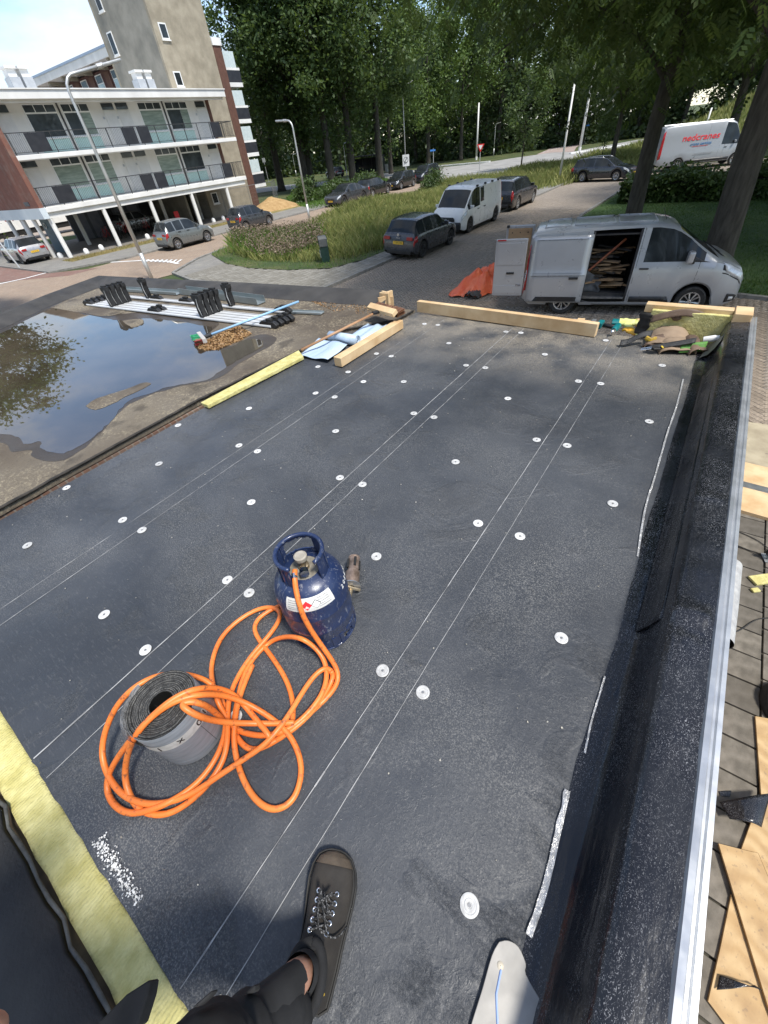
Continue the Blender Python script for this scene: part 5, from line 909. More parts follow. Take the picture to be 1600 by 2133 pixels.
# bushes
def bush(label, c, rad, n, leaf, m_, seed):
    rng = np.random.default_rng(seed); p = crown_pts(max(8, n // 60), 60, rad, .25, rng, shell=.5); p[:, 2] = np.abs(p[:, 2]); o = thing('bush', label, 'bush', c); np_mesh('foliage', leaves(p, leaf, .6, rng=rng), quads(p), m_, o)
    mb = MB(); [mb.tube([(0, 0, 0), (rad[0] * .5 * math.cos(a), rad[1] * .5 * math.sin(a), rad[2] * .7)], .03, 5) for a in (0, 1.3, 2.6, 3.9, 5.2)]; mb.build('stems', m_bark, o); return o
bush('leafy bush right of the sand heap', (-37.6, 39.2, 0), (1.7, 2.4, 1.8), 5000, .17, m_hedge, 1); bush('leafy bush behind the meadow lamp post', (-36.6, 43.5, 0), (1.8, 2.6, 1.5), 5000, .17, m_hedge, 2); bush('leafy bush ahead of the dark grey saloon', (-36.2, 34.8 + 13.5, 0), (1.8, 3.0, 1.5), 5000, .17, m_hedge, 3); bush('round green bush at the meadow edge facing the small black hatchback', (-24.2, 42.4, 0), (1.1, 1.5, 1.4), 4500, .14, m_hedge, 4)
# grasses
def blades(poly, n, h, w, seed, z0=.0, lean=.35, region=None, hv=.4):
    rng = np.random.default_rng(seed); a = np.array([q[:2] for q in poly]); out_ = np.zeros((0, 2))
    while len(out_) < n:
        c = rng.uniform(a.min(0), a.max(0), (n * 2, 2)); x, y = c[:, 0], c[:, 1]; ins = np.zeros(len(c), bool); j = len(a) - 1
        for i in range(len(a)):
            cr = ((a[i, 1] > y) != (a[j, 1] > y)) & (x < (a[j, 0] - a[i, 0]) * (y - a[i, 1]) / (a[j, 1] - a[i, 1] + 1e-12) + a[i, 0]); ins ^= cr; j = i
        c = c[ins]; dens = .5 + .5 * np.sin(c[:, 0] * .9 + np.sin(c[:, 1] * .6) * 2); c = c[rng.uniform(0, 1, len(c)) < .45 + .55 * dens]; out_ = np.concatenate([out_, c])
    c = out_[:n]; hh = h * (1 + hv * rng.uniform(-1, 1, n)) * (.8 + .35 * np.sin(c[:, 0] * .5 + 1) * np.cos(c[:, 1] * .4)); an = rng.uniform(0, 2 * np.pi, n); dx = np.stack([np.cos(an), np.sin(an)], 1) * w / 2; ln = rng.normal(0, lean, (n, 2)) * hh[:, None]
    V = np.zeros((n, 4, 3)); V[:, 0, :2] = c - dx; V[:, 1, :2] = c + dx; V[:, 2, :2] = c + ln * .45 + dx * .7; V[:, 3, :2] = c + ln; V[:, :2, 2] = z0; V[:, 2, 2] = z0 + hh * .6; V[:, 3, 2] = z0 + hh; return V
m_tall = leaf_mat('tall_meadow_grass', (0.22, 0.28, 0.07), (0.48, 0.44, 0.18), .35); m_short = leaf_mat('short_green_grass', (0.09, 0.20, 0.03), (0.17, 0.30, 0.05), .35); m_seed = leaf_mat('purple_brown_seed_heads', (0.15, 0.10, 0.08), (0.28, 0.21, 0.14), .2); m_lb = leaf_mat('lawn_blades', (0.045, 0.11, 0.02), (0.09, 0.17, 0.032), .35)
inner = [(-24.6, 45), (-24.6, 18.6), (-22.5, 16.4), (-19, 15.3), (-16, 15.4), (-13.9, 16.4), (-13.25, 18.5), (-13.2, 43.5), (-19, 51)]
V = blades(inner, 60000, .62, .028, 5, .08); tag(np_mesh('tall_grass', V, quads(V), m_tall), 'tall yellow-green meadow grass between the two streets', 'grass', kind='stuff')
V = blades(meadow_poly, 22000, .13, .022, 6, .08); tag(np_mesh('short_grass', V, quads(V), m_short), 'short bright green grass edging the meadow', 'grass', kind='stuff')
tip = [(-24.4, 22), (-24.3, 18.4), (-22, 16.5), (-19, 15.6), (-17, 15.8), (-16.6, 18), (-19, 20.5), (-22, 22)]
V = blades(tip, 9000, .72, .025, 8, .08, .25); V2 = V.copy(); rng = np.random.default_rng(3); hp = np.repeat(V[::2, 3], 3, 0) + rng.normal(0, .08, (len(V[::2]) * 3, 3)); Vh = leaves(hp, .10, .4, rng=rng)
tag(np_mesh('weed_stalks', V, quads(V), m_short), 'tall green weed stalks at the meadow tip', 'weeds', kind='stuff'); tag(np_mesh('weed_seed_heads', Vh, quads(Vh), m_seed), 'purple-brown seed heads above the weeds at the meadow tip', 'weeds', kind='stuff')
V = blades([(-6.2, 28), (-6.2, 38), (5, 31.3), (9, 31.3), (9, 14.6), (3, 14.6), (0, 15.2), (-3.3, 16.8), (-4.9, 19.8), (-5.9, 24)], 45000, .07, .02, 9, .01, .5); tag(np_mesh('lawn_blades', V, quads(V), m_lb), 'short mown grass of the shaded lawn', 'grass', kind='stuff')
far_grass = [tuple(px(*a)[:2]) for a in ((1120, 398), (1190, 384), (1240, 372), (1330, 345), (1420, 325), (1420, 300), (1330, 308), (1235, 327), (1100, 354), (1000, 378), (960, 392))]
V = blades(far_grass, 22000, .7, .05, 10, 0.0); tag(np_mesh('roadside_grass', V, quads(V), m_tall), 'tall roadside grass behind the dark estate', 'grass', kind='stuff')
V = blades([(-36.2, 36), (-30.9, 33), (-31.2, 52), (-45, 62), (-52, 52), (-40, 38)], 20000, .3, .04, 12, 0.0); tag(np_mesh('verge_grass', V, quads(V), m_short), 'rough green grass under the tall trees behind the cars', 'grass', kind='stuff')
V = blades([(-34.9, 13), (-36.7, 13), (-36.7, 30), (-34.9, 30)], 5000, .10, .025, 13, 0.0); tag(np_mesh('dry_grass_tufts', V, quads(V), leaf_mat('straw_grass', (0.25, 0.2, 0.07), (0.4, 0.32, 0.14), .2)), 'straw-coloured grass tufts before the gallery flat pillars', 'grass', kind='stuff')
V = blades([(-8, 60), (24, 60), (24, 110), (-14, 110)], 26000, .8, .09, 14, 0.0); V[:, :, 2] += np.array([max(0, hill(a, b_)) for a, b_ in V[:, 0, :2]])[:, None]; tag(np_mesh('bank_grass', V, quads(V), m_tall), 'long grass on the bank behind the delivery van', 'grass', kind='stuff')
# ================================================================ FLAT ROOF UNDER REPAIR
ZR = 2.35
g = NG('bitumen_membrane'); v = g.co(); vs_ = g.co((26, 150, 40), (0, 0, R(12)))
sep = g.n('ShaderNodeSeparateXYZ'); g.l(g.tc.outputs['Object'], sep.inputs[0])
c = g.mix(g.ramp(g.noise(v, 1.1, 4), .35, .68), (0.030, 0.034, 0.041), (0.056, 0.061, 0.070))
scr = g.ramp(g.noise(vs_, 1.0, 3, .6), .56, .74); c = g.mix(g.math('MULTIPLY', scr, .24), c, (0.17, 0.17, 0.175))
fine = g.ramp(g.noise(v, 190, 3, .7), .48, .72); dustz = g.ramp(g.noise(v, .9, 6, .62, .5), .40, .60); c = g.mix(g.math('MULTIPLY', g.math('MULTIPLY', dustz, fine), .9), c, (0.24, 0.235, 0.22))
yd = g.ramp(sep.outputs['Y'], 0, 1); mr = g.n('ShaderNodeMapRange'); mr.inputs[1].default_value = 1.2; mr.inputs[2].default_value = 2.5; g.l(sep.outputs['Y'], mr.inputs[0])
sawd = g.math('MULTIPLY', g.math('MULTIPLY', mr.outputs[0], g.ramp(g.noise(v, 2.2, 5), .36, .58)), g.ramp(g.noise(v, 120, 3), .35, .6)); c = g.mix(g.math('MULTIPLY', sawd, .75), c, (0.42, 0.36, 0.27))
wr = g.n('ShaderNodeTexVoronoi', feature='DISTANCE_TO_EDGE'); wr.inputs['Scale'].default_value = 7.0; g.l(g.co((1, 1, 1)), wr.inputs['Vector'])
scf = g.math('MULTIPLY', g.ramp(g.noise(v, 2.6, 4, .6, .8), .53, .62), g.noise(v, 70, 4, .7, 1.5)); nb = g.bump(g.noise(v, 260, 3), .18, .002); nb = g.bump(scf, .75, .010, nb); nb = g.bump(g.noise(v, 3.0, 3, .5, .6), .25, .03, nb); nb = g.bump(g.noise(v, 18, 5, .65, 1.6), .22, .010, nb); nb = g.bump(g.ramp(g.noise(g.co((1, 1, 1), (0, 0, .6)), 34, 3, .6, 2.5), .55, .7), .22, .006, nb)
m_mem = g.set(c, g.ramp(g.noise(v, 3.5, 4), .3, .7, (.40,) * 3, (.58,) * 3), None, nb, Specular_IOR_Level=.5)
g = NG('glossy_upstand_membrane'); v = g.co(); c = g.mix(g.ramp(g.noise(v, 2.0, 4), .4, .7), (0.005, 0.0055, 0.008), (0.013, 0.014, 0.018)); sp_ = g.math('MULTIPLY', g.ramp(g.noise(g.co((1, .55, 1)), 170, 2, .5, 3.0), .59, .66), g.ramp(g.noise(v, 1.6, 3), .34, .60)); c = g.mix(g.math('MULTIPLY', sp_, .75), c, (0.42, 0.42, 0.43))
m_apr = g.set(c, g.ramp(g.noise(v, 4, 3), .3, .7, (.16,) * 3, (.34,) * 3), None, g.bump(g.noise(g.co((1, .35, 1)), 60, 4), .22, .006, g.bump(g.noise(g.co((1, .3, 1)), 9, 3), .3, .02)), Specular_IOR_Level=.5)
m_ins = None
g = NG('mineral_wool'); v = g.co(); wv = g.n('ShaderNodeTexWave', wave_type='BANDS', bands_direction='X'); wv.inputs['Scale'].default_value = 28; wv.inputs['Distortion'].default_value = 5; wv.inputs['Detail'].default_value = 3; g.l(g.co(), wv.inputs[0])
c = g.mix(g.ramp(g.noise(v, 16, 5), .35, .68), (0.47, 0.42, 0.15), (0.66, 0.60, 0.27)); c = g.mix(g.math('MULTIPLY', g.ramp(g.noise(v, 60, 4), .5, .8), .3), c, (0.35, 0.30, 0.09))
nb = g.bump(wv.outputs['Fac'], .35, .004); m_ins = g.set(c, .95, None, g.bump(g.noise(v, 45, 5), .7, .012, nb))
g = NG('old_weathered_roofing'); v = g.co(); c = g.mix(g.ramp(g.noise(v, .8, 5), .36, .64), (0.085, 0.066, 0.047), (0.16, 0.135, 0.10)); c = g.mix(g.math('MULTIPLY', g.ramp(g.noise(v, 42, 5, .7), .50, .62), g.ramp(g.noise(v, 1.7, 4), .40, .62)), c, (0.33, 0.28, 0.19)); c = g.mix(g.ramp(g.noise(v, 130, 2), .62, .72), c, (0.03, 0.025, 0.02)); c = g.mix(g.math('MULTIPLY', g.ramp(g.noise(v, 3.1, 3), .58, .68), .7), c, (0.05, 0.04, 0.03))
m_old = g.set(c, g.ramp(g.noise(v, 1.3, 3), .35, .6, (.55,) * 3, (.92,) * 3), None, g.bump(g.noise(v, 120, 4), .6, .005))
m_oldk = mat('old_black_bitumen_edge', (0.012, 0.011, 0.010), (0.04, 0.034, 0.028), .8, ns=9, bump=.7, bs=30, bd=.01)
m_park = mat('parapet_bitumen', (0.028, 0.026, 0.024), (0.055, 0.051, 0.046), .7, ns=3, bump=.4, bs=70)
m_wbrick = brick_mat('annex_brick', (0.20, 0.11, 0.075), (0.16, 0.09, 0.065), (0.25, 0.23, 0.2), .21, .06, 0)
roof = thing('flat_roof', 'newly covered black flat roof with white fixing discs and seams', 'roof', (-1.4, 1.9, 0))
B_('wall', m_wbrick, (-3.30, .40, -2.4, 4.46, 0, 2.20), par=roof); B_('deck', mat('roof_boarding', (0.05, 0.035, 0.022), (0.13, 0.095, 0.05), .9, ns=8), (-3.31, .43, -2.4, 4.50, 2.201, 2.335), par=roof)
SE = [-3.32, -2.454, -2.334, -1.494, -1.376, -.51, -.398, .27]; sheets = [(SE[0], SE[2]), (SE[1], SE[4]), (SE[3], SE[6]), (SE[5], SE[7])]
for i, (a, b_) in enumerate(sheets):
    z = ZR - .012 + i * .0042
    def fn(u, w, a=a, b_=b_, z=z):
        x = a + (b_ - a) * u; y = -.50 + 5.0 * w
        if w == 0: y += .012 * fbm(x * 8, 1)
        return (x, y, z + .0028 * fbm(x * 2.3, y * 2.3, 5) + .0012 * fbm(x * 9, y * 9) + (.0016 if u == 0 else 0))
    o = MB().grid(fn, 26, 130).bw('membrane_sheet', m_mem, roof, smooth=True)
m_line = mat('white_seam_film', (0.16, 0.16, 0.16), (0.40, 0.40, 0.395), .6, ns=5, lo=.34, hi=.60, stretch=(20, 3, 1))
for i, (x, wd_) in enumerate(((-2.454, .0024), (-2.336, .0026), (-1.494, .0036), (-1.378, .0026), (-.512, .0026), (-.40, .0018))):
    mb = MB(); N_ = 90; rr = [(x + .0018 * fbm(j * .25, i * 7), -.49 + 4.86 * j / N_) for j in range(N_ + 1)]; z = ZR - .012 + .0042 * (i // 2 + 1) + .0030
    for j in range(N_):
        w2 = wd_ * (.55 + .6 * abs(fbm(j * .35, i * 3.3))); q0, q1 = rr[j], rr[j + 1]
        mb.add([(q0[0] - w2, q0[1], z), (q0[0] + w2, q0[1], z), (q1[0] + w2, q1[1], z), (q1[0] - w2, q1[1], z)], [(0, 1, 2, 3)])
    mb.bw('seam_line', m_line, roof, recalc=False)
# fixing discs
g = NG('white_fixing_disc'); oi = g.n('ShaderNodeObjectInfo'); v = g.co(); m_disc = g.set(g.mix(g.math('MULTIPLY', g.ramp(g.noise(g.co((1, 1, 1), src='Object'), 70, 4), .45, .75), .5), g.ramp(oi.outputs['Random'], 0, 1, (.46, .46, .45), (.66, .66, .65)), (.22, .21, .2)), .5)
dpts = [(137, 1014), (55, 1134), (330, 964), (254, 1081), (295, 1103), (370, 884), (497, 926), (536, 939), (518, 849), (657, 817), (697, 826), (544, 789), (662, 762), (725, 773), (784, 735), (815, 741), (884, 673), (912, 676), (935, 714), (841, 794), (971, 760), (1011, 766), (757, 794), (862, 860), (904, 869), (699, 897), (708, 994), (755, 1009), (949, 962), (523, 1045), (473, 1207), (519, 1235), (216, 1279), (302, 1353), (784, 1159), (490, 1493), (797, 1397), (881, 1443), (996, 1090), (1083, 1118), (1118, 916), (1181, 929), (1276, 1050), (1169, 1330), (978, 1886), (1205, 794), (1251, 800), (1135, 738), (1058, 830), (1352, 879), (1379, 762), (1054, 690), (1085, 693), (1262, 709), (1304, 711)]
ds = MB().lathe([(.027, .0), (.027, .0022), (.0245, .0034), (.020, .0034), (.0185, .0022), (.0155, .0022), (.014, .0036), (.008, .0030), (.0065, .0012), (.0001, .0012)], 28).build('fixing_disc', m_disc, roof, auto=30); sc0 = MB().lathe([(.0052, 0), (.0052, .0022), (.0001, .0022)], 10).build('screw_head', mat('zinc_screw', (0.25, 0.25, 0.25), None, .4, .6), ds); sc0.location = (0, 0, .0012)
for i, a in enumerate(dpts):
    q = px(a[0], a[1], ZR); lvl = sum(q.x > s_ for s_ in (-2.454, -1.494, -.51))
    if i == 0: o = ds
    else: o = link(ds.copy()); c2 = link(sc0.copy()); c2.parent = o
    o.parent = roof; o.location = q - Vector(roof.location); o.location.z = ZR - .012 + .0042 * lvl + .0026; o.rotation_euler = (random.uniform(-.02, .02), random.uniform(-.02, .02), random.uniform(0, 6))
# glossy upstand and aluminium edge trim
prof = [(.205, 0.000), (.225, .006), (.25, .008), (.268, .014), (.285, .034), (.298, .075), (.308, .13), (.316, .185), (.326, .213), (.342, .228), (.37, .234), (.42, .236), (.455, .237)]
def apr(u, w):
    t = u * (len(prof) - 1); i = min(int(t), len(prof) - 2); f = t - i; x = prof[i][0] + (prof[i + 1][0] - prof[i][0]) * f; z = prof[i][1] + (prof[i + 1][1] - prof[i][1]) * f; y = -.9 + 5.38 * w
    x -= .008 * (y / 4); ridge = .014 * math.exp(-((y - 1.22) / .03) ** 2) + .008 * math.exp(-((y - 1.95) / .025) ** 2) - .006 * math.exp(-((y - 1.15) / .03) ** 2)
    z += .005 * fbm(x * 4, y * 1.4) + .0025 * fbm(x * 12, y * 7) + ridge * min(1, u * 1.6) * (1 if u < .97 else 0)
    if u == 0: x += .012 * fbm(y * 1.3, 2) + .004 * fbm(y * 9, 3)
    return (x, y, ZR + .002 + max(0.0, z))
MB().grid(apr, 36, 200).bw('upstand_membrane', m_apr, roof, smooth=True)
MB().grid(lambda u, w: (lambda y, t: (.262 + .05 * t, y, ZR + .012 + .15 * t ** 1.5 + .010 + .004 * fbm(y * 4, t)))(1.2 + 2.6 * w, u), 8, 60).bw('overlap_flap', m_apr, roof, smooth=True, solid=.004)
MB().extr([(.445, ZR + .232), (.452, ZR + .246), (.466, ZR + .248), (.470, ZR + .243), (.476, ZR + .243), (.480, ZR + .249), (.493, ZR + .247), (.497, ZR + .236), (.497, ZR + .13), (.489, ZR + .13), (.489, ZR + .225), (.445, ZR + .225)], 'y', -.9, 4.55).bw('edge_trim', alu, roof)
B_('fascia_board', wood, (.41, .4875, -.9, 4.54, 2.02, 2.57), par=roof)
g = NG('silver_release_film'); v = g.co(); m_film = g.set(g.mix(g.ramp(g.noise(v, 14, 4), .4, .65), (0.36, 0.36, 0.36), (0.60, 0.60, 0.60)), .22, .35, g.bump(g.noise(v, 35, 4, .6, 2), .8, .01))
def film(pts, w, n):
    P_ = [px(a[0], a[1], ZR + .006) for a in pts]; C_ = catmull(P_, 6); mb = MB(); L_ = len(C_); mb.grid(lambda u, t: (lambda i: (C_[i].x - w * t * (1 + .35 * fbm(i * .5, n)), C_[i].y, ZR + .007 + .006 * abs(fbm(i * .6, t * 3, n))))(round(u * (L_ - 1))), L_ - 1, 4); mb.bw('release_film', m_film, roof, smooth=True)
film([(1188, 1650), (1168, 1740), (1140, 1860), (1108, 1955)], .017, 1); film([(1384, 930), (1364, 1000), (1346, 1060), (1330, 1160)], .009, 2); film([(1425, 790), (1410, 850), (1396, 890), (1384, 930)], .010, 3); film([(1220, 1570), (1235, 1500), (1262, 1410)], .006, 4)
# far right corner: timber kerb, insulation board and torn felt
q0, q1 = px(1346, 646, 2.66), px(1526, 650, 2.66); yk = 4.55
B_('kerb_timber', wood, (-.335, .325, yk, yk + .09, 2.562, 2.632), par=roof, bevel=.003); B_('corner_block', wood, (.33, .45, yk - .12, yk + .09, 2.562, 2.645), par=roof, bevel=.003); B_('kerb_insulation', m_ins, (-.27, .33, yk - .05, yk - .002, 2.352, 2.60), par=roof, bevel=.006)
MB().grid(lambda u, w: (-.35 + .10 * u + .02 * fbm(w * 5, u), yk - .03 - .03 * u + .02 * fbm(w * 7, 1), 2.355 + .21 * w), 6, 12).bw('torn_felt', m_oldk, roof, smooth=True, solid=.008)
MB().grid(lambda u, w: (.215 + .085 * u + .03 * w, 4.14 + .28 * w + .02 * math.sin(u * 6), 2.366 + .16 * u * u + .04 * w * u + .012 * fbm(u * 3, w * 3)), 14, 14).bw('loose_flap', mat('grey_felt_back', (0.12, 0.115, 0.085), (0.2, 0.19, 0.14), .6, ns=4), roof, smooth=True, solid=.004)

# loose insulation strips and old roof edge on the near side
def ins_strip(label, pts, z0, z1):
    P_ = [px(a[0], a[1], z1) for a in pts]; c0 = sum(P_, Vector()) / len(P_); o = thing('insulation_board', label, 'insulation', (c0.x, c0.y, z0)); MB().prism([((a - c0).x, (a - c0).y) for a in P_], 0, z1 - z0).build('board', m_ins, o, bevel=.006); return o
e0 = [px(0, 1460, ZR + .004), px(397, 2092, ZR + .004)]
ib = thing('insulation_board', 'wide yellow mineral wool strip along the near roof edge', 'insulation', (-1.1, -.6, ZR - .06))
def edge(y0, amp, n=40, s=0.0): return [(-2.6 + 3.2 * i / n, y0 + amp * fbm(i * .7, s) * .6 + amp * .5 * fbm(i * 2.1, s + 3)) for i in range(n + 1)]
A_, C2 = edge(-.488, .010), edge(-.622, .012, s=5.)
mb = MB(); n = len(A_); NW = 10
mb.grid(lambda u, w: (lambda i: (C2[i][0] + 1.1, C2[i][1] + (A_[i][1] - C2[i][1]) * w + .6, .056 + .006 * fbm(C2[i][0] * 14, w * 5) - .012 * (w in (0, 1)) + (.0 if 0 < w < 1 else -.04)))(round(u * (n - 1))), n - 1, NW); mb.build('board', m_ins, ib, smooth=True)
for i, (a, b_) in enumerate(((0.05, .10), (.30, .07))): pass
orf = thing('old_roof_strip', 'dark weathered old roofing behind the yellow strip under the worker', 'roof', (-1.4, -1.5, 0))
B_('wall', m_wbrick, (-3.3, .40, -2.41, -2.40, 0, 2.2), par=orf)
mb = MB(); E_ = edge(-.632, .02, s=9.); mb.grid(lambda u, w: (lambda i: (E_[i][0], E_[i][1] + (-2.6 - E_[i][1]) * (1 - w), 2.33 + .05 + .005 * fbm(E_[i][0] * 3, w * 5)))(round(u * 40)), 40, 12); mb.bw('old_roofing', mat('dark_old_roofing', (0.018, 0.019, 0.022), (0.045, 0.043, 0.040), .75, ns=4, bump=.5, bs=90), orf, smooth=True, solid=.03)
mb = MB(); mb.tube([(E_[i][0], E_[i][1] + .012, 2.365) for i in range(41)], [.006 + .003 * fbm(i * 1.3, 2) for i in range(41)], 6); mb.bw('cut_edge', mat('grey_cut_felt', (0.04, 0.04, 0.038), (0.13, 0.13, 0.12), .97, ns=12, bump=.8, bs=60), orf, smooth=True)
ins_strip('narrow yellow mineral wool strip beside the wet old roof', [(418, 838), (432, 844), (632, 742), (622, 729)], ZR, ZR + .035)
# old wet roof with parapet
old = thing('wet_roof', 'old wet brown flat roof with low black parapet and puddle', 'roof', (-6, 2, 0)); ZO = 2.372
rt = [(-3.40, -2.5), (-3.41, 0), (-3.44, 1.7), (-3.38, 2.5), (-3.34, 2.95), (-3.30, 3.6), (-2.85, 4.1), (-2.82, 4.5)]; BI = [px(800, 640, ZO), px(500, 617, ZO), px(205, 600, ZO), px(100, 640, ZO), px(0, 688, ZO)]; d_ = (BI[-1] - BI[-2]).normalized(); BI.append(BI[-1] + d_ * 4.6); OT = [px(812, 605, 2.47), px(500, 588, 2.47), px(205, 574, 2.47), px(100, 612, 2.47), px(0, 652, 2.47)]; OT.append(OT[-1] + (OT[-1] - OT[-2]).normalized() * 4.6)
rag = []
for i in range(len(rt) - 1):
    for j in range(14): t = j / 14; rag.append((rt[i][0] + (rt[i + 1][0] - rt[i][0]) * t + .014 * fbm(i * 3 + t * 5, 1), rt[i][1] + (rt[i + 1][1] - rt[i][1]) * t))
poly = rag + [rt[-1]] + [tuple(q[:2]) for q in BI]; MB().prism(poly, ZO - .05, ZO).bw('old_covering', m_old, old, recalc=True)
MB().prism([(q[0], q[1]) for q in [(-3.42, -2.5), (-3.42, 4.4)]] + [tuple(q[:2]) for q in OT], 0, ZO - .06).bw('wall', m_wbrick, old)
mb = MB(); mb.tube([(a[0] + .004, a[1], ZO + .001 + .006 * fbm(i * .9, 4)) for i, a in enumerate(rag)], [.010 + .006 * abs(fbm(i * .7, 3)) for i in range(len(rag))], 6); mb.bw('torn_edge', m_oldk, old, smooth=True)
mb = MB()
for i in range(len(OT) - 1):
    for a, b_, f in ((OT[i], OT[i + 1], (BI[i], BI[i + 1])),):
        it0, it1 = a.lerp(f[0], .35), b_.lerp(f[1], .35); n = len(mb.v)
        V_ = [a, b_, Vector((b_.x, b_.y, 1.9)), Vector((a.x, a.y, 1.9)), Vector((it0.x, it0.y, 2.468)), Vector((it1.x, it1.y, 2.468)), f[0].lerp(a, .35) + Vector((0, 0, .02)), f[1].lerp(b_, .35) + Vector((0, 0, .02)), f[0] + Vector((0, 0, .003)), f[1] + Vector((0, 0, .003))]
        mb.add(V_, [(0, 1, 2, 3), (0, 4, 5, 1), (4, 6, 7, 5), (6, 8, 9, 7)])
mb.bw('parapet', m_park, old, auto=50)
b_ = MB(); q = px(806, 625, 2.40); [b_.box((q.x + random.uniform(-.08, .05), q.y + random.uniform(-.1, .05), 2.33 + .1 * random.random()), (.14, .03, .16), rz=random.uniform(0, 3)) for _ in range(5)]; b_.bw('splintered_end', wood, old)
# puddle
pd = [(0, 694), (60, 664), (105, 640), (150, 648), (180, 655), (215, 662), (262, 668), (302, 663), (359, 668), (437, 682), (420, 705), (412, 724), (464, 728), (500, 712), (525, 706), (551, 715), (525, 735), (481, 759), (437, 789), (372, 802), (306, 820), (262, 842), (227, 877), (188, 916), (131, 943), (87, 934), (83, 921), (48, 925), (39, 912), (0, 903), (-150, 880), (-260, 790), (-150, 730)]
P_ = catmull([px(a[0], a[1], ZO + .003) for a in pd] + [px(*pd[0], ZO + .003)], 6)[:-1]; P_ = [Vector((q.x + .035 * fbm(q.x * 5, q.y * 5) + .02 * fbm(q.x * 17, q.y * 17), q.y + .03 * fbm(q.x * 5, q.y * 5, 3), q.z)) for q in P_]
g = NG('puddle_water'); v = g.co(); m_wat = g.set(g.mix(g.ramp(g.noise(v, 1.2, 4), .4, .65), (0.045, 0.036, 0.025), (0.085, 0.068, 0.048)), .015, None, g.bump(g.noise(v, 3, 2), .015, .01), IOR=2.4)
tag(MB().add(P_, [tuple(range(len(P_)))]).build('water', m_wat, recalc=False), kind='structure')
wet = [px(a[0], a[1], ZO + .0015) for a in [(x + (x - 280) * .10, y + (y - 790) * .12) for x, y in pd]]; wet = catmull(wet + [wet[0]], 4)[:-1]
MB().add([(q.x + .03 * fbm(q.x * 6, q.y * 6), q.y, q.z) for q in wet], [tuple(range(len(wet)))]).bw('damp_margin', mat('damp_old_roofing', (0.035, 0.026, 0.018), (0.065, 0.05, 0.036), .35, ns=2.0, bump=.4, bs=90), old, recalc=False)
for pts in ([(178, 846), (200, 830), (250, 815), (300, 797), (312, 802), (270, 822), (235, 840), (200, 853)], [(105, 640), (150, 622), (190, 612), (260, 640), (230, 658), (170, 652)], [(255, 668), (290, 664), (300, 672), (275, 682)]):
    Q_ = [px(a[0], a[1], ZO + .005) for a in pts]; Q_ = catmull(Q_ + [Q_[0]], 5)[:-1]; MB().add([(q.x + .02 * fbm(q.x * 9, q.y * 9), q.y + .02 * fbm(q.x * 9, q.y * 9, 4), q.z) for q in Q_], [tuple(range(len(Q_)))]).bw('dry_island', m_old, old, recalc=False)
# swept debris
rng = np.random.default_rng(5); m_deb = leaf_mat('rusty_debris', (0.22, 0.11, 0.04), (0.42, 0.26, 0.11), .0)
def debris(name, label, pts, n, s, z, hmax, seed):
    rng = np.random.default_rng(seed); a = [px(q[0], q[1], z) for q in pts]; c_ = sum(a, Vector()) / len(a); k_ = rng.integers(0, len(a), n); w = np.sqrt(rng.uniform(0, 1, n)); w2 = rng.uniform(0, 1, n); P = np.array([c_.lerp(a[i].lerp(a[(i + 1) % len(a)], w2[j]), w[j]) for j, i in enumerate(k_)]); P[:, 2] = z + .004 + hmax * (1 - w) * rng.uniform(0, 1, n)
    tag(np_mesh(name, leaves(P, s, .7, rng=rng), quads(P), m_deb), label, 'debris', kind='stuff')
debris('swept_dirt', 'rusty swept dirt heap at the broom head', [(405, 722), (440, 705), (480, 683), (500, 680), (525, 695), (500, 710), (455, 728), (425, 730)], 3500, .022, ZO + .004, .06, 1); debris('scattered_dirt', 'rusty crumbs scattered before the parapet', [(560, 608), (690, 608), (770, 640), (700, 650), (640, 625), (580, 622)], 1200, .016, ZO, .004, 2); debris('timber_crumbs', 'pale sawdust crumbs between broom and torn parapet end', [(740, 640), (800, 615), (830, 640), (800, 660), (740, 655)], 500, .014, ZO, .004, 3)

# ================================================================ THINGS ON THE OLD ROOF
P0, P1 = px(180, 629, 2.43), px(566, 673, 2.43); dv = (P1 - P0); LB = dv.length; az = math.atan2(dv.y, dv.x)
m_bar = mat('anodised_roof_bar', (0.62, 0.63, 0.63), (0.74, 0.75, 0.75), .4, .15, ns=3)
def foot_tall(par, x, y=0):
    f = MB().extr([(-.035, .02), (.035, .02), (.05, .10), (.045, .22), (.075, .27), (.075, .315), (-.075, .315), (-.075, .27), (-.045, .22), (-.05, .10)], 'y', -.034, .034).build('foot', black_plastic, par, bevel=.006); f.location = (x, y, 0); c = MB().box((0, 0, .325), (.10, .045, .02)).build('foot_cap', rubber, f, bevel=.006); MB().tube([(.02, -.03, .05), (.0, -.034, .16), (.02, -.03, .27)], .006, 5).build('lever', m_bar, f)
def foot_flat(par, x):
    f = MB().extr([(-.13, .0), (.13, .0), (.15, .04), (.10, .075), (-.09, .08), (-.15, .045)], 'y', -.03, .03).build('folded_foot', black_plastic, par, bevel=.008); f.location = (x, 0, 0); MB().box((.02, 0, .09), (.09, .045, .025)).build('foot_cap', rubber, f, bevel=.006)
nrm_ = Vector((-math.sin(az), math.cos(az), 0))
labs = ['aluminium roof bar lying nearest the puddle', 'aluminium roof bar second from the puddle', 'aluminium roof bar third from the puddle', 'aluminium roof bar fourth from the puddle', 'separate aluminium roof bar lying nearest the parapet']
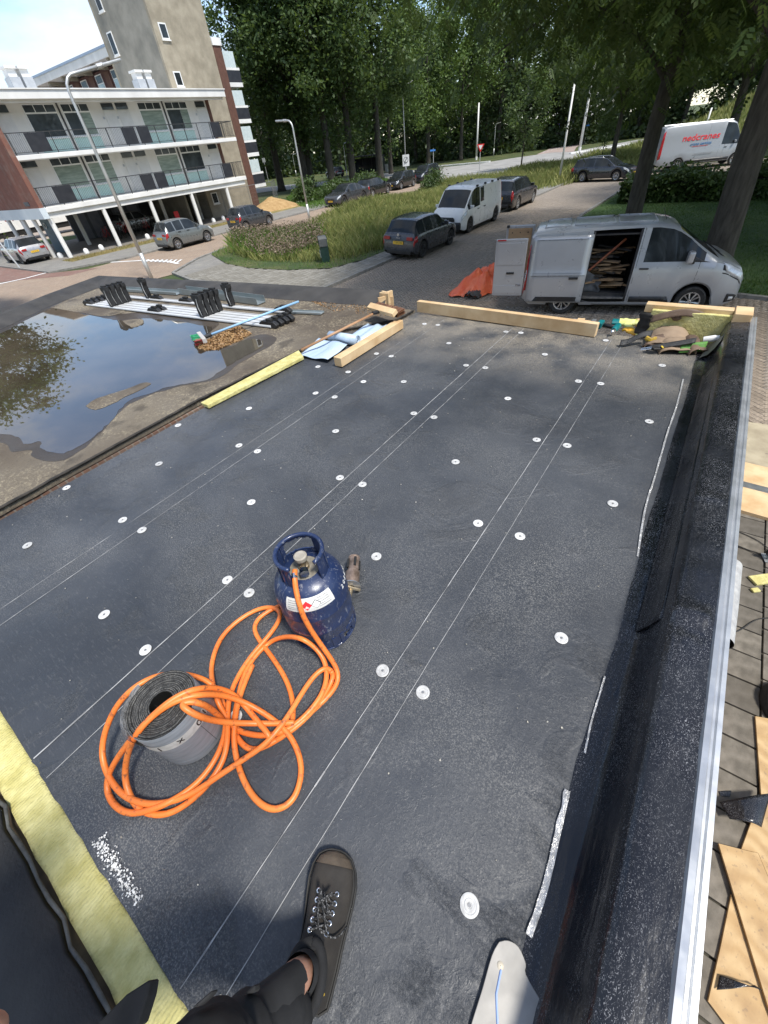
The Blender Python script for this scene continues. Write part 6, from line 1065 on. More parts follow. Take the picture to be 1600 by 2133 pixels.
for i in range(5):
    off = nrm_ * (.085 * i + (.16 if i == 4 else 0)) + dv.normalized() * (.015 * i if i < 4 else .35); o = thing('roof_bar', labs[i], 'roof bar', (P0.x + off.x, P0.y + off.y, ZO + .006), az, 'roof bars laid side by side')
    L_ = LB - (.55 if i == 4 else 0); MB().extr([(-.034, .004), (.034, .004), (.038, .018), (.032, .034), (-.032, .034), (-.038, .018)], 'x', .02, L_).build('bar', m_bar, o, bevel=.003); MB().box((L_ / 2, 0, .036), (L_ - .3, .012, .004)).build('rubber_strip', mat('grey_strip', (0.2, 0.2, 0.2), None, .6), o)
    foot_flat(o, .06 if i < 4 else .9); foot_flat(o, L_ - .05); foot_flat(o, L_ * .44) if i in (0, 1, 4) else None; foot_tall(o, L_ * .185); foot_tall(o, L_ * (.70 if i < 4 else .72))
m_tray = mat('zinc_tray', (0.30, 0.34, 0.34), (0.42, 0.46, 0.46), .4, .6, ns=2)
def tray(label, a, b_, w, h): 
    p0, p1 = px(a[0], a[1], ZO + .01), px(b_[0], b_[1], ZO + .01); L_ = (p1 - p0).length; o = thing('zinc_channel', label, 'metal profile', p0, math.atan2(p1.y - p0.y, p1.x - p0.x)); MB().extr([(-w / 2, h), (-w / 2, 0), (w / 2, 0), (w / 2, h), (w / 2 - .006, h), (w / 2 - .006, .006), (-w / 2 + .006, .006), (-w / 2 + .006, h)], 'x', 0, L_).build('profile', m_tray, o)
tray('long zinc channel leaning before the parapet', (383, 610), (545, 632), .16, .09); tray('short zinc channel behind the separate roof bar', (255, 604), (375, 612), .15, .04); tray('flat grey metal strip lying past the broom handle tip', (560, 648), (672, 653), .10, .02)
def broom(label, head, tip, hm, bm1, bm2, hl, zh, zt, flip=1):
    h0, t0 = px(head[0], head[1], zh), px(tip[0], tip[1], zt); d = (t0 - h0); az_ = math.atan2(d.y, d.x); o = thing('broom', label, 'broom', (h0.x, h0.y, ZO), az_); L_ = Vector((d.x, d.y)).length
    MB().tube([(.03, 0, zh - ZO), (L_, 0, zt - ZO)], .0135, 10).build('handle', hm, o, smooth=True); MB().tube([(.0, 0, zh - ZO - .005), (.10, 0, zh - ZO + .004)], .02, 10).build('socket', black_plastic, o); return o, zh - ZO
m_blue = mat('pale_blue_handle', (0.25, 0.45, 0.68), (0.32, 0.52, 0.74), .4, ns=4); o, z = broom('broom with pale blue handle and green bristles lying in the puddle', (424, 702), (622, 628), m_blue, None, None, .3, ZO + .05, ZO + .16)
MB().box((-.02, 0, z), (.05, .32, .06)).build('head', mat('grey_broom_head', (0.4, 0.38, 0.36), None, .6), o, bevel=.01)
def bristles(par, name, m, x0, x1, y0, y1, z, n, seed):
    rng = np.random.default_rng(seed); V = np.zeros((n, 4, 3)); y = rng.uniform(y0, y1, n); zz = z + rng.uniform(-.025, .025, n); V[:, 0] = np.stack([np.full(n, x0), y - .003, zz], 1); V[:, 1] = np.stack([np.full(n, x0), y + .003, zz], 1); e = x1 + rng.normal(0, .008, n); V[:, 2] = np.stack([e, y + .003 + rng.normal(0, .008, n), zz * 1.15 - .005], 1); V[:, 3] = np.stack([e, y - .003 + rng.normal(0, .008, n), zz * 1.15 - .005], 1); tag(np_mesh(name, V, quads(V), m, par), kind='stuff')
bristles(o, 'green_bristles', leaf_mat('green_bristles', (0.02, 0.30, 0.12), (0.06, 0.45, 0.2), 0), -.045, -.12, -.16, .10, z, 900, 1); bristles(o, 'red_bristles', leaf_mat('red_bristles', (0.5, 0.05, 0.06), (0.65, 0.12, 0.12), 0), -.045, -.12, -.16, -.11, z, 260, 2)
m_hand = mat('worn_wood_handle', (0.30, 0.16, 0.08), (0.42, 0.24, 0.13), .6, ns=5); o, z = broom('push broom with wooden handle and brown bristles across the blue sheets', (790, 648), (628, 729), m_hand, None, None, .45, ZO + .15, ZO + .05)
MB().box((-.02, .03, z + .015), (.075, .46, .05), m=Matrix.Rotation(.5, 3, 'Y')).build('head', wood, o, bevel=.005); bristles(o, 'brown_bristles', leaf_mat('brown_bristles', (0.14, 0.06, 0.03), (0.26, 0.13, 0.07), 0), -.05, -.16, -.21, .26, z - .015, 1500, 3)
# pale blue under-sheet, rolled
m_bls = mat('pale_blue_sheet', (0.36, 0.47, 0.60), (0.50, 0.60, 0.71), .5, ns=9, stretch=(1, .12, 1)); bl_ = thing('blue_sheet_roll', 'pale blue ribbed sheet half rolled beside the short timber', 'sheet roll', (-3.0, 3.35, ZR))
MB().grid(lambda u, w: (-.27 + .42 * u - .08 * w, -.50 + .42 * w, .012 + .05 * max(0, w - .55) + .008 * math.sin(u * 9 + w * 2) + .035 * u * (1 - w) * .6), 18, 14).build('front_flap', m_bls, bl_, smooth=True, solid=.004); MB().grid(lambda u, w: (-.12 + .36 * u + .06 * (1 - w), .06 + .46 * w, .022 + .010 * math.sin(u * 16) + .03 * w * u), 20, 12).build('rear_flap', m_bls, bl_, smooth=True, solid=.004)
sp = []; 
for i in range(60): a = i * .42; r_ = .014 + .0008 * i; sp.append((r_ * math.cos(a) - .02, .05 + r_ * math.sin(a)))
MB().extr(sp, 'x', -.24, .16, close=False).build('roll', m_bls, bl_, smooth=True, solid=.003, loc=(0, .02, .0))
# timbers
tb = thing('timber_beam', 'short square timber beside the blue sheet', 'timber', (-2.69, 3.39, ZR)); MB().b2(-.047, .047, -.57, .57, .0, .09).build('beam', wood, tb, bevel=.003)
a, b_ = px(869, 650, ZR), px(1238, 703, ZR); az_ = math.atan2(b_.y - a.y, b_.x - a.x); tb = thing('timber_beam', 'long pale timber laid along the street edge of the roof', 'timber', (a.x, a.y, ZR), az_); MB().b2(0, (b_ - a).length, 0, .065, .002, .125).build('beam', wood, tb, bevel=.003)
for (x, y, z, lab) in ((1211, 664, 2.42, 'small wood block behind the long timber'), (1338, 658, 2.45, 'small wood offcut beside the torn felt')): q = px(x, y, z); o = thing('wood_offcut', lab, 'wood block', (q.x, q.y, ZR), random.random()); MB().box((0, 0, .035), (.07, .045, .07)).build('block', wood, o, bevel=.002)
# ================================================================ TOOLS ON THE NEW ROOF
ZF = ZR + .002
# gas bottle
g = NG('scuffed_blue_paint'); v = g.co(); c = g.mix(g.ramp(g.noise(v, 5, 5), .4, .7), (0.012, 0.024, 0.075), (0.022, 0.040, 0.105)); sc_ = g.math('MULTIPLY', g.ramp(g.noise(g.co((1, 1, .35)), 34, 5, .7, 2.0), .57, .66), .6); c = g.mix(sc_, c, (0.26, 0.27, 0.30)); c = g.mix(g.math('MULTIPLY', g.ramp(g.noise(v, 8, 4), .62, .72), .4), c, (0.15, 0.12, 0.1))
m_btl = g.set(c, g.ramp(g.noise(v, 9, 3), .3, .7, (.25,) * 3, (.45,) * 3), None, g.bump(g.noise(v, 60, 3), .15, .003), Coat_Weight=.3)
m_brass = mat('dirty_brass', (0.32, 0.24, 0.14), (0.48, 0.40, 0.28), .4, .8, ns=30); m_dirtm = mat('dusty_bottle_top', (0.16, 0.145, 0.115), (0.26, 0.24, 0.2), .8, ns=30)
bot = thing('gas_bottle', 'scuffed dark blue gas bottle with handle collar and white label', 'gas bottle', (-.905, .555, ZF), R(-38))
MB().lathe([(.001, .035), (.10, .038), (.135, .055), (.146, .085), (.147, .135), (.1485, .14), (.147, .145), (.147, .235), (.1488, .24), (.147, .245), (.147, .30), (.142, .335), (.128, .367), (.10, .392), (.06, .404)], 48).build('body', m_btl, bot, auto=50)
MB().lathe([(.06, .404), (.03, .408), (.001, .409)], 24).build('top_plate', m_dirtm, bot, smooth=True)
mb = MB(); n = 48
for i in range(n):
    a0, a1 = 2 * math.pi * i / n, 2 * math.pi * (i + 1) / n; slot = (i % 12) in (4, 5, 6)
    for z0, z1 in (((.0, .022), (.052, .075)) if slot else ((.0, .075),)):
        rr = .142; mb.add([(rr * math.cos(a0), rr * math.sin(a0), z0), (rr * math.cos(a1), rr * math.sin(a1), z0), (rr * math.cos(a1), rr * math.sin(a1), z1), (rr * math.cos(a0), rr * math.sin(a0), z1)], [(0, 1, 2, 3)])
mb.build('foot_ring', m_btl, bot, solid=.005); MB().lathe([(.139, .004), (.146, .001), (.148, .006), (.141, .009), (.139, .004)], 48).build('foot_rim', m_btl, bot, smooth=True)
mb = MB()   # collar: two cheeks joined at the back, open to the front (local +x)
for i in range(60):
    a0 = R(38) + R(284) * i / 60; a1 = R(38) + R(284) * (i + 1) / 60; am = math.degrees((a0 + a1) / 2); z0 = .385; hole = 140 < am < 220
    for za, zb in (((z0, .425), (.482, .498)) if hole else ((z0, .498),)):
        r0 = .094; r1 = .090; mb.add([(r0 * math.cos(a0), r0 * math.sin(a0), za), (r0 * math.cos(a1), r0 * math.sin(a1), za), (r1 * math.cos(a1), r1 * math.sin(a1), zb), (r1 * math.cos(a0), r1 * math.sin(a0), zb)], [(0, 1, 2, 3)])
col_ = mb.build('collar', m_btl, bot, solid=.004)
MB().tube([(.090 * math.cos(R(30) + R(300) * i / 40), .090 * math.sin(R(30) + R(300) * i / 40), .503) for i in range(41)], .0085, 10).build('collar_rim', m_btl, col_, smooth=True)
vl = MB().lathe([(.022, .405), (.022, .425), (.014, .43), (.014, .455), (.001, .456)], 16).build('valve', m_brass, bot, auto=40); MB().lathe([(.024, .458), (.026, .462), (.026, .478), (.020, .482), (.001, .480)], 14).build('hand_wheel', mat('dusty_hand_wheel', (0.30, 0.27, 0.22), (0.4, 0.37, 0.31), .7, ns=30), vl, auto=40)
MB().tube([(.0, 0, .44), (.06, .0, .44)], .012, 10).build('outlet', m_brass, vl, smooth=True); MB().lathe([(.019, -.011), (.019, .011)], 6, (.052, 0, .44), m=Matrix.Rotation(R(90), 3, 'Y'), cap=True).build('union_nut', chrome, vl)
def cyl_patch(par, name, m, r, a0, a1, z0, z1, off, nu=14, nv=6, rf=None):
    prof_ = [(.147, .0), (.147, .30), (.142, .335), (.128, .367), (.10, .392)]
    def fn(u, w): z = z0 + (z1 - z0) * w; rr = np.interp(z, [q[1] for q in prof_], [q[0] for q in prof_]) + off; a = a0 + (a1 - a0) * u; return (rr * math.cos(a), rr * math.sin(a), z + off * .5)
    return MB().grid(fn, nu, nv).build(name, m, par, smooth=True)
lb = cyl_patch(bot, 'label', mat('white_paper_label', (0.62, 0.61, 0.57), (0.74, 0.73, 0.7), .6, ns=20), .14, R(-46), R(34), .315, .372, .0015)
for k_ in range(5): cyl_patch(lb, 'label_print', mat('grey_print', (0.25, 0.25, 0.25), (0.5, 0.5, 0.5), .6, ns=90), .14, R(8), R(28), .327 + .009 * k_, .330 + .009 * k_, .0022, 8, 1); cyl_patch(lb, 'label_print', mat('grey_print', (0.25, 0.25, 0.25), (0.5, 0.5, 0.5), .6, ns=90), .14, R(-42), R(-24), .327 + .009 * k_, .330 + .009 * k_, .0022, 8, 1)
def diamond(a, z, r_, m, off, par=lb):
    pts = [(a, z - r_), (a + r_ / .138, z), (a, z + r_), (a - r_ / .138, z)]; vs = []
    for aa, zz in pts: rr = np.interp(zz, [0, .30, .335, .367, .392], [.147, .147, .142, .128, .10]) + off; vs.append((rr * math.cos(aa), rr * math.sin(aa), zz + off * .4))
    MB().add(vs, [(0, 1, 2, 3)]).build('hazard_diamond', m, par, recalc=False)
diamond(R(-11), .344, .020, m_redl, .0030); diamond(R(4), .344, .019, m_ink, .0030); diamond(R(4), .344, .0165, white_paint, .0038)
for i, ch in enumerate('2033/8'):
    a = R(58) + i * R(8.5); rr = .1445; m_ = Matrix.Translation((rr * math.cos(a), rr * math.sin(a), .318)) @ Matrix.Rotation(a, 4, 'Z') @ Matrix.Rotation(R(90), 4, 'Z') @ Matrix.Rotation(R(78), 4, 'X'); text('stencil_number', ch, .030, white_paint, bot, m_, .0006)
cyl_patch(bot, 'warning_sticker', mat('orange_sticker', (0.6, 0.2, 0.12), (0.7, 0.35, 0.25), .6, ns=30), .147, R(-105), R(-70), .19, .27, .0015, 8, 4)
# burner head lying behind the bottle
bq = px(735, 1205, ZF + .03); dq = px(738, 1165, ZF + .04); br = thing('torch_burner', 'sooty torch burner head lying behind the gas bottle', 'torch', (bq.x, bq.y, ZF), math.atan2(dq.y - bq.y, dq.x - bq.x)); br.scale = (1.35,) * 3; m_soot = mat('burnt_steel', (0.16, 0.115, 0.085), (0.46, 0.34, 0.28), .5, .6, ns=22)
MY = Matrix.Rotation(R(90), 3, 'Y'); MB().lathe([(.024, -.03), (.026, -.01), (.026, .02), (.020, .03), (.019, .085), (.022, .088), (.022, .092), (.017, .09), (.017, .03)], 20, (0, 0, .03), m=MY).build('burner_cup', m_soot, br, auto=40)
for i in range(4): a = i * math.pi / 2 + .4; MB().box((.06, .0215 * math.cos(a), .03 + .0215 * math.sin(a)), (.04, .008, .008)).build('air_slot', m_seam, br)
MB().lathe([(.012, -.035), (.034, -.032), (.034, -.029), (.012, -.028)], 18, (-.01, 0, .032), m=MY).build('support_flange', steel, br, auto=40); MB().tube([(-.04, 0, .03), (-.075, .004, .028), (-.10, .012, .022), (-.125, .03, .014)], .008, 8).build('lance', m_brass, br, smooth=True); MB().tube([(-.05, -.03, .018), (-.05, .03, .05)], .006, 6).build('rest_leg', m_brass, br)
# membrane roll standing on end
g = NG('roll_end_layers'); v = g.co(); wv = g.n('ShaderNodeTexWave', wave_type='RINGS', rings_direction='Z'); wv.inputs['Scale'].default_value = 55; wv.inputs['Distortion'].default_value = 2.5; wv.inputs['Detail'].default_value = 3; wv.inputs['Detail Scale'].default_value = 6; g.l(v, wv.inputs[0]); c = g.mix(g.math('MULTIPLY', wv.outputs['Fac'], g.ramp(g.noise(v, 45, 4, .7), .3, .7)), (0.02, 0.02, 0.02), (0.23, 0.225, 0.21)); m_rend = g.set(c, .7, None, g.bump(wv.outputs['Fac'], .8, .006)); m_rside = mat('grey_roll_back', (0.19, 0.205, 0.225), (0.27, 0.285, 0.305), .5, ns=10, stretch=(1, 1, 6), bump=.15, bs=60)
rol = thing('membrane_roll', 'grey roll of roofing membrane standing on end inside the hose loops', 'membrane roll', (-1.035, -.075, ZF), 1.15); HR = .268
MB().lathe([(.117, 0), (.1185, .02), (.118, .14), (.1175, HR - .004), (.115, HR)], 48).build('outer_wrap', m_rside, rol, auto=50)
mb = MB(); rng = np.random.default_rng(4); prof_ = []
for i in range(13): prof_.append((.115 - i * .0063, HR + (-.002 if i % 2 else .0035) + .002 * rng.normal()))
mb.lathe(prof_ + [(.038, HR - .004), (.037, .03), (.001, .03)], 56); mb.v = [(x * (1 + .02 * fbm(x * 20, y * 20)), y * (1 + .02 * fbm(x * 20, y * 20)), z + .0025 * fbm(x * 60, y * 60)) for x, y, z in mb.v]; mb.build('wound_layers', m_rend, rol, smooth=False)
MB().lathe([(.0372, .03), (.0378, HR + .004)], 28).build('core', m_ink, rol); ft = MB(); ft.grid(lambda u, w: ((.119 + .010 * w + .004 * fbm(u * 6, w)) * math.cos(R(118) + R(95) * u), (.119 + .010 * w + .004 * fbm(u * 6, w)) * math.sin(R(118) + R(95) * u), HR - .09 + .098 * w + .004 * fbm(u * 9, 2)), 20, 5); ft.build('torn_film', m_film, rol, smooth=True)
bd = MB().grid(lambda u, w: (.1195 * math.cos(R(-160) + R(135) * u), .1195 * math.sin(R(-160) + R(135) * u), .170 + .042 * w), 30, 1).build('label_band', mat('dirty_white_band', (0.45, 0.44, 0.41), (0.6, 0.59, 0.56), .6, ns=40), rol)
for i, ch in enumerate('m 1 x 01'):
    if ch == ' ': continue
    a = R(-152) + i * R(17); rr = .1202; m_ = Matrix.Translation((rr * math.cos(a), rr * math.sin(a), .191)) @ Matrix.Rotation(a + R(90), 4, 'Z') @ Matrix.Rotation(R(90), 4, 'X') @ Matrix.Rotation(math.pi, 4, 'Z'); text('band_lettering', ch, .042, m_ink, bd, m_, .0006)
MB().grid(lambda u, w: (.1190 * math.cos(R(-52) + .012 * w), .1190 * math.sin(R(-52) + .012 * w), .02 + .15 * u), 4, 1).build('wrap_end', m_ink, rol)
# orange hose
def hp(cx, cy, z):     # pixel on the hose, lifted along its ray until it clears the bottle and the roll it lies on
    for _ in range(80):
        q = px(180 + cx / 2.424, 1080 + cy / 2.424, ZF + z); d1 = math.hypot(q.x + .905, q.y - .555); d2 = math.hypot(q.x + 1.035, q.y + .075)
        r1 = float(np.interp(z, [.30, .335, .38, .415, .42], [.160, .156, .135, .09, .0])); r2 = .131 if z < HR + .012 else 0
        if d1 >= r1 and d2 >= r2: return q
        z += .004
    return q
strokes = [
 [(1053, 262, .44), (1052, 300, .435), (1058, 360, .40), (1078, 440, .32), (1112, 525, .24), (1165, 610, .155), (1222, 690, .08), (1262, 755, .03), (1270, 820, .013), (1228, 890, .013), (1150, 965, .013), (1060, 1045, .013), (975, 1110, .02), (900, 1152, .02), (840, 1168, .013), (790, 1142, .013), (748, 1080, .013), (748, 1000, .02), (768, 900, .02), (788, 815, .02), (828, 730, .013), (890, 655, .013), (975, 602, .013), (1070, 600, .013), (1150, 645, .013), (1205, 725, .035), (1212, 815, .035), (1182, 900, .035), (1112, 990, .035), (1025, 1060, .035), (920, 1096, .035), (830, 1090, .02), (762, 1066, .013), (700, 1000, .013), (655, 900, .013), (632, 800, .013), (640, 700, .013), (682, 600, .013), (760, 520, .013), (860, 460, .013), (940, 448, .02), (980, 478, .032), (962, 535, .032), (910, 605, .028), (840, 685, .022), (782, 770, .02), (737, 860, .035), (714, 950, .045), (714, 1050, .05), (708, 1150, .045), (682, 1240, .03), (612, 1345, .03), (512, 1438, .013), (410, 1492, .013), (310, 1490, .013), (235, 1430, .02), (198, 1330, .04), (200, 1230, .09), (232, 1125, .18), (300, 1030, .28), (400, 950, .292), (500, 905, .29), (600, 888, .24), (700, 895, .16), (800, 930, .10), (900, 985, .06), (985, 1050, .045), (1042, 1120, .03), (1078, 1210, .018), (1084, 1300, .013), (1055, 1400, .013), (1000, 1455, .013), (930, 1468, .013), (855, 1420, .013), (795, 1325, .013), (757, 1210, .02), (745, 1110, .035), (752, 1010, .045), (770, 920, .04), (800, 830, .03), (840, 740, .03)],
 [(1235, 770, .045), (1205, 755, .045), (1150, 795, .045), (1090, 880, .05), (1030, 980, .06), (965, 1070, .07), (890, 1150, .06), (780, 1225, .05), (660, 1305, .04), (540, 1385, .03), (420, 1432, .03), (300, 1442, .03), (190, 1400, .03), (115, 1310, .04), (80, 1200, .06), (92, 1085, .11), (145, 960, .18), (230, 862, .235), (340, 800, .22), (455, 783, .17), (560, 800, .11), (640, 842, .05), (688, 925, .03), (705, 1015, .03), (690, 1125, .03), (640, 1235, .03), (560, 1335, .02), (455, 1412, .03), (350, 1462, .035), (240, 1490, .013), (160, 1465, .013), (110, 1395, .013), (108, 1310, .03), (150, 1220, .07), (230, 1110, .17), (330, 1000, .285), (440, 910, .298), (540, 865, .27), (640, 855, .20), (730, 880, .13), (800, 945, .09), (860, 1020, .075), (915, 1085, .075), (925, 1125, .05), (890, 1150, .02)],
 [(1050, 1030, .05), (960, 1035, .06), (850, 1035, .07), (740, 1032, .11), (640, 1020, .19), (560, 995, .27), (500, 960, .300), (487, 938, .302), (520, 925, .296), (580, 935, .27), (640, 970, .17), (690, 1020, .09)],
 [(1235, 770, .045), (1245, 800, .02), (1215, 870, .013), (1140, 975, .025), (1050, 1060, .03), (960, 1120, .02), (905, 1140, .013)],
 [(1005, 430, .013), (930, 462, .013), (870, 505, .013), (848, 555, .013), (870, 610, .013), (930, 690, .013), (990, 780, .013), (1030, 870, .013), (1045, 960, .013), (1040, 1030, .02)]]
g = NG('orange_rubber_hose'); v = g.co(); m_hose = g.set(g.mix(g.ramp(g.noise(v, 60, 4), .56, .72), g.ramp(g.noise(v, 5, 4), .35, .65, (0.78, 0.175, 0.028), (0.86, 0.24, 0.05)), (0.30, 0.10, 0.04)), .42, None, g.bump(g.noise(v, 40, 3), .1, .003))
h0 = hp(900, 1150, 0); hose = thing('gas_hose', 'long bright orange gas hose lying in tangled loops on the roof', 'hose', (h0.x, h0.y, ZF)); mb = MB()
def clear(q):      # a strand lies on the roll or against bottle and roll, never through them
    q = q.copy(); h = q.z - ZF
    for cx, cy, rr, top in ((-1.035, -.075, .130, HR + .0115), (-.905, .555, .159, .345)):
        d = Vector((q.x - cx, q.y - cy)); 
        if d.length < rr and h < top:
            if h > .10 and top < .3: q = CAM + (q - CAM) * ((ZF + top - CAM.z) / (q.z - CAM.z))
            else: d = d.normalized() * rr; q.x, q.y = cx + d.x, cy + d.y
    q.z = max(q.z, ZF + .0105); return q
for s_ in strokes:
    C_ = [clear(q) for q in catmull([hp(*a) for a in s_], 6)]
    for _ in range(10):           # ease every step so that the strand bends instead of kinking
        Z_ = [q.z for q in C_]
        for i in range(2, len(C_) - 2):
            za = max(Z_[i], (Z_[i - 2] + Z_[i - 1] + Z_[i] + Z_[i + 1] + Z_[i + 2]) / 5) if Z_[i] > ZF + .02 or max(Z_[i - 1], Z_[i + 1]) > ZF + .03 else Z_[i]
            C_[i] = CAM + (C_[i] - CAM) * ((za - CAM.z) / (C_[i].z - CAM.z))
        P2 = [q.copy() for q in C_]
        for i in range(1, len(C_) - 1): m_ = (P2[i - 1] + P2[i + 1]) / 2; C_[i] = P2[i].lerp(m_, .35)
    mb.tube([q - Vector((h0.x, h0.y, ZF)) for q in C_], .0104, 10)
mb.build('hose', m_hose, hose, smooth=True); q = hp(1050, 280, .438) - Vector((h0.x, h0.y, ZF)); q2 = hp(1052, 305, .434) - Vector((h0.x, h0.y, ZF)); MB().tube([q, q2], .0112, 10).build('hose_clip', chrome, hose)
# steel plate at the near edge
pp = [px(a[0], a[1], ZF + .014) for a in ((1040, 1962), (1058, 1959), (1080, 1972), (1096, 2008), (1096, 2030), (1130, 2090), (1175, 2170), (1190, 2260), (960, 2260), (975, 2160), (1005, 2060), (1025, 1990))]; c0 = sum(pp, Vector()) / len(pp); pl = thing('steel_trowel', 'pale steel hand trowel blade with rounded tip beside the upstand', 'trowel', (c0.x, c0.y, ZF + .008), 0); MB().prism([((a - c0).x, (a - c0).y) for a in catmull(pp + [pp[0]], 3)[:-1]], 0, .005).build('blade', mat('worn_steel_sheet', (0.25, 0.24, 0.22), (0.36, 0.345, 0.32), .4, .3, ns=9), pl, bevel=.001)
q = px(1043, 2012, ZF + .02) - c0; MB().lathe([(.001, .0065), (.008, .0063), (.0085, .005)], 16, (q.x, q.y, 0)).build('rivet', mat('cream_rivet', (0.5, 0.45, 0.36), None, .5), pl, smooth=True)
MB().tube([(q.x + .004, q.y - .005, .0055), (q.x + .010, q.y - .05, .0055), (q.x + .035, q.y - .10, .0055)], .003, 5).build('blue_chalk_smear', mat('blue_chalk', (0.25, 0.35, 0.6), None, .8), pl)
# white foam crumbs
rng = np.random.default_rng(8); a = [px(*q_, ZF) for q_ in ((205, 1750), (220, 1760), (250, 1810), (292, 1880), (270, 1870), (235, 1820))]; n = 420; w = rng.uniform(0, 1, n); P = np.array([a[0].lerp(a[3], t) for t in w]); P[:, :2] += rng.normal(0, .010, (n, 2)); P[:, 2] = ZF + .004; tag(np_mesh('foam_crumbs', leaves(P, .006, .9, rng=rng), quads(P), white_paint), 'white foam crumbs at the edge of the yellow strip', 'crumbs', kind='stuff')
n = 2600; P = np.stack([rng.uniform(-3.2, .15, n), -.48 + 4.8 * rng.uniform(0, 1, n), np.full(n, ZF + .003)], 1); P = P[rng.uniform(0, 1, n) < .25 + .75 * np.clip((P[:, 1] - 2.5) / 1.8, 0, 1)]; tag(np_mesh('roof_crumbs', leaves(P, .006, .8, rng=rng), quads(P), leaf_mat('pale_crumbs', (0.25, 0.23, 0.18), (0.6, 0.57, 0.5), 0)), 'pale crumbs and sawdust strewn over the black roof', 'crumbs', kind='stuff')

# ---------------- tool belt, drill, gloves in the far corner
m_lea = mat('brown_leather', (0.085, 0.052, 0.034), (0.16, 0.105, 0.07), .7, ns=9, bump=.35, bs=70); m_lea2 = mat('worn_suede', (0.20, 0.14, 0.09), (0.29, 0.21, 0.14), .85, ns=7, bump=.35, bs=60); m_web = mat('black_webbing', (0.012, 0.012, 0.013), (0.03, 0.03, 0.03), .7, ns=40)
bc = px(1405, 712, ZF + .04); az_ = .0; tbt = thing('tool_belt', 'brown leather tool belt with black strap lying by the corner upstand', 'tool belt', (bc.x - .01, bc.y - .09, ZF), .05); tbt.scale = (1.12, .95, 1.25)
def pouch(name, cx, cy, w, d, h, m, tilt, par=tbt):
    def fn(u, t): a = math.pi * 2 * u; r_ = .75 + .25 * t; x = w / 2 * r_ * math.copysign(abs(math.cos(a)) ** .7, math.cos(a)); y = d / 2 * (.7 + .3 * t) * math.copysign(abs(math.sin(a)) ** .8, math.sin(a)); z = h * t + .012 * fbm(u * 5, t * 3) ; return Vector((x + .01 * fbm(u * 4, t * 4, 2), y, z))
    M_ = Matrix.Rotation(tilt[0], 3, 'X') @ Matrix.Rotation(tilt[1], 3, 'Y'); mb = MB(); mb.grid(lambda u, t: M_ @ fn(u, t) + Vector((cx, cy, .02)), 28, 8); return mb.build(name, m, par, smooth=True, solid=.006)
def bag(name, cx, cy, w, d, h, m, rz, sag):
    # soft leather bag slumped on its back: closed sides, gaping mouth towards the far edge
    def fn(u, t):
        a = math.pi * u; y = d * (t - .5); x = w / 2 * math.cos(a) * (1 - .16 * t) ; z = h * math.sin(a) ** .7 * (.55 + .55 * t) + sag * fbm(u * 3 + cx, t * 3) ; q = Matrix.Rotation(rz, 3, 'Z') @ Vector((x, y, 0)); return (q.x + cx, q.y + cy, max(.004, z))
    return MB().grid(fn, 24, 14).build(name, m, tbt, smooth=True, solid=.005)
bag('main_pouch', -.03, .09, .34, .24, .105, m_lea2, .12, .02); bag('nail_pouch', .03, -.03, .26, .15, .075, m_lea2, .35, .015); bag('side_pouch', .15, .02, .15, .19, .085, m_lea, .5, .015); bag('inner_pouch', -.10, .02, .17, .16, .075, m_lea, -.2, .015)
MB().grid(lambda u, w: (-.20 + .40 * u, .20 - .05 * math.cos(u * 3.1) + .02 * w, .13 + .05 * math.sin(u * 3.14) + .045 * w), 20, 4).build('top_band', m_lea, tbt, smooth=True, solid=.006); MB().grid(lambda u, w: (-.16 - .20 * u, .06 - .14 * u + .05 * w, .06 - .045 * u + .03 * w + .012 * math.sin(u * 6)), 14, 4).build('strap', m_web, tbt, smooth=True, solid=.005)
for i in range(5):
    for j in range(2): MB().lathe([(.005, 0), (.004, .003), (.001, .003)], 8, (-.20 - .035 * i, .045 - .025 * i + .028 * j, .063 - .008 * i + .014 * j)).build('eyelet', chrome, tbt)
MB().grid(lambda u, w: (-.16 + .30 * u, -.05 - .10 * (1 - u) + .05 * w, .02 + .06 * u + .02 * w), 12, 3).build('buckle_strap', m_web, tbt, smooth=True, solid=.005); bk = MB().box((-.10, -.13, .04), (.05, .06, .008), rz=.4).build('buckle', black_plastic, tbt, bevel=.002); MB().box((-.06, -.12, .048), (.012, .045, .004), rz=.3).build('yellow_tag', mat('yellow_tag', (0.6, 0.42, 0.05), None, .5), tbt)
for k_ in (-1, 1): MB().tube([(-.13, -.14 + .018 * k_, .04), (-.20, -.165 + .018 * k_, .03)], .004, 6).build('buckle_prong', chrome, tbt)
MB().grid(lambda u, w: (.06 + .16 * u, -.10 + .07 * u + .05 * w, .015 + .05 * w + .012 * u), 8, 4).build('green_pocket', mat('green_fabric', (0.07, 0.20, 0.03), (0.10, 0.26, 0.05), .7, ns=20), tbt, smooth=True, solid=.004); MB().lathe([(.0, .0), (.021, .0), (.021, .07), (.016, .078), (.016, .095), (.0, .095)], 16, (.19, .07, .07), m=Matrix.Rotation(R(75), 3, 'Y')).build('white_bottle', white_paint, tbt, auto=40)
MB().lathe([(.001, 0), (.035, .01), (.05, .03), (.04, .05), (.001, .06)], 14, (-.03, .26, .13)).build('dark_pouch_lid', m_lea, tbt, smooth=True); MB().tube([(-.19, .02, .06), (-.15, .0, .05), (-.12, .02, .06)], .018, 8).build('tape_measure', mat('yellow_black_tape', (0.55, 0.35, 0.02), (0.05, 0.05, 0.05), .4, ns=25), tbt)
m_teal2 = mat('teal_tool_plastic', (0.0, 0.13, 0.14), (0.01, 0.17, 0.18), .4, ns=9); dq = px(1278, 688, ZF + .04); dr = thing('cordless_drill', 'teal and black cordless drill lying at the end of the long timber', 'drill', (dq.x, dq.y, ZF), R(-95))
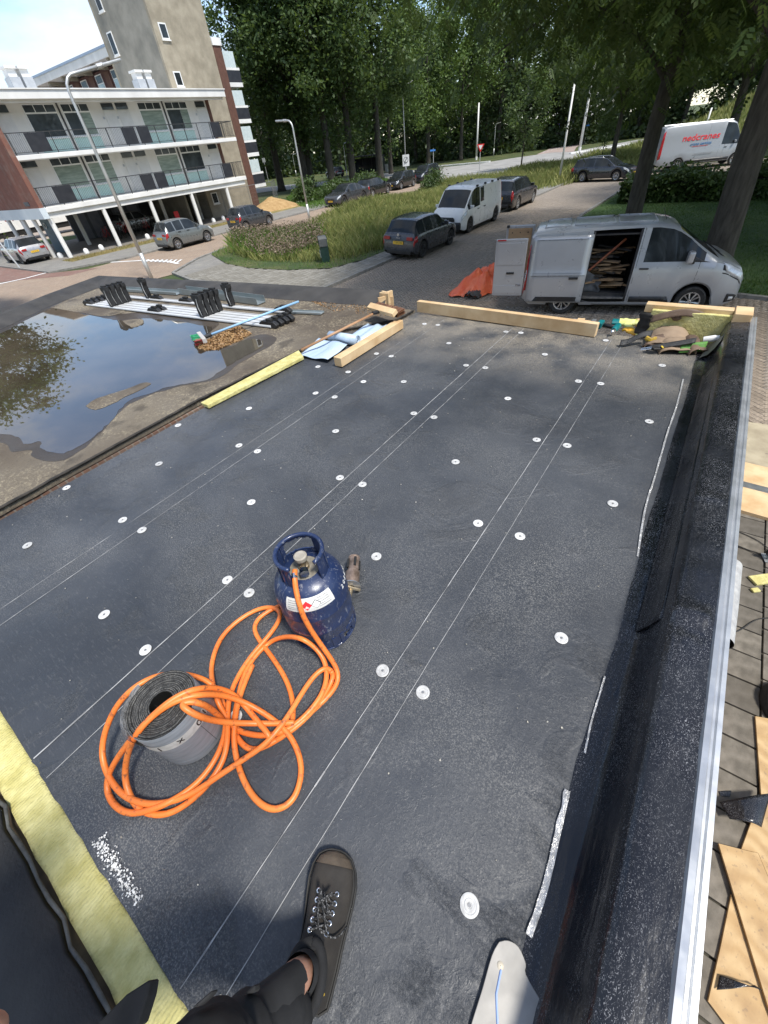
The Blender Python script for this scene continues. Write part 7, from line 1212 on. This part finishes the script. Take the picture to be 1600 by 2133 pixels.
MB().lathe([(.018, -.10), (.030, -.09), (.033, -.02), (.030, .03), (.022, .05)], 16, (-.06, 0, .035), m=MY, cap=True).build('motor_housing', m_teal2, dr, auto=40); MB().lathe([(.022, .0), (.022, .035), (.014, .05), (.005, .06), (.003, .095)], 14, (-.01, 0, .035), m=MY, cap=True).build('chuck', chrome, dr, auto=40); MB().tube([(-.10, 0, .035), (-.12, -.07, .03), (-.13, -.13, .028)], .021, 10).build('grip', black_plastic, dr, smooth=True); MB().box((-.135, -.165, .032), (.11, .05, .06)).build('battery', m_teal2, dr, bevel=.01)
hq = px(1205, 668, ZF + .03); hm = thing('hammer', 'hammer with dark handle lying behind the long timber', 'hammer', (hq.x, hq.y + .03, ZF), .0); MB().tube([(-.20, .03, .02), (.0, .015, .02)], .016, 8).build('grip', black_plastic, hm, smooth=True); MB().tube([(.0, .015, .02), (.13, 0, .02)], .012, 8).build('shaft', wood, hm, smooth=True); MB().box((.14, 0, .025), (.04, .10, .03)).build('head', steel, hm, bevel=.006)
def glove(label, c, rz, m, cuff, s=1.0):
    o = thing('work_glove', label, 'glove', c, rz); 
    def fn(u, t): a = 2 * math.pi * u; return ((-.05 + .11 * t) * s, .048 * s * (.8 + .25 * math.sin(t * 2.6)) * math.cos(a), .024 * s + (.024 + .012 * fbm(u * 3, t * 3)) * s * math.sin(a))
    MB().grid(fn, 20, 8).build('palm', m, o, smooth=True)
    for i, (y, L_, b_) in enumerate(((-.036, .065, .01), (-.012, .08, .015), (.013, .078, .012), (.036, .06, .01))): MB().tube(catmull([(.05 * s, y * s, .024 * s), (.05 * s + L_ * .5 * s, y * 1.1 * s, .034 * s), (.05 * s + L_ * s, y * 1.15 * s, (.02 - b_ * .4) * s)], 4), [.013 * s] * 6 + [.012 * s] * 2 + [.007 * s], 8).build('finger', m, o, smooth=True)
    MB().tube(catmull([(-.01 * s, -.045 * s, .024 * s), (.02 * s, -.075 * s, .02 * s), (.055 * s, -.085 * s, .016 * s)], 4), [.014 * s] * 8 + [.008 * s], 8).build('thumb', m, o, smooth=True); MB().grid(lambda u, t: ((-.05 - .05 * t) * s, (.042 + .004 * t) * s * math.cos(2 * math.pi * u), .024 * s + .022 * s * math.sin(2 * math.pi * u)), 18, 3).build('cuff', cuff, o, smooth=True)
m_lime = mat('lime_glove_fabric', (0.55, 0.58, 0.16), (0.68, 0.68, 0.3), .8, ns=14, bump=.3, bs=90); q = px(1304, 672, ZF + .04); glove('lime yellow work glove with teal cuff beside the tool belt', (q.x, q.y, ZF + .01), .15, m_lime, m_teal2, 1.25); q = px(1322, 690, ZF + .03); glove('orange-yellow rubber-dipped glove next to the black strap', (q.x, q.y, ZF), 2.6, mat('orange_dipped_rubber', (0.62, 0.32, 0.02), (0.72, 0.42, 0.05), .5, ns=12), m_lime, .95)

# ================================================================ SCRAPS ON THE PATH BESIDE THE ROOF
g = NG('plywood_face'); v = g.co(); wv = g.n('ShaderNodeTexWave', wave_type='BANDS', bands_direction='Y'); wv.inputs['Scale'].default_value = 2.2; wv.inputs['Distortion'].default_value = 9; wv.inputs['Detail'].default_value = 3; wv.inputs['Detail Scale'].default_value = 1.5; g.l(g.co((1, 1, 1)), wv.inputs[0]); c = g.mix(wv.outputs['Fac'], (0.42, 0.27, 0.12), (0.52, 0.36, 0.18)); c = g.mix(g.math('MULTIPLY', g.ramp(g.noise(v, 6, 5), .45, .7), .5), c, (0.28, 0.17, 0.08)); c = g.mix(g.math('MULTIPLY', g.ramp(g.noise(v, 40, 4), .6, .7), .5), c, (0.17, 0.12, 0.08)); m_pw = g.set(c, .7, None, g.bump(g.noise(v, 50, 4), .3, .003))
def board(label, pts, z, th=.018, m=m_pw, name='plywood_sheet', cat='plywood'):
    P_ = [px(1440 + a[0] / 3.123, 1450 + a[1] / 3.123, z) for a in pts]; c0 = sum(P_, Vector()) / len(P_); o = thing(name, label, cat, (c0.x, c0.y, z - th)); MB().prism([((a - c0).x, (a - c0).y) for a in P_], 0, th).build('panel', m, o, bevel=.001); return o
board('plywood sheet at the bottom with small black felt scrap on it', [(262, 1290), (500, 2010), (620, 2400), (420, 2400), (110, 1985), (190, 1640)], .060); board('plywood sheet overlapping the others with a dark broken top edge', [(178, 958), (340, 1000), (435, 1022), (640, 1500), (640, 2380), (500, 2020)], .085); board('plywood sheet half hidden beneath the black felt offcut', [(418, 130), (640, 170), (640, 1200), (500, 1170), (435, 1020), (325, 1000), (455, 640)], .062)
def felt(label, pts, z, lift):
    P_ = [px(1440 + a[0] / 3.123, 1450 + a[1] / 3.123, z) for a in pts]; c0 = sum(P_, Vector()) / 4; o = thing('felt_offcut', label, 'felt offcut', (c0.x, c0.y, z)); P_ = [a - c0 for a in P_]; MB().grid(lambda u, w: tuple((P_[0].lerp(P_[1], u)).lerp(P_[3].lerp(P_[2], u), w) + Vector((0, 0, lift * math.sin(u * 3.14) + lift * .6 * u * u))), 16, 8).build('scrap', m_apr, o, smooth=True, solid=.004)
felt('curled glossy black felt offcut across the plywood', [(185, 690), (500, 640), (440, 860), (250, 800)], .11, .06); felt('small black felt strip lying on the bottom plywood sheet', [(185, 1815), (450, 1915), (400, 1880), (165, 1910)], .075, .03); felt('tiny black felt scrap on the damp tiles', [(178, 620), (262, 616), (250, 655), (190, 650)], .045, .004)
rl_ = thing('felt_roll', 'grey rolled roofing felt lying on the tiles below the edge trim', 'felt roll', (1.30, 3.72, .145), 0); MB().lathe([(.125, -.52), (.128, 0), (.124, .52)], 32, m=Matrix.Rotation(R(-87), 3, 'X')).build('wrap', mat('pale_grey_felt', (0.30, 0.30, 0.30), (0.42, 0.42, 0.41), .7, ns=14, bump=.2, bs=50), rl_, smooth=True); MB().lathe([(.12, -.515), (.118, .51), (.001, .51)], 32, m=Matrix.Rotation(R(-87), 3, 'X')).build('inside', m_ink, rl_)
pk = thing('plank_stack', 'pale planed boards with grey metal strip on the path edge', 'boards', (2.2, 5.95, .03)); MB().box((0, .33, .03), (2.0, .52, .05), rz=-.03).build('board', wood, pk, bevel=.003); MB().box((0, -.30, .03), (2.0, .52, .05), rz=-.03).build('board', wood, pk, bevel=.003); MB().box((0, .02, .058), (2.0, .13, .006), rz=-.03).build('metal_strip', steel, pk)
jw = thing('circular_saw', 'black and green handheld saw with silver shoe on the tiles', 'saw', (1.78, 4.72, .04), .3); MB().box((0, 0, .012), (.26, .14, .006)).build('shoe', alu, jw, bevel=.001); MB().lathe([(.02, -.04), (.055, -.035), (.06, .0), (.055, .04), (.02, .05)], 18, (0, 0, .085), m=Matrix.Rotation(R(90), 3, 'X')).build('motor', black_plastic, jw, auto=40); MB().tube(catmull([(-.10, 0, .06), (-.13, 0, .13), (-.05, 0, .17), (.03, 0, .13)], 5), .018, 8).build('handle', black_plastic, jw, smooth=True); MB().box((-.05, -.045, .15), (.05, .03, .025)).build('green_switch', mat('lime_plastic', (0.25, 0.5, 0.05), None, .4), jw, bevel=.005); MB().box((.05, -.07, .05), (.14, .02, .07)).build('blade_guard', alu, jw, bevel=.004)
cb = thing('power_cable', 'thin black power cable trailing over the tiles to the saw', 'cable', (1.4, 4.3, .04)); MB().tube(catmull([(-.35, .75, .01), (0, .72, .01), (.25, .62, .01), (.45, .35, .01), (.2, .42, .01), (-.1, .48, .01)], 6), .005, 6).build('cable', rubber, cb, smooth=True); MB().tube(catmull([(-.2, -.95, .01), (.05, -.85, .01), (.25, -.55, .01), (.6, -.35, .01)], 6), .006, 6).build('cable_run', rubber, cb, smooth=True)
for q_, lab in (((1.66, 4.32), 'yellow insulation offcut beside the saw'), ((1.60, 4.12), 'tiny yellow insulation crumb on the tiles')): o = thing('insulation_offcut', lab, 'insulation', (q_[0], q_[1], .04), .7); MB().box((0, 0, .015), (.24, .12, .03) if q_[1] > 4.2 else (.08, .05, .025)).build('piece', m_ins, o, bevel=.004)
bg_ = thing('tool_bag', 'black crumpled tool bag on the damp tiles', 'bag', (1.82, 2.85, .04)); MB().grid(lambda u, w: (.16 * math.cos(2 * math.pi * u) * math.sin(math.pi * w * .5 + .1), .22 * math.sin(2 * math.pi * u) * math.sin(math.pi * w * .5 + .1), .22 * (1 - w) * (1 + .4 * fbm(u * 4, w * 4))), 26, 12).build('bag', m_web, bg_, smooth=True)

# ================================================================ THE WORKER (standing behind the camera)
m_boot = mat('dusty_black_nubuck', (0.013, 0.0115, 0.010), (0.036, 0.031, 0.026), .85, ns=9, bump=.3, bs=120, bd=.001); m_toe = mat('scuffed_toe_cap', (0.055, 0.042, 0.030), (0.11, 0.085, 0.06), .7, ns=12, bump=.2, bs=90); m_cloth = mat('black_work_cloth', (0.010, 0.010, 0.0105), (0.024, 0.024, 0.025), .9, ns=12, bump=.3, bs=200, bd=.001); m_skin = mat('skin', (0.42, 0.22, 0.15), (0.52, 0.29, 0.2), .5, ns=9, Subsurface_Weight=.1)
toe, heel = Vector((-.338, -.040, ZF)), Vector((-.205, -.318, ZF)); az_ = math.atan2(toe.y - heel.y, toe.x - heel.x); LBt = (toe - heel).length
wk = thing('person', 'person in black work trousers and dusty dark safety boots standing on the roof', 'person', (-.36, -.50, ZF))
ST = [(0, .026, .060, .125), (.04, .040, .062, .118), (.12, .041, .062, .138), (.25, .042, .060, .138), (.36, .042, .058, .128), (.44, .043, .055, .112), (.54, .046, .05, .096), (.66, .050, .046, .080), (.78, .052, .043, .070), (.88, .048, .04, .064), (.95, .037, .036, .053), (.985, .022, .033, .043), (1, .008, .031, .034)]
ST = [(a, b_ * 1.22, c_, d) for a, b_, c_, d in ST]
def boot(heel, az, mir):
    def bend(t): return mir * .012 * math.sin(t * math.pi * .9)
    def fn(u, w):
        t = u * (len(ST) - 1); i = min(int(t), len(ST) - 2); f = t - i; s_ = [ST[i][k_] + (ST[i + 1][k_] - ST[i][k_]) * f for k_ in range(4)]; a = math.pi * w; ex = .95
        y = s_[1] * math.copysign(abs(math.cos(a)) ** ex, math.cos(a)); z = .028 + (s_[3] - .028) * math.sin(a) ** .8; return (s_[0] * LBt, y + bend(s_[0]), z + .0012 * fbm(u * 9, w * 7))
    up = b0 = MB().grid(fn, 60, 26).build('boot', m_boot, wk, smooth=True); b0.location = Vector(heel) - wk.location; b0.rotation_euler = (0, 0, az)
    def tc(u, w): q = fn(.76 + .24 * u, w); return (q[0] + .0015, q[1] * 1.02, q[2] + .0016)
    MB().grid(tc, 20, 26).build('toe_cap', m_toe, up, smooth=True)
    so = [(s_[0] * LBt, s_[1] * 1.10 + .002 + bend(s_[0])) for s_ in ST] + [(s_[0] * LBt, -s_[1] * 1.10 - .002 + bend(s_[0])) for s_ in ST[::-1]]; so = [(x + (.004 if x > LBt * .9 else 0), y) for x, y in so]; MB().prism(so, .0, .030).build('sole', rubber, b0, bevel=.004); MB().tube([(x, y, .031) for x, y in so] + [so[0] + (.031,)], .003, 6).build('welt', rubber, b0, smooth=True)
    col_ = [( .135 * LBt * 1.55 + .165 * LBt * math.cos(a) * 1.25 - .02 * LBt, .043 * math.sin(a) + bend(.2), .140 - .016 * math.cos(a)) for a in np.linspace(0, 2 * math.pi, 33)]
    MB().tube(col_, .0125, 8).build('padded_collar', m_cloth, b0, smooth=True); cc = [Vector(a) for a in col_[:-1]]; m0 = sum(cc, Vector()) / len(cc); MB().add([a - Vector((0, 0, .004)) for a in cc], [tuple(range(len(cc)))]).build('collar_lining', m_ink, b0)
    MB().grid(lambda u, w: ((.40 + .12 * u) * LBt - .012, (.026 - .008 * u) * (2 * w - 1) + bend(.42), .137 - .030 * u - .012 * (2 * w - 1) ** 2), 8, 8).build('tongue', m_cloth, b0, smooth=True, solid=.006)
    rnd = random.Random(4); lace = mat('speckled_black_lace', (0.012, 0.012, 0.012), (0.15, 0.15, 0.15), .8, ns=220, lo=.52, hi=.6)
    eyes = []
    for i in range(5):
        t = .455 + .062 * i; h_ = np.interp(t, [s_[0] for s_ in ST], [s_[3] for s_ in ST]); yy = .0225 + .001 * i
        for s_ in (-1, 1): p_ = Vector((t * LBt, s_ * yy + bend(t), h_ - .006)); eyes.append(p_); MB().lathe([(.0075, 0), (.0075, .003), (.004, .005), (.0025, .002)], 12, p_).build('eyelet', chrome, up, smooth=True)
    mb = MB()
    for i in range(4):
        for a_, b_ in ((eyes[2 * i], eyes[2 * i + 3]), (eyes[2 * i + 1], eyes[2 * i + 2])): mb.tube(catmull([a_ + Vector((0, 0, .004)), (a_ + b_) / 2 + Vector((0, 0, .013)), b_ + Vector((0, 0, .004))], 4), .0028, 6)
    for k_ in range(2): c_ = (eyes[1] + eyes[0]) / 2 + Vector((0, 0, .008)); mb.tube(catmull([c_ + Vector((rnd.uniform(-.01, .09), rnd.uniform(-.025, .025), rnd.uniform(-.004, .008))) for _ in range(6)], 5), .0026, 6)
    mb.tube(catmull([eyes[0] + Vector((0, 0, .006)), eyes[0] + Vector((-.004, -.02, .0)), eyes[0] + Vector((.006, -.035, -.02)), eyes[0] + Vector((.02, -.042, -.05))], 5), .0026, 6); mb.build('laces', lace, b0, smooth=True)
    MB().box((.13 * LBt, -.046 + bend(.1), .085), (.006, .004, .028)).build('yellow_tag', mat('yellow_heel_tag', (0.55, 0.36, 0.03), None, .5), b0, bevel=.001); return b0
boot(heel, az_, -1); h2 = Vector((-.30, -.98, ZF)); boot(h2, az_ + .1, 1)
# body: one continuous skinned mesh
sk = {}; E_ = []
def J(n, p_, r_, par=None): sk[n] = (Vector(p_), r_); (E_.append((par, n)) if par else None)
dirb = (toe - heel).normalized(); an1 = heel + dirb * .068 + Vector((0, 0, .13)); an2 = h2 + dirb * .068 + Vector((0, 0, .13)); zr = ZF
J('pelvis', (-.33, -.82, zr + .93), .155); J('hipR', (-.27, -.74, zr + .86), .115, 'pelvis'); J('kneeR', (-.255, -.43, zr + .48), .068, 'hipR'); J('shinR', (-.243, -.325, zr + .27), .054, 'kneeR'); J('ankR', an1 + Vector((0, 0, .045)), .036, 'shinR'); J('footR', an1 - Vector((0, 0, .03)), .033, 'ankR')
J('hipL', (-.40, -.88, zr + .86), .115, 'pelvis'); J('kneeL', (-.38, -.92, zr + .48), .078, 'hipL'); J('ankL', an2 + Vector((0, 0, .045)), .036, 'kneeL'); J('footL', an2 - Vector((0, 0, .03)), .033, 'ankL')
J('waist', (-.33, -.84, zr + 1.10), .145, 'pelvis'); J('chest', (-.31, -.84, zr + 1.32), .165, 'waist'); J('neck', (-.27, -.80, zr + 1.50), .062, 'chest'); J('jaw', (-.24, -.74, zr + 1.57), .075, 'neck'); J('head', (-.24, -.755, zr + 1.68), .10, 'jaw')
J('shR', (-.12, -.76, zr + 1.42), .07, 'chest'); J('elR', (.0, -.55, zr + 1.22), .05, 'shR'); J('wrR', (.03, -.17, zr + 1.47), .03, 'elR'); J('palmR', (.05, -.09, zr + 1.51), .032, 'wrR')
J('shL', (-.49, -.86, zr + 1.42), .07, 'chest'); J('elL', (-.44, -.58, zr + 1.25), .05, 'shL'); J('wrL', CAM + Vector((-.20, -.20, -.11)), .028, 'elL'); J('palmL', CAM + Vector((-.15, -.145, -.085)), .030, 'wrL')
ft_ = CAM + ray(4, 2150) * .15
for i, (dx, dy, dz) in enumerate(((0, 0, 0), (-.03, -.03, -.03), (-.045, -.04, -.05), (-.055, -.05, -.07))):
    J(f'k{i}', sk['palmL'][0] + Vector((.02 - .004 * i, .02 - .01 * i, .012 - .014 * i)), .0095, 'palmL'); J(f'm{i}', (sk[f'k{i}'][0] + ft_ + Vector((dx, dy, dz))) / 2 + Vector((0, 0, -.008)), .0085, f'k{i}'); J(f't{i}', ft_ + Vector((dx, dy, dz)), .007, f'm{i}')
for i in range(4): J(f'a{i}', sk['palmR'][0] + Vector((.004, .022, .016 - .016 * i)), .0095, 'palmR'); J(f'b{i}', sk['palmR'][0] + Vector((-.008, .042, .018 - .018 * i)), .0085, f'a{i}'); J(f'c{i}', sk['palmR'][0] + Vector((-.028, .042, .018 - .018 * i)), .007, f'b{i}')
J('thR', sk['palmR'][0] + Vector((-.03, -.005, .03)), .010, 'palmR'); J('thR2', sk['palmR'][0] + Vector((-.035, .015, .045)), .008, 'thR'); J('thL', sk['palmL'][0] + Vector((.015, -.02, .03)), .010, 'palmL'); J('thL2', sk['palmL'][0] + Vector((.04, -.015, .05)), .008, 'thL')
nm = list(sk); me = bpy.data.meshes.new('body'); me.from_pydata([tuple(sk[k_][0] - wk.location) for k_ in nm], [(nm.index(a), nm.index(b_)) for a, b_ in E_], []); bo = link(bpy.data.objects.new('body', me)); md = bo.modifiers.new('skin', 'SKIN'); md.use_smooth_shade = True
for i, k_ in enumerate(nm): me.skin_vertices[0].data[i].radius = (sk[k_][1],) * 2; me.skin_vertices[0].data[i].use_root = (k_ == 'pelvis')
bo.modifiers.new('sub', 'SUBSURF').levels = 2; dg = bpy.context.evaluated_depsgraph_get(); me2 = bpy.data.meshes.new_from_object(bo.evaluated_get(dg)); bpy.data.objects.remove(bo); me2.materials.clear(); me2.materials.append(m_cloth); me2.materials.append(m_skin)
zs = [p_.center + wk.location for p_ in me2.polygons]; 
for p_, c_ in zip(me2.polygons, zs): p_.material_index = 1 if (c_.z > zr + 1.47 and c_.y < -.6) or (c_ - sk['palmL'][0]).length < .075 or (c_ - ft_).length < .13 or (c_ - sk['palmR'][0]).length < .085 or c_.z < zr + .20 else 0
bo = link(bpy.data.objects.new('body', me2)); bo.parent = wk
L0 = lambda q: Vector(q) - wk.location
hdp = L0(sk['head'][0]); MB().lathe([(.001, .125), (.06, .11), (.1, .06), (.108, .01), (.1, -.03)], 20, hdp + Vector((-.012, -.02, .0))).build('hair', mat('dark_hair', (0.03, 0.02, 0.013), (0.05, 0.035, 0.025), .7, ns=60), wk, smooth=True)
for s_ in (-1, 1): MB().lathe([(.001, -.012), (.011, 0), (.001, .012)], 10, hdp + Vector((s_ * .035 + .05, .082 - s_ * .02, .0))).build('eye', white_paint, wk, smooth=True); MB().lathe([(.001, -.03), (.014, 0), (.001, .03)], 10, hdp + Vector((s_ * .095, -s_ * .035, -.01))).build('ear', m_skin, wk, smooth=True)
MB().lathe([(.001, .03), (.012, -.01), (.016, -.025), (.001, -.035)], 10, hdp + Vector((.055, .09, -.02))).build('nose', m_skin, wk, smooth=True); MB().box(hdp + Vector((.05, .075, -.085)), (.045, .012, .008), rz=-.5).build('mouth', mat('lips', (0.35, 0.13, 0.1), None, .5), wk, bevel=.003)
# trouser legs over the boots and hanging pocket flaps
def leg(a, b_, c_, r0, r1):
    pts = [L0(a), L0(a).lerp(L0(b_), .35), L0(a).lerp(L0(b_), .7), L0(b_), L0(c_)]; C_ = catmull(pts, 5); mb = MB(); n = len(C_)
    def fn(u, w): i = round(w * (n - 1)); an = 2 * math.pi * u; rr = (r0 + (r1 - r0) * w) * (1 + .16 * fbm(u * 3, w * 7) + .07 * math.sin(w * 40 + 4 * math.sin(an))); return C_[i] + Vector((rr * math.cos(an), rr * math.sin(an), .010 * math.sin(an * 2) * (1 - w)))
    mb.grid(fn, 36, n - 1); mb.build('trouser_leg', m_cloth, wk, smooth=True, solid=.003)
leg(an1 + Vector((.012, -.062, .045)), sk['kneeR'][0], sk['hipR'][0], .058, .10); leg(an2 + Vector((0, -.03, .02)), sk['kneeL'][0], sk['hipL'][0], .058, .10)
MB().lathe([(.040, -.05), (.042, .0), (.038, .045)], 20, L0(an1) + Vector((0, 0, .01))).build('sock', m_cloth, wk, smooth=True)
for pts, z in ((((195, 2140), (262, 2072), (312, 2040), (306, 2075), (285, 2140)), 3.0), (((398, 2100), (442, 2062), (436, 2075), (410, 2098)), 2.85), (((505, 2072), (531, 2050), (531, 2068)), 2.72)):
    P_ = [L0(px(a[0], a[1], z)) for a in pts]; ex = [q + Vector((0, 0, -.035)) for q in P_]; mb = MB(); n = len(P_); mb.add(P_ + ex, [tuple(range(n)), tuple(range(n, 2 * n))[::-1]] + [(i, (i + 1) % n, n + (i + 1) % n, n + i) for i in range(n)]); mb.build('pocket_flap', m_cloth, wk, bevel=.003)
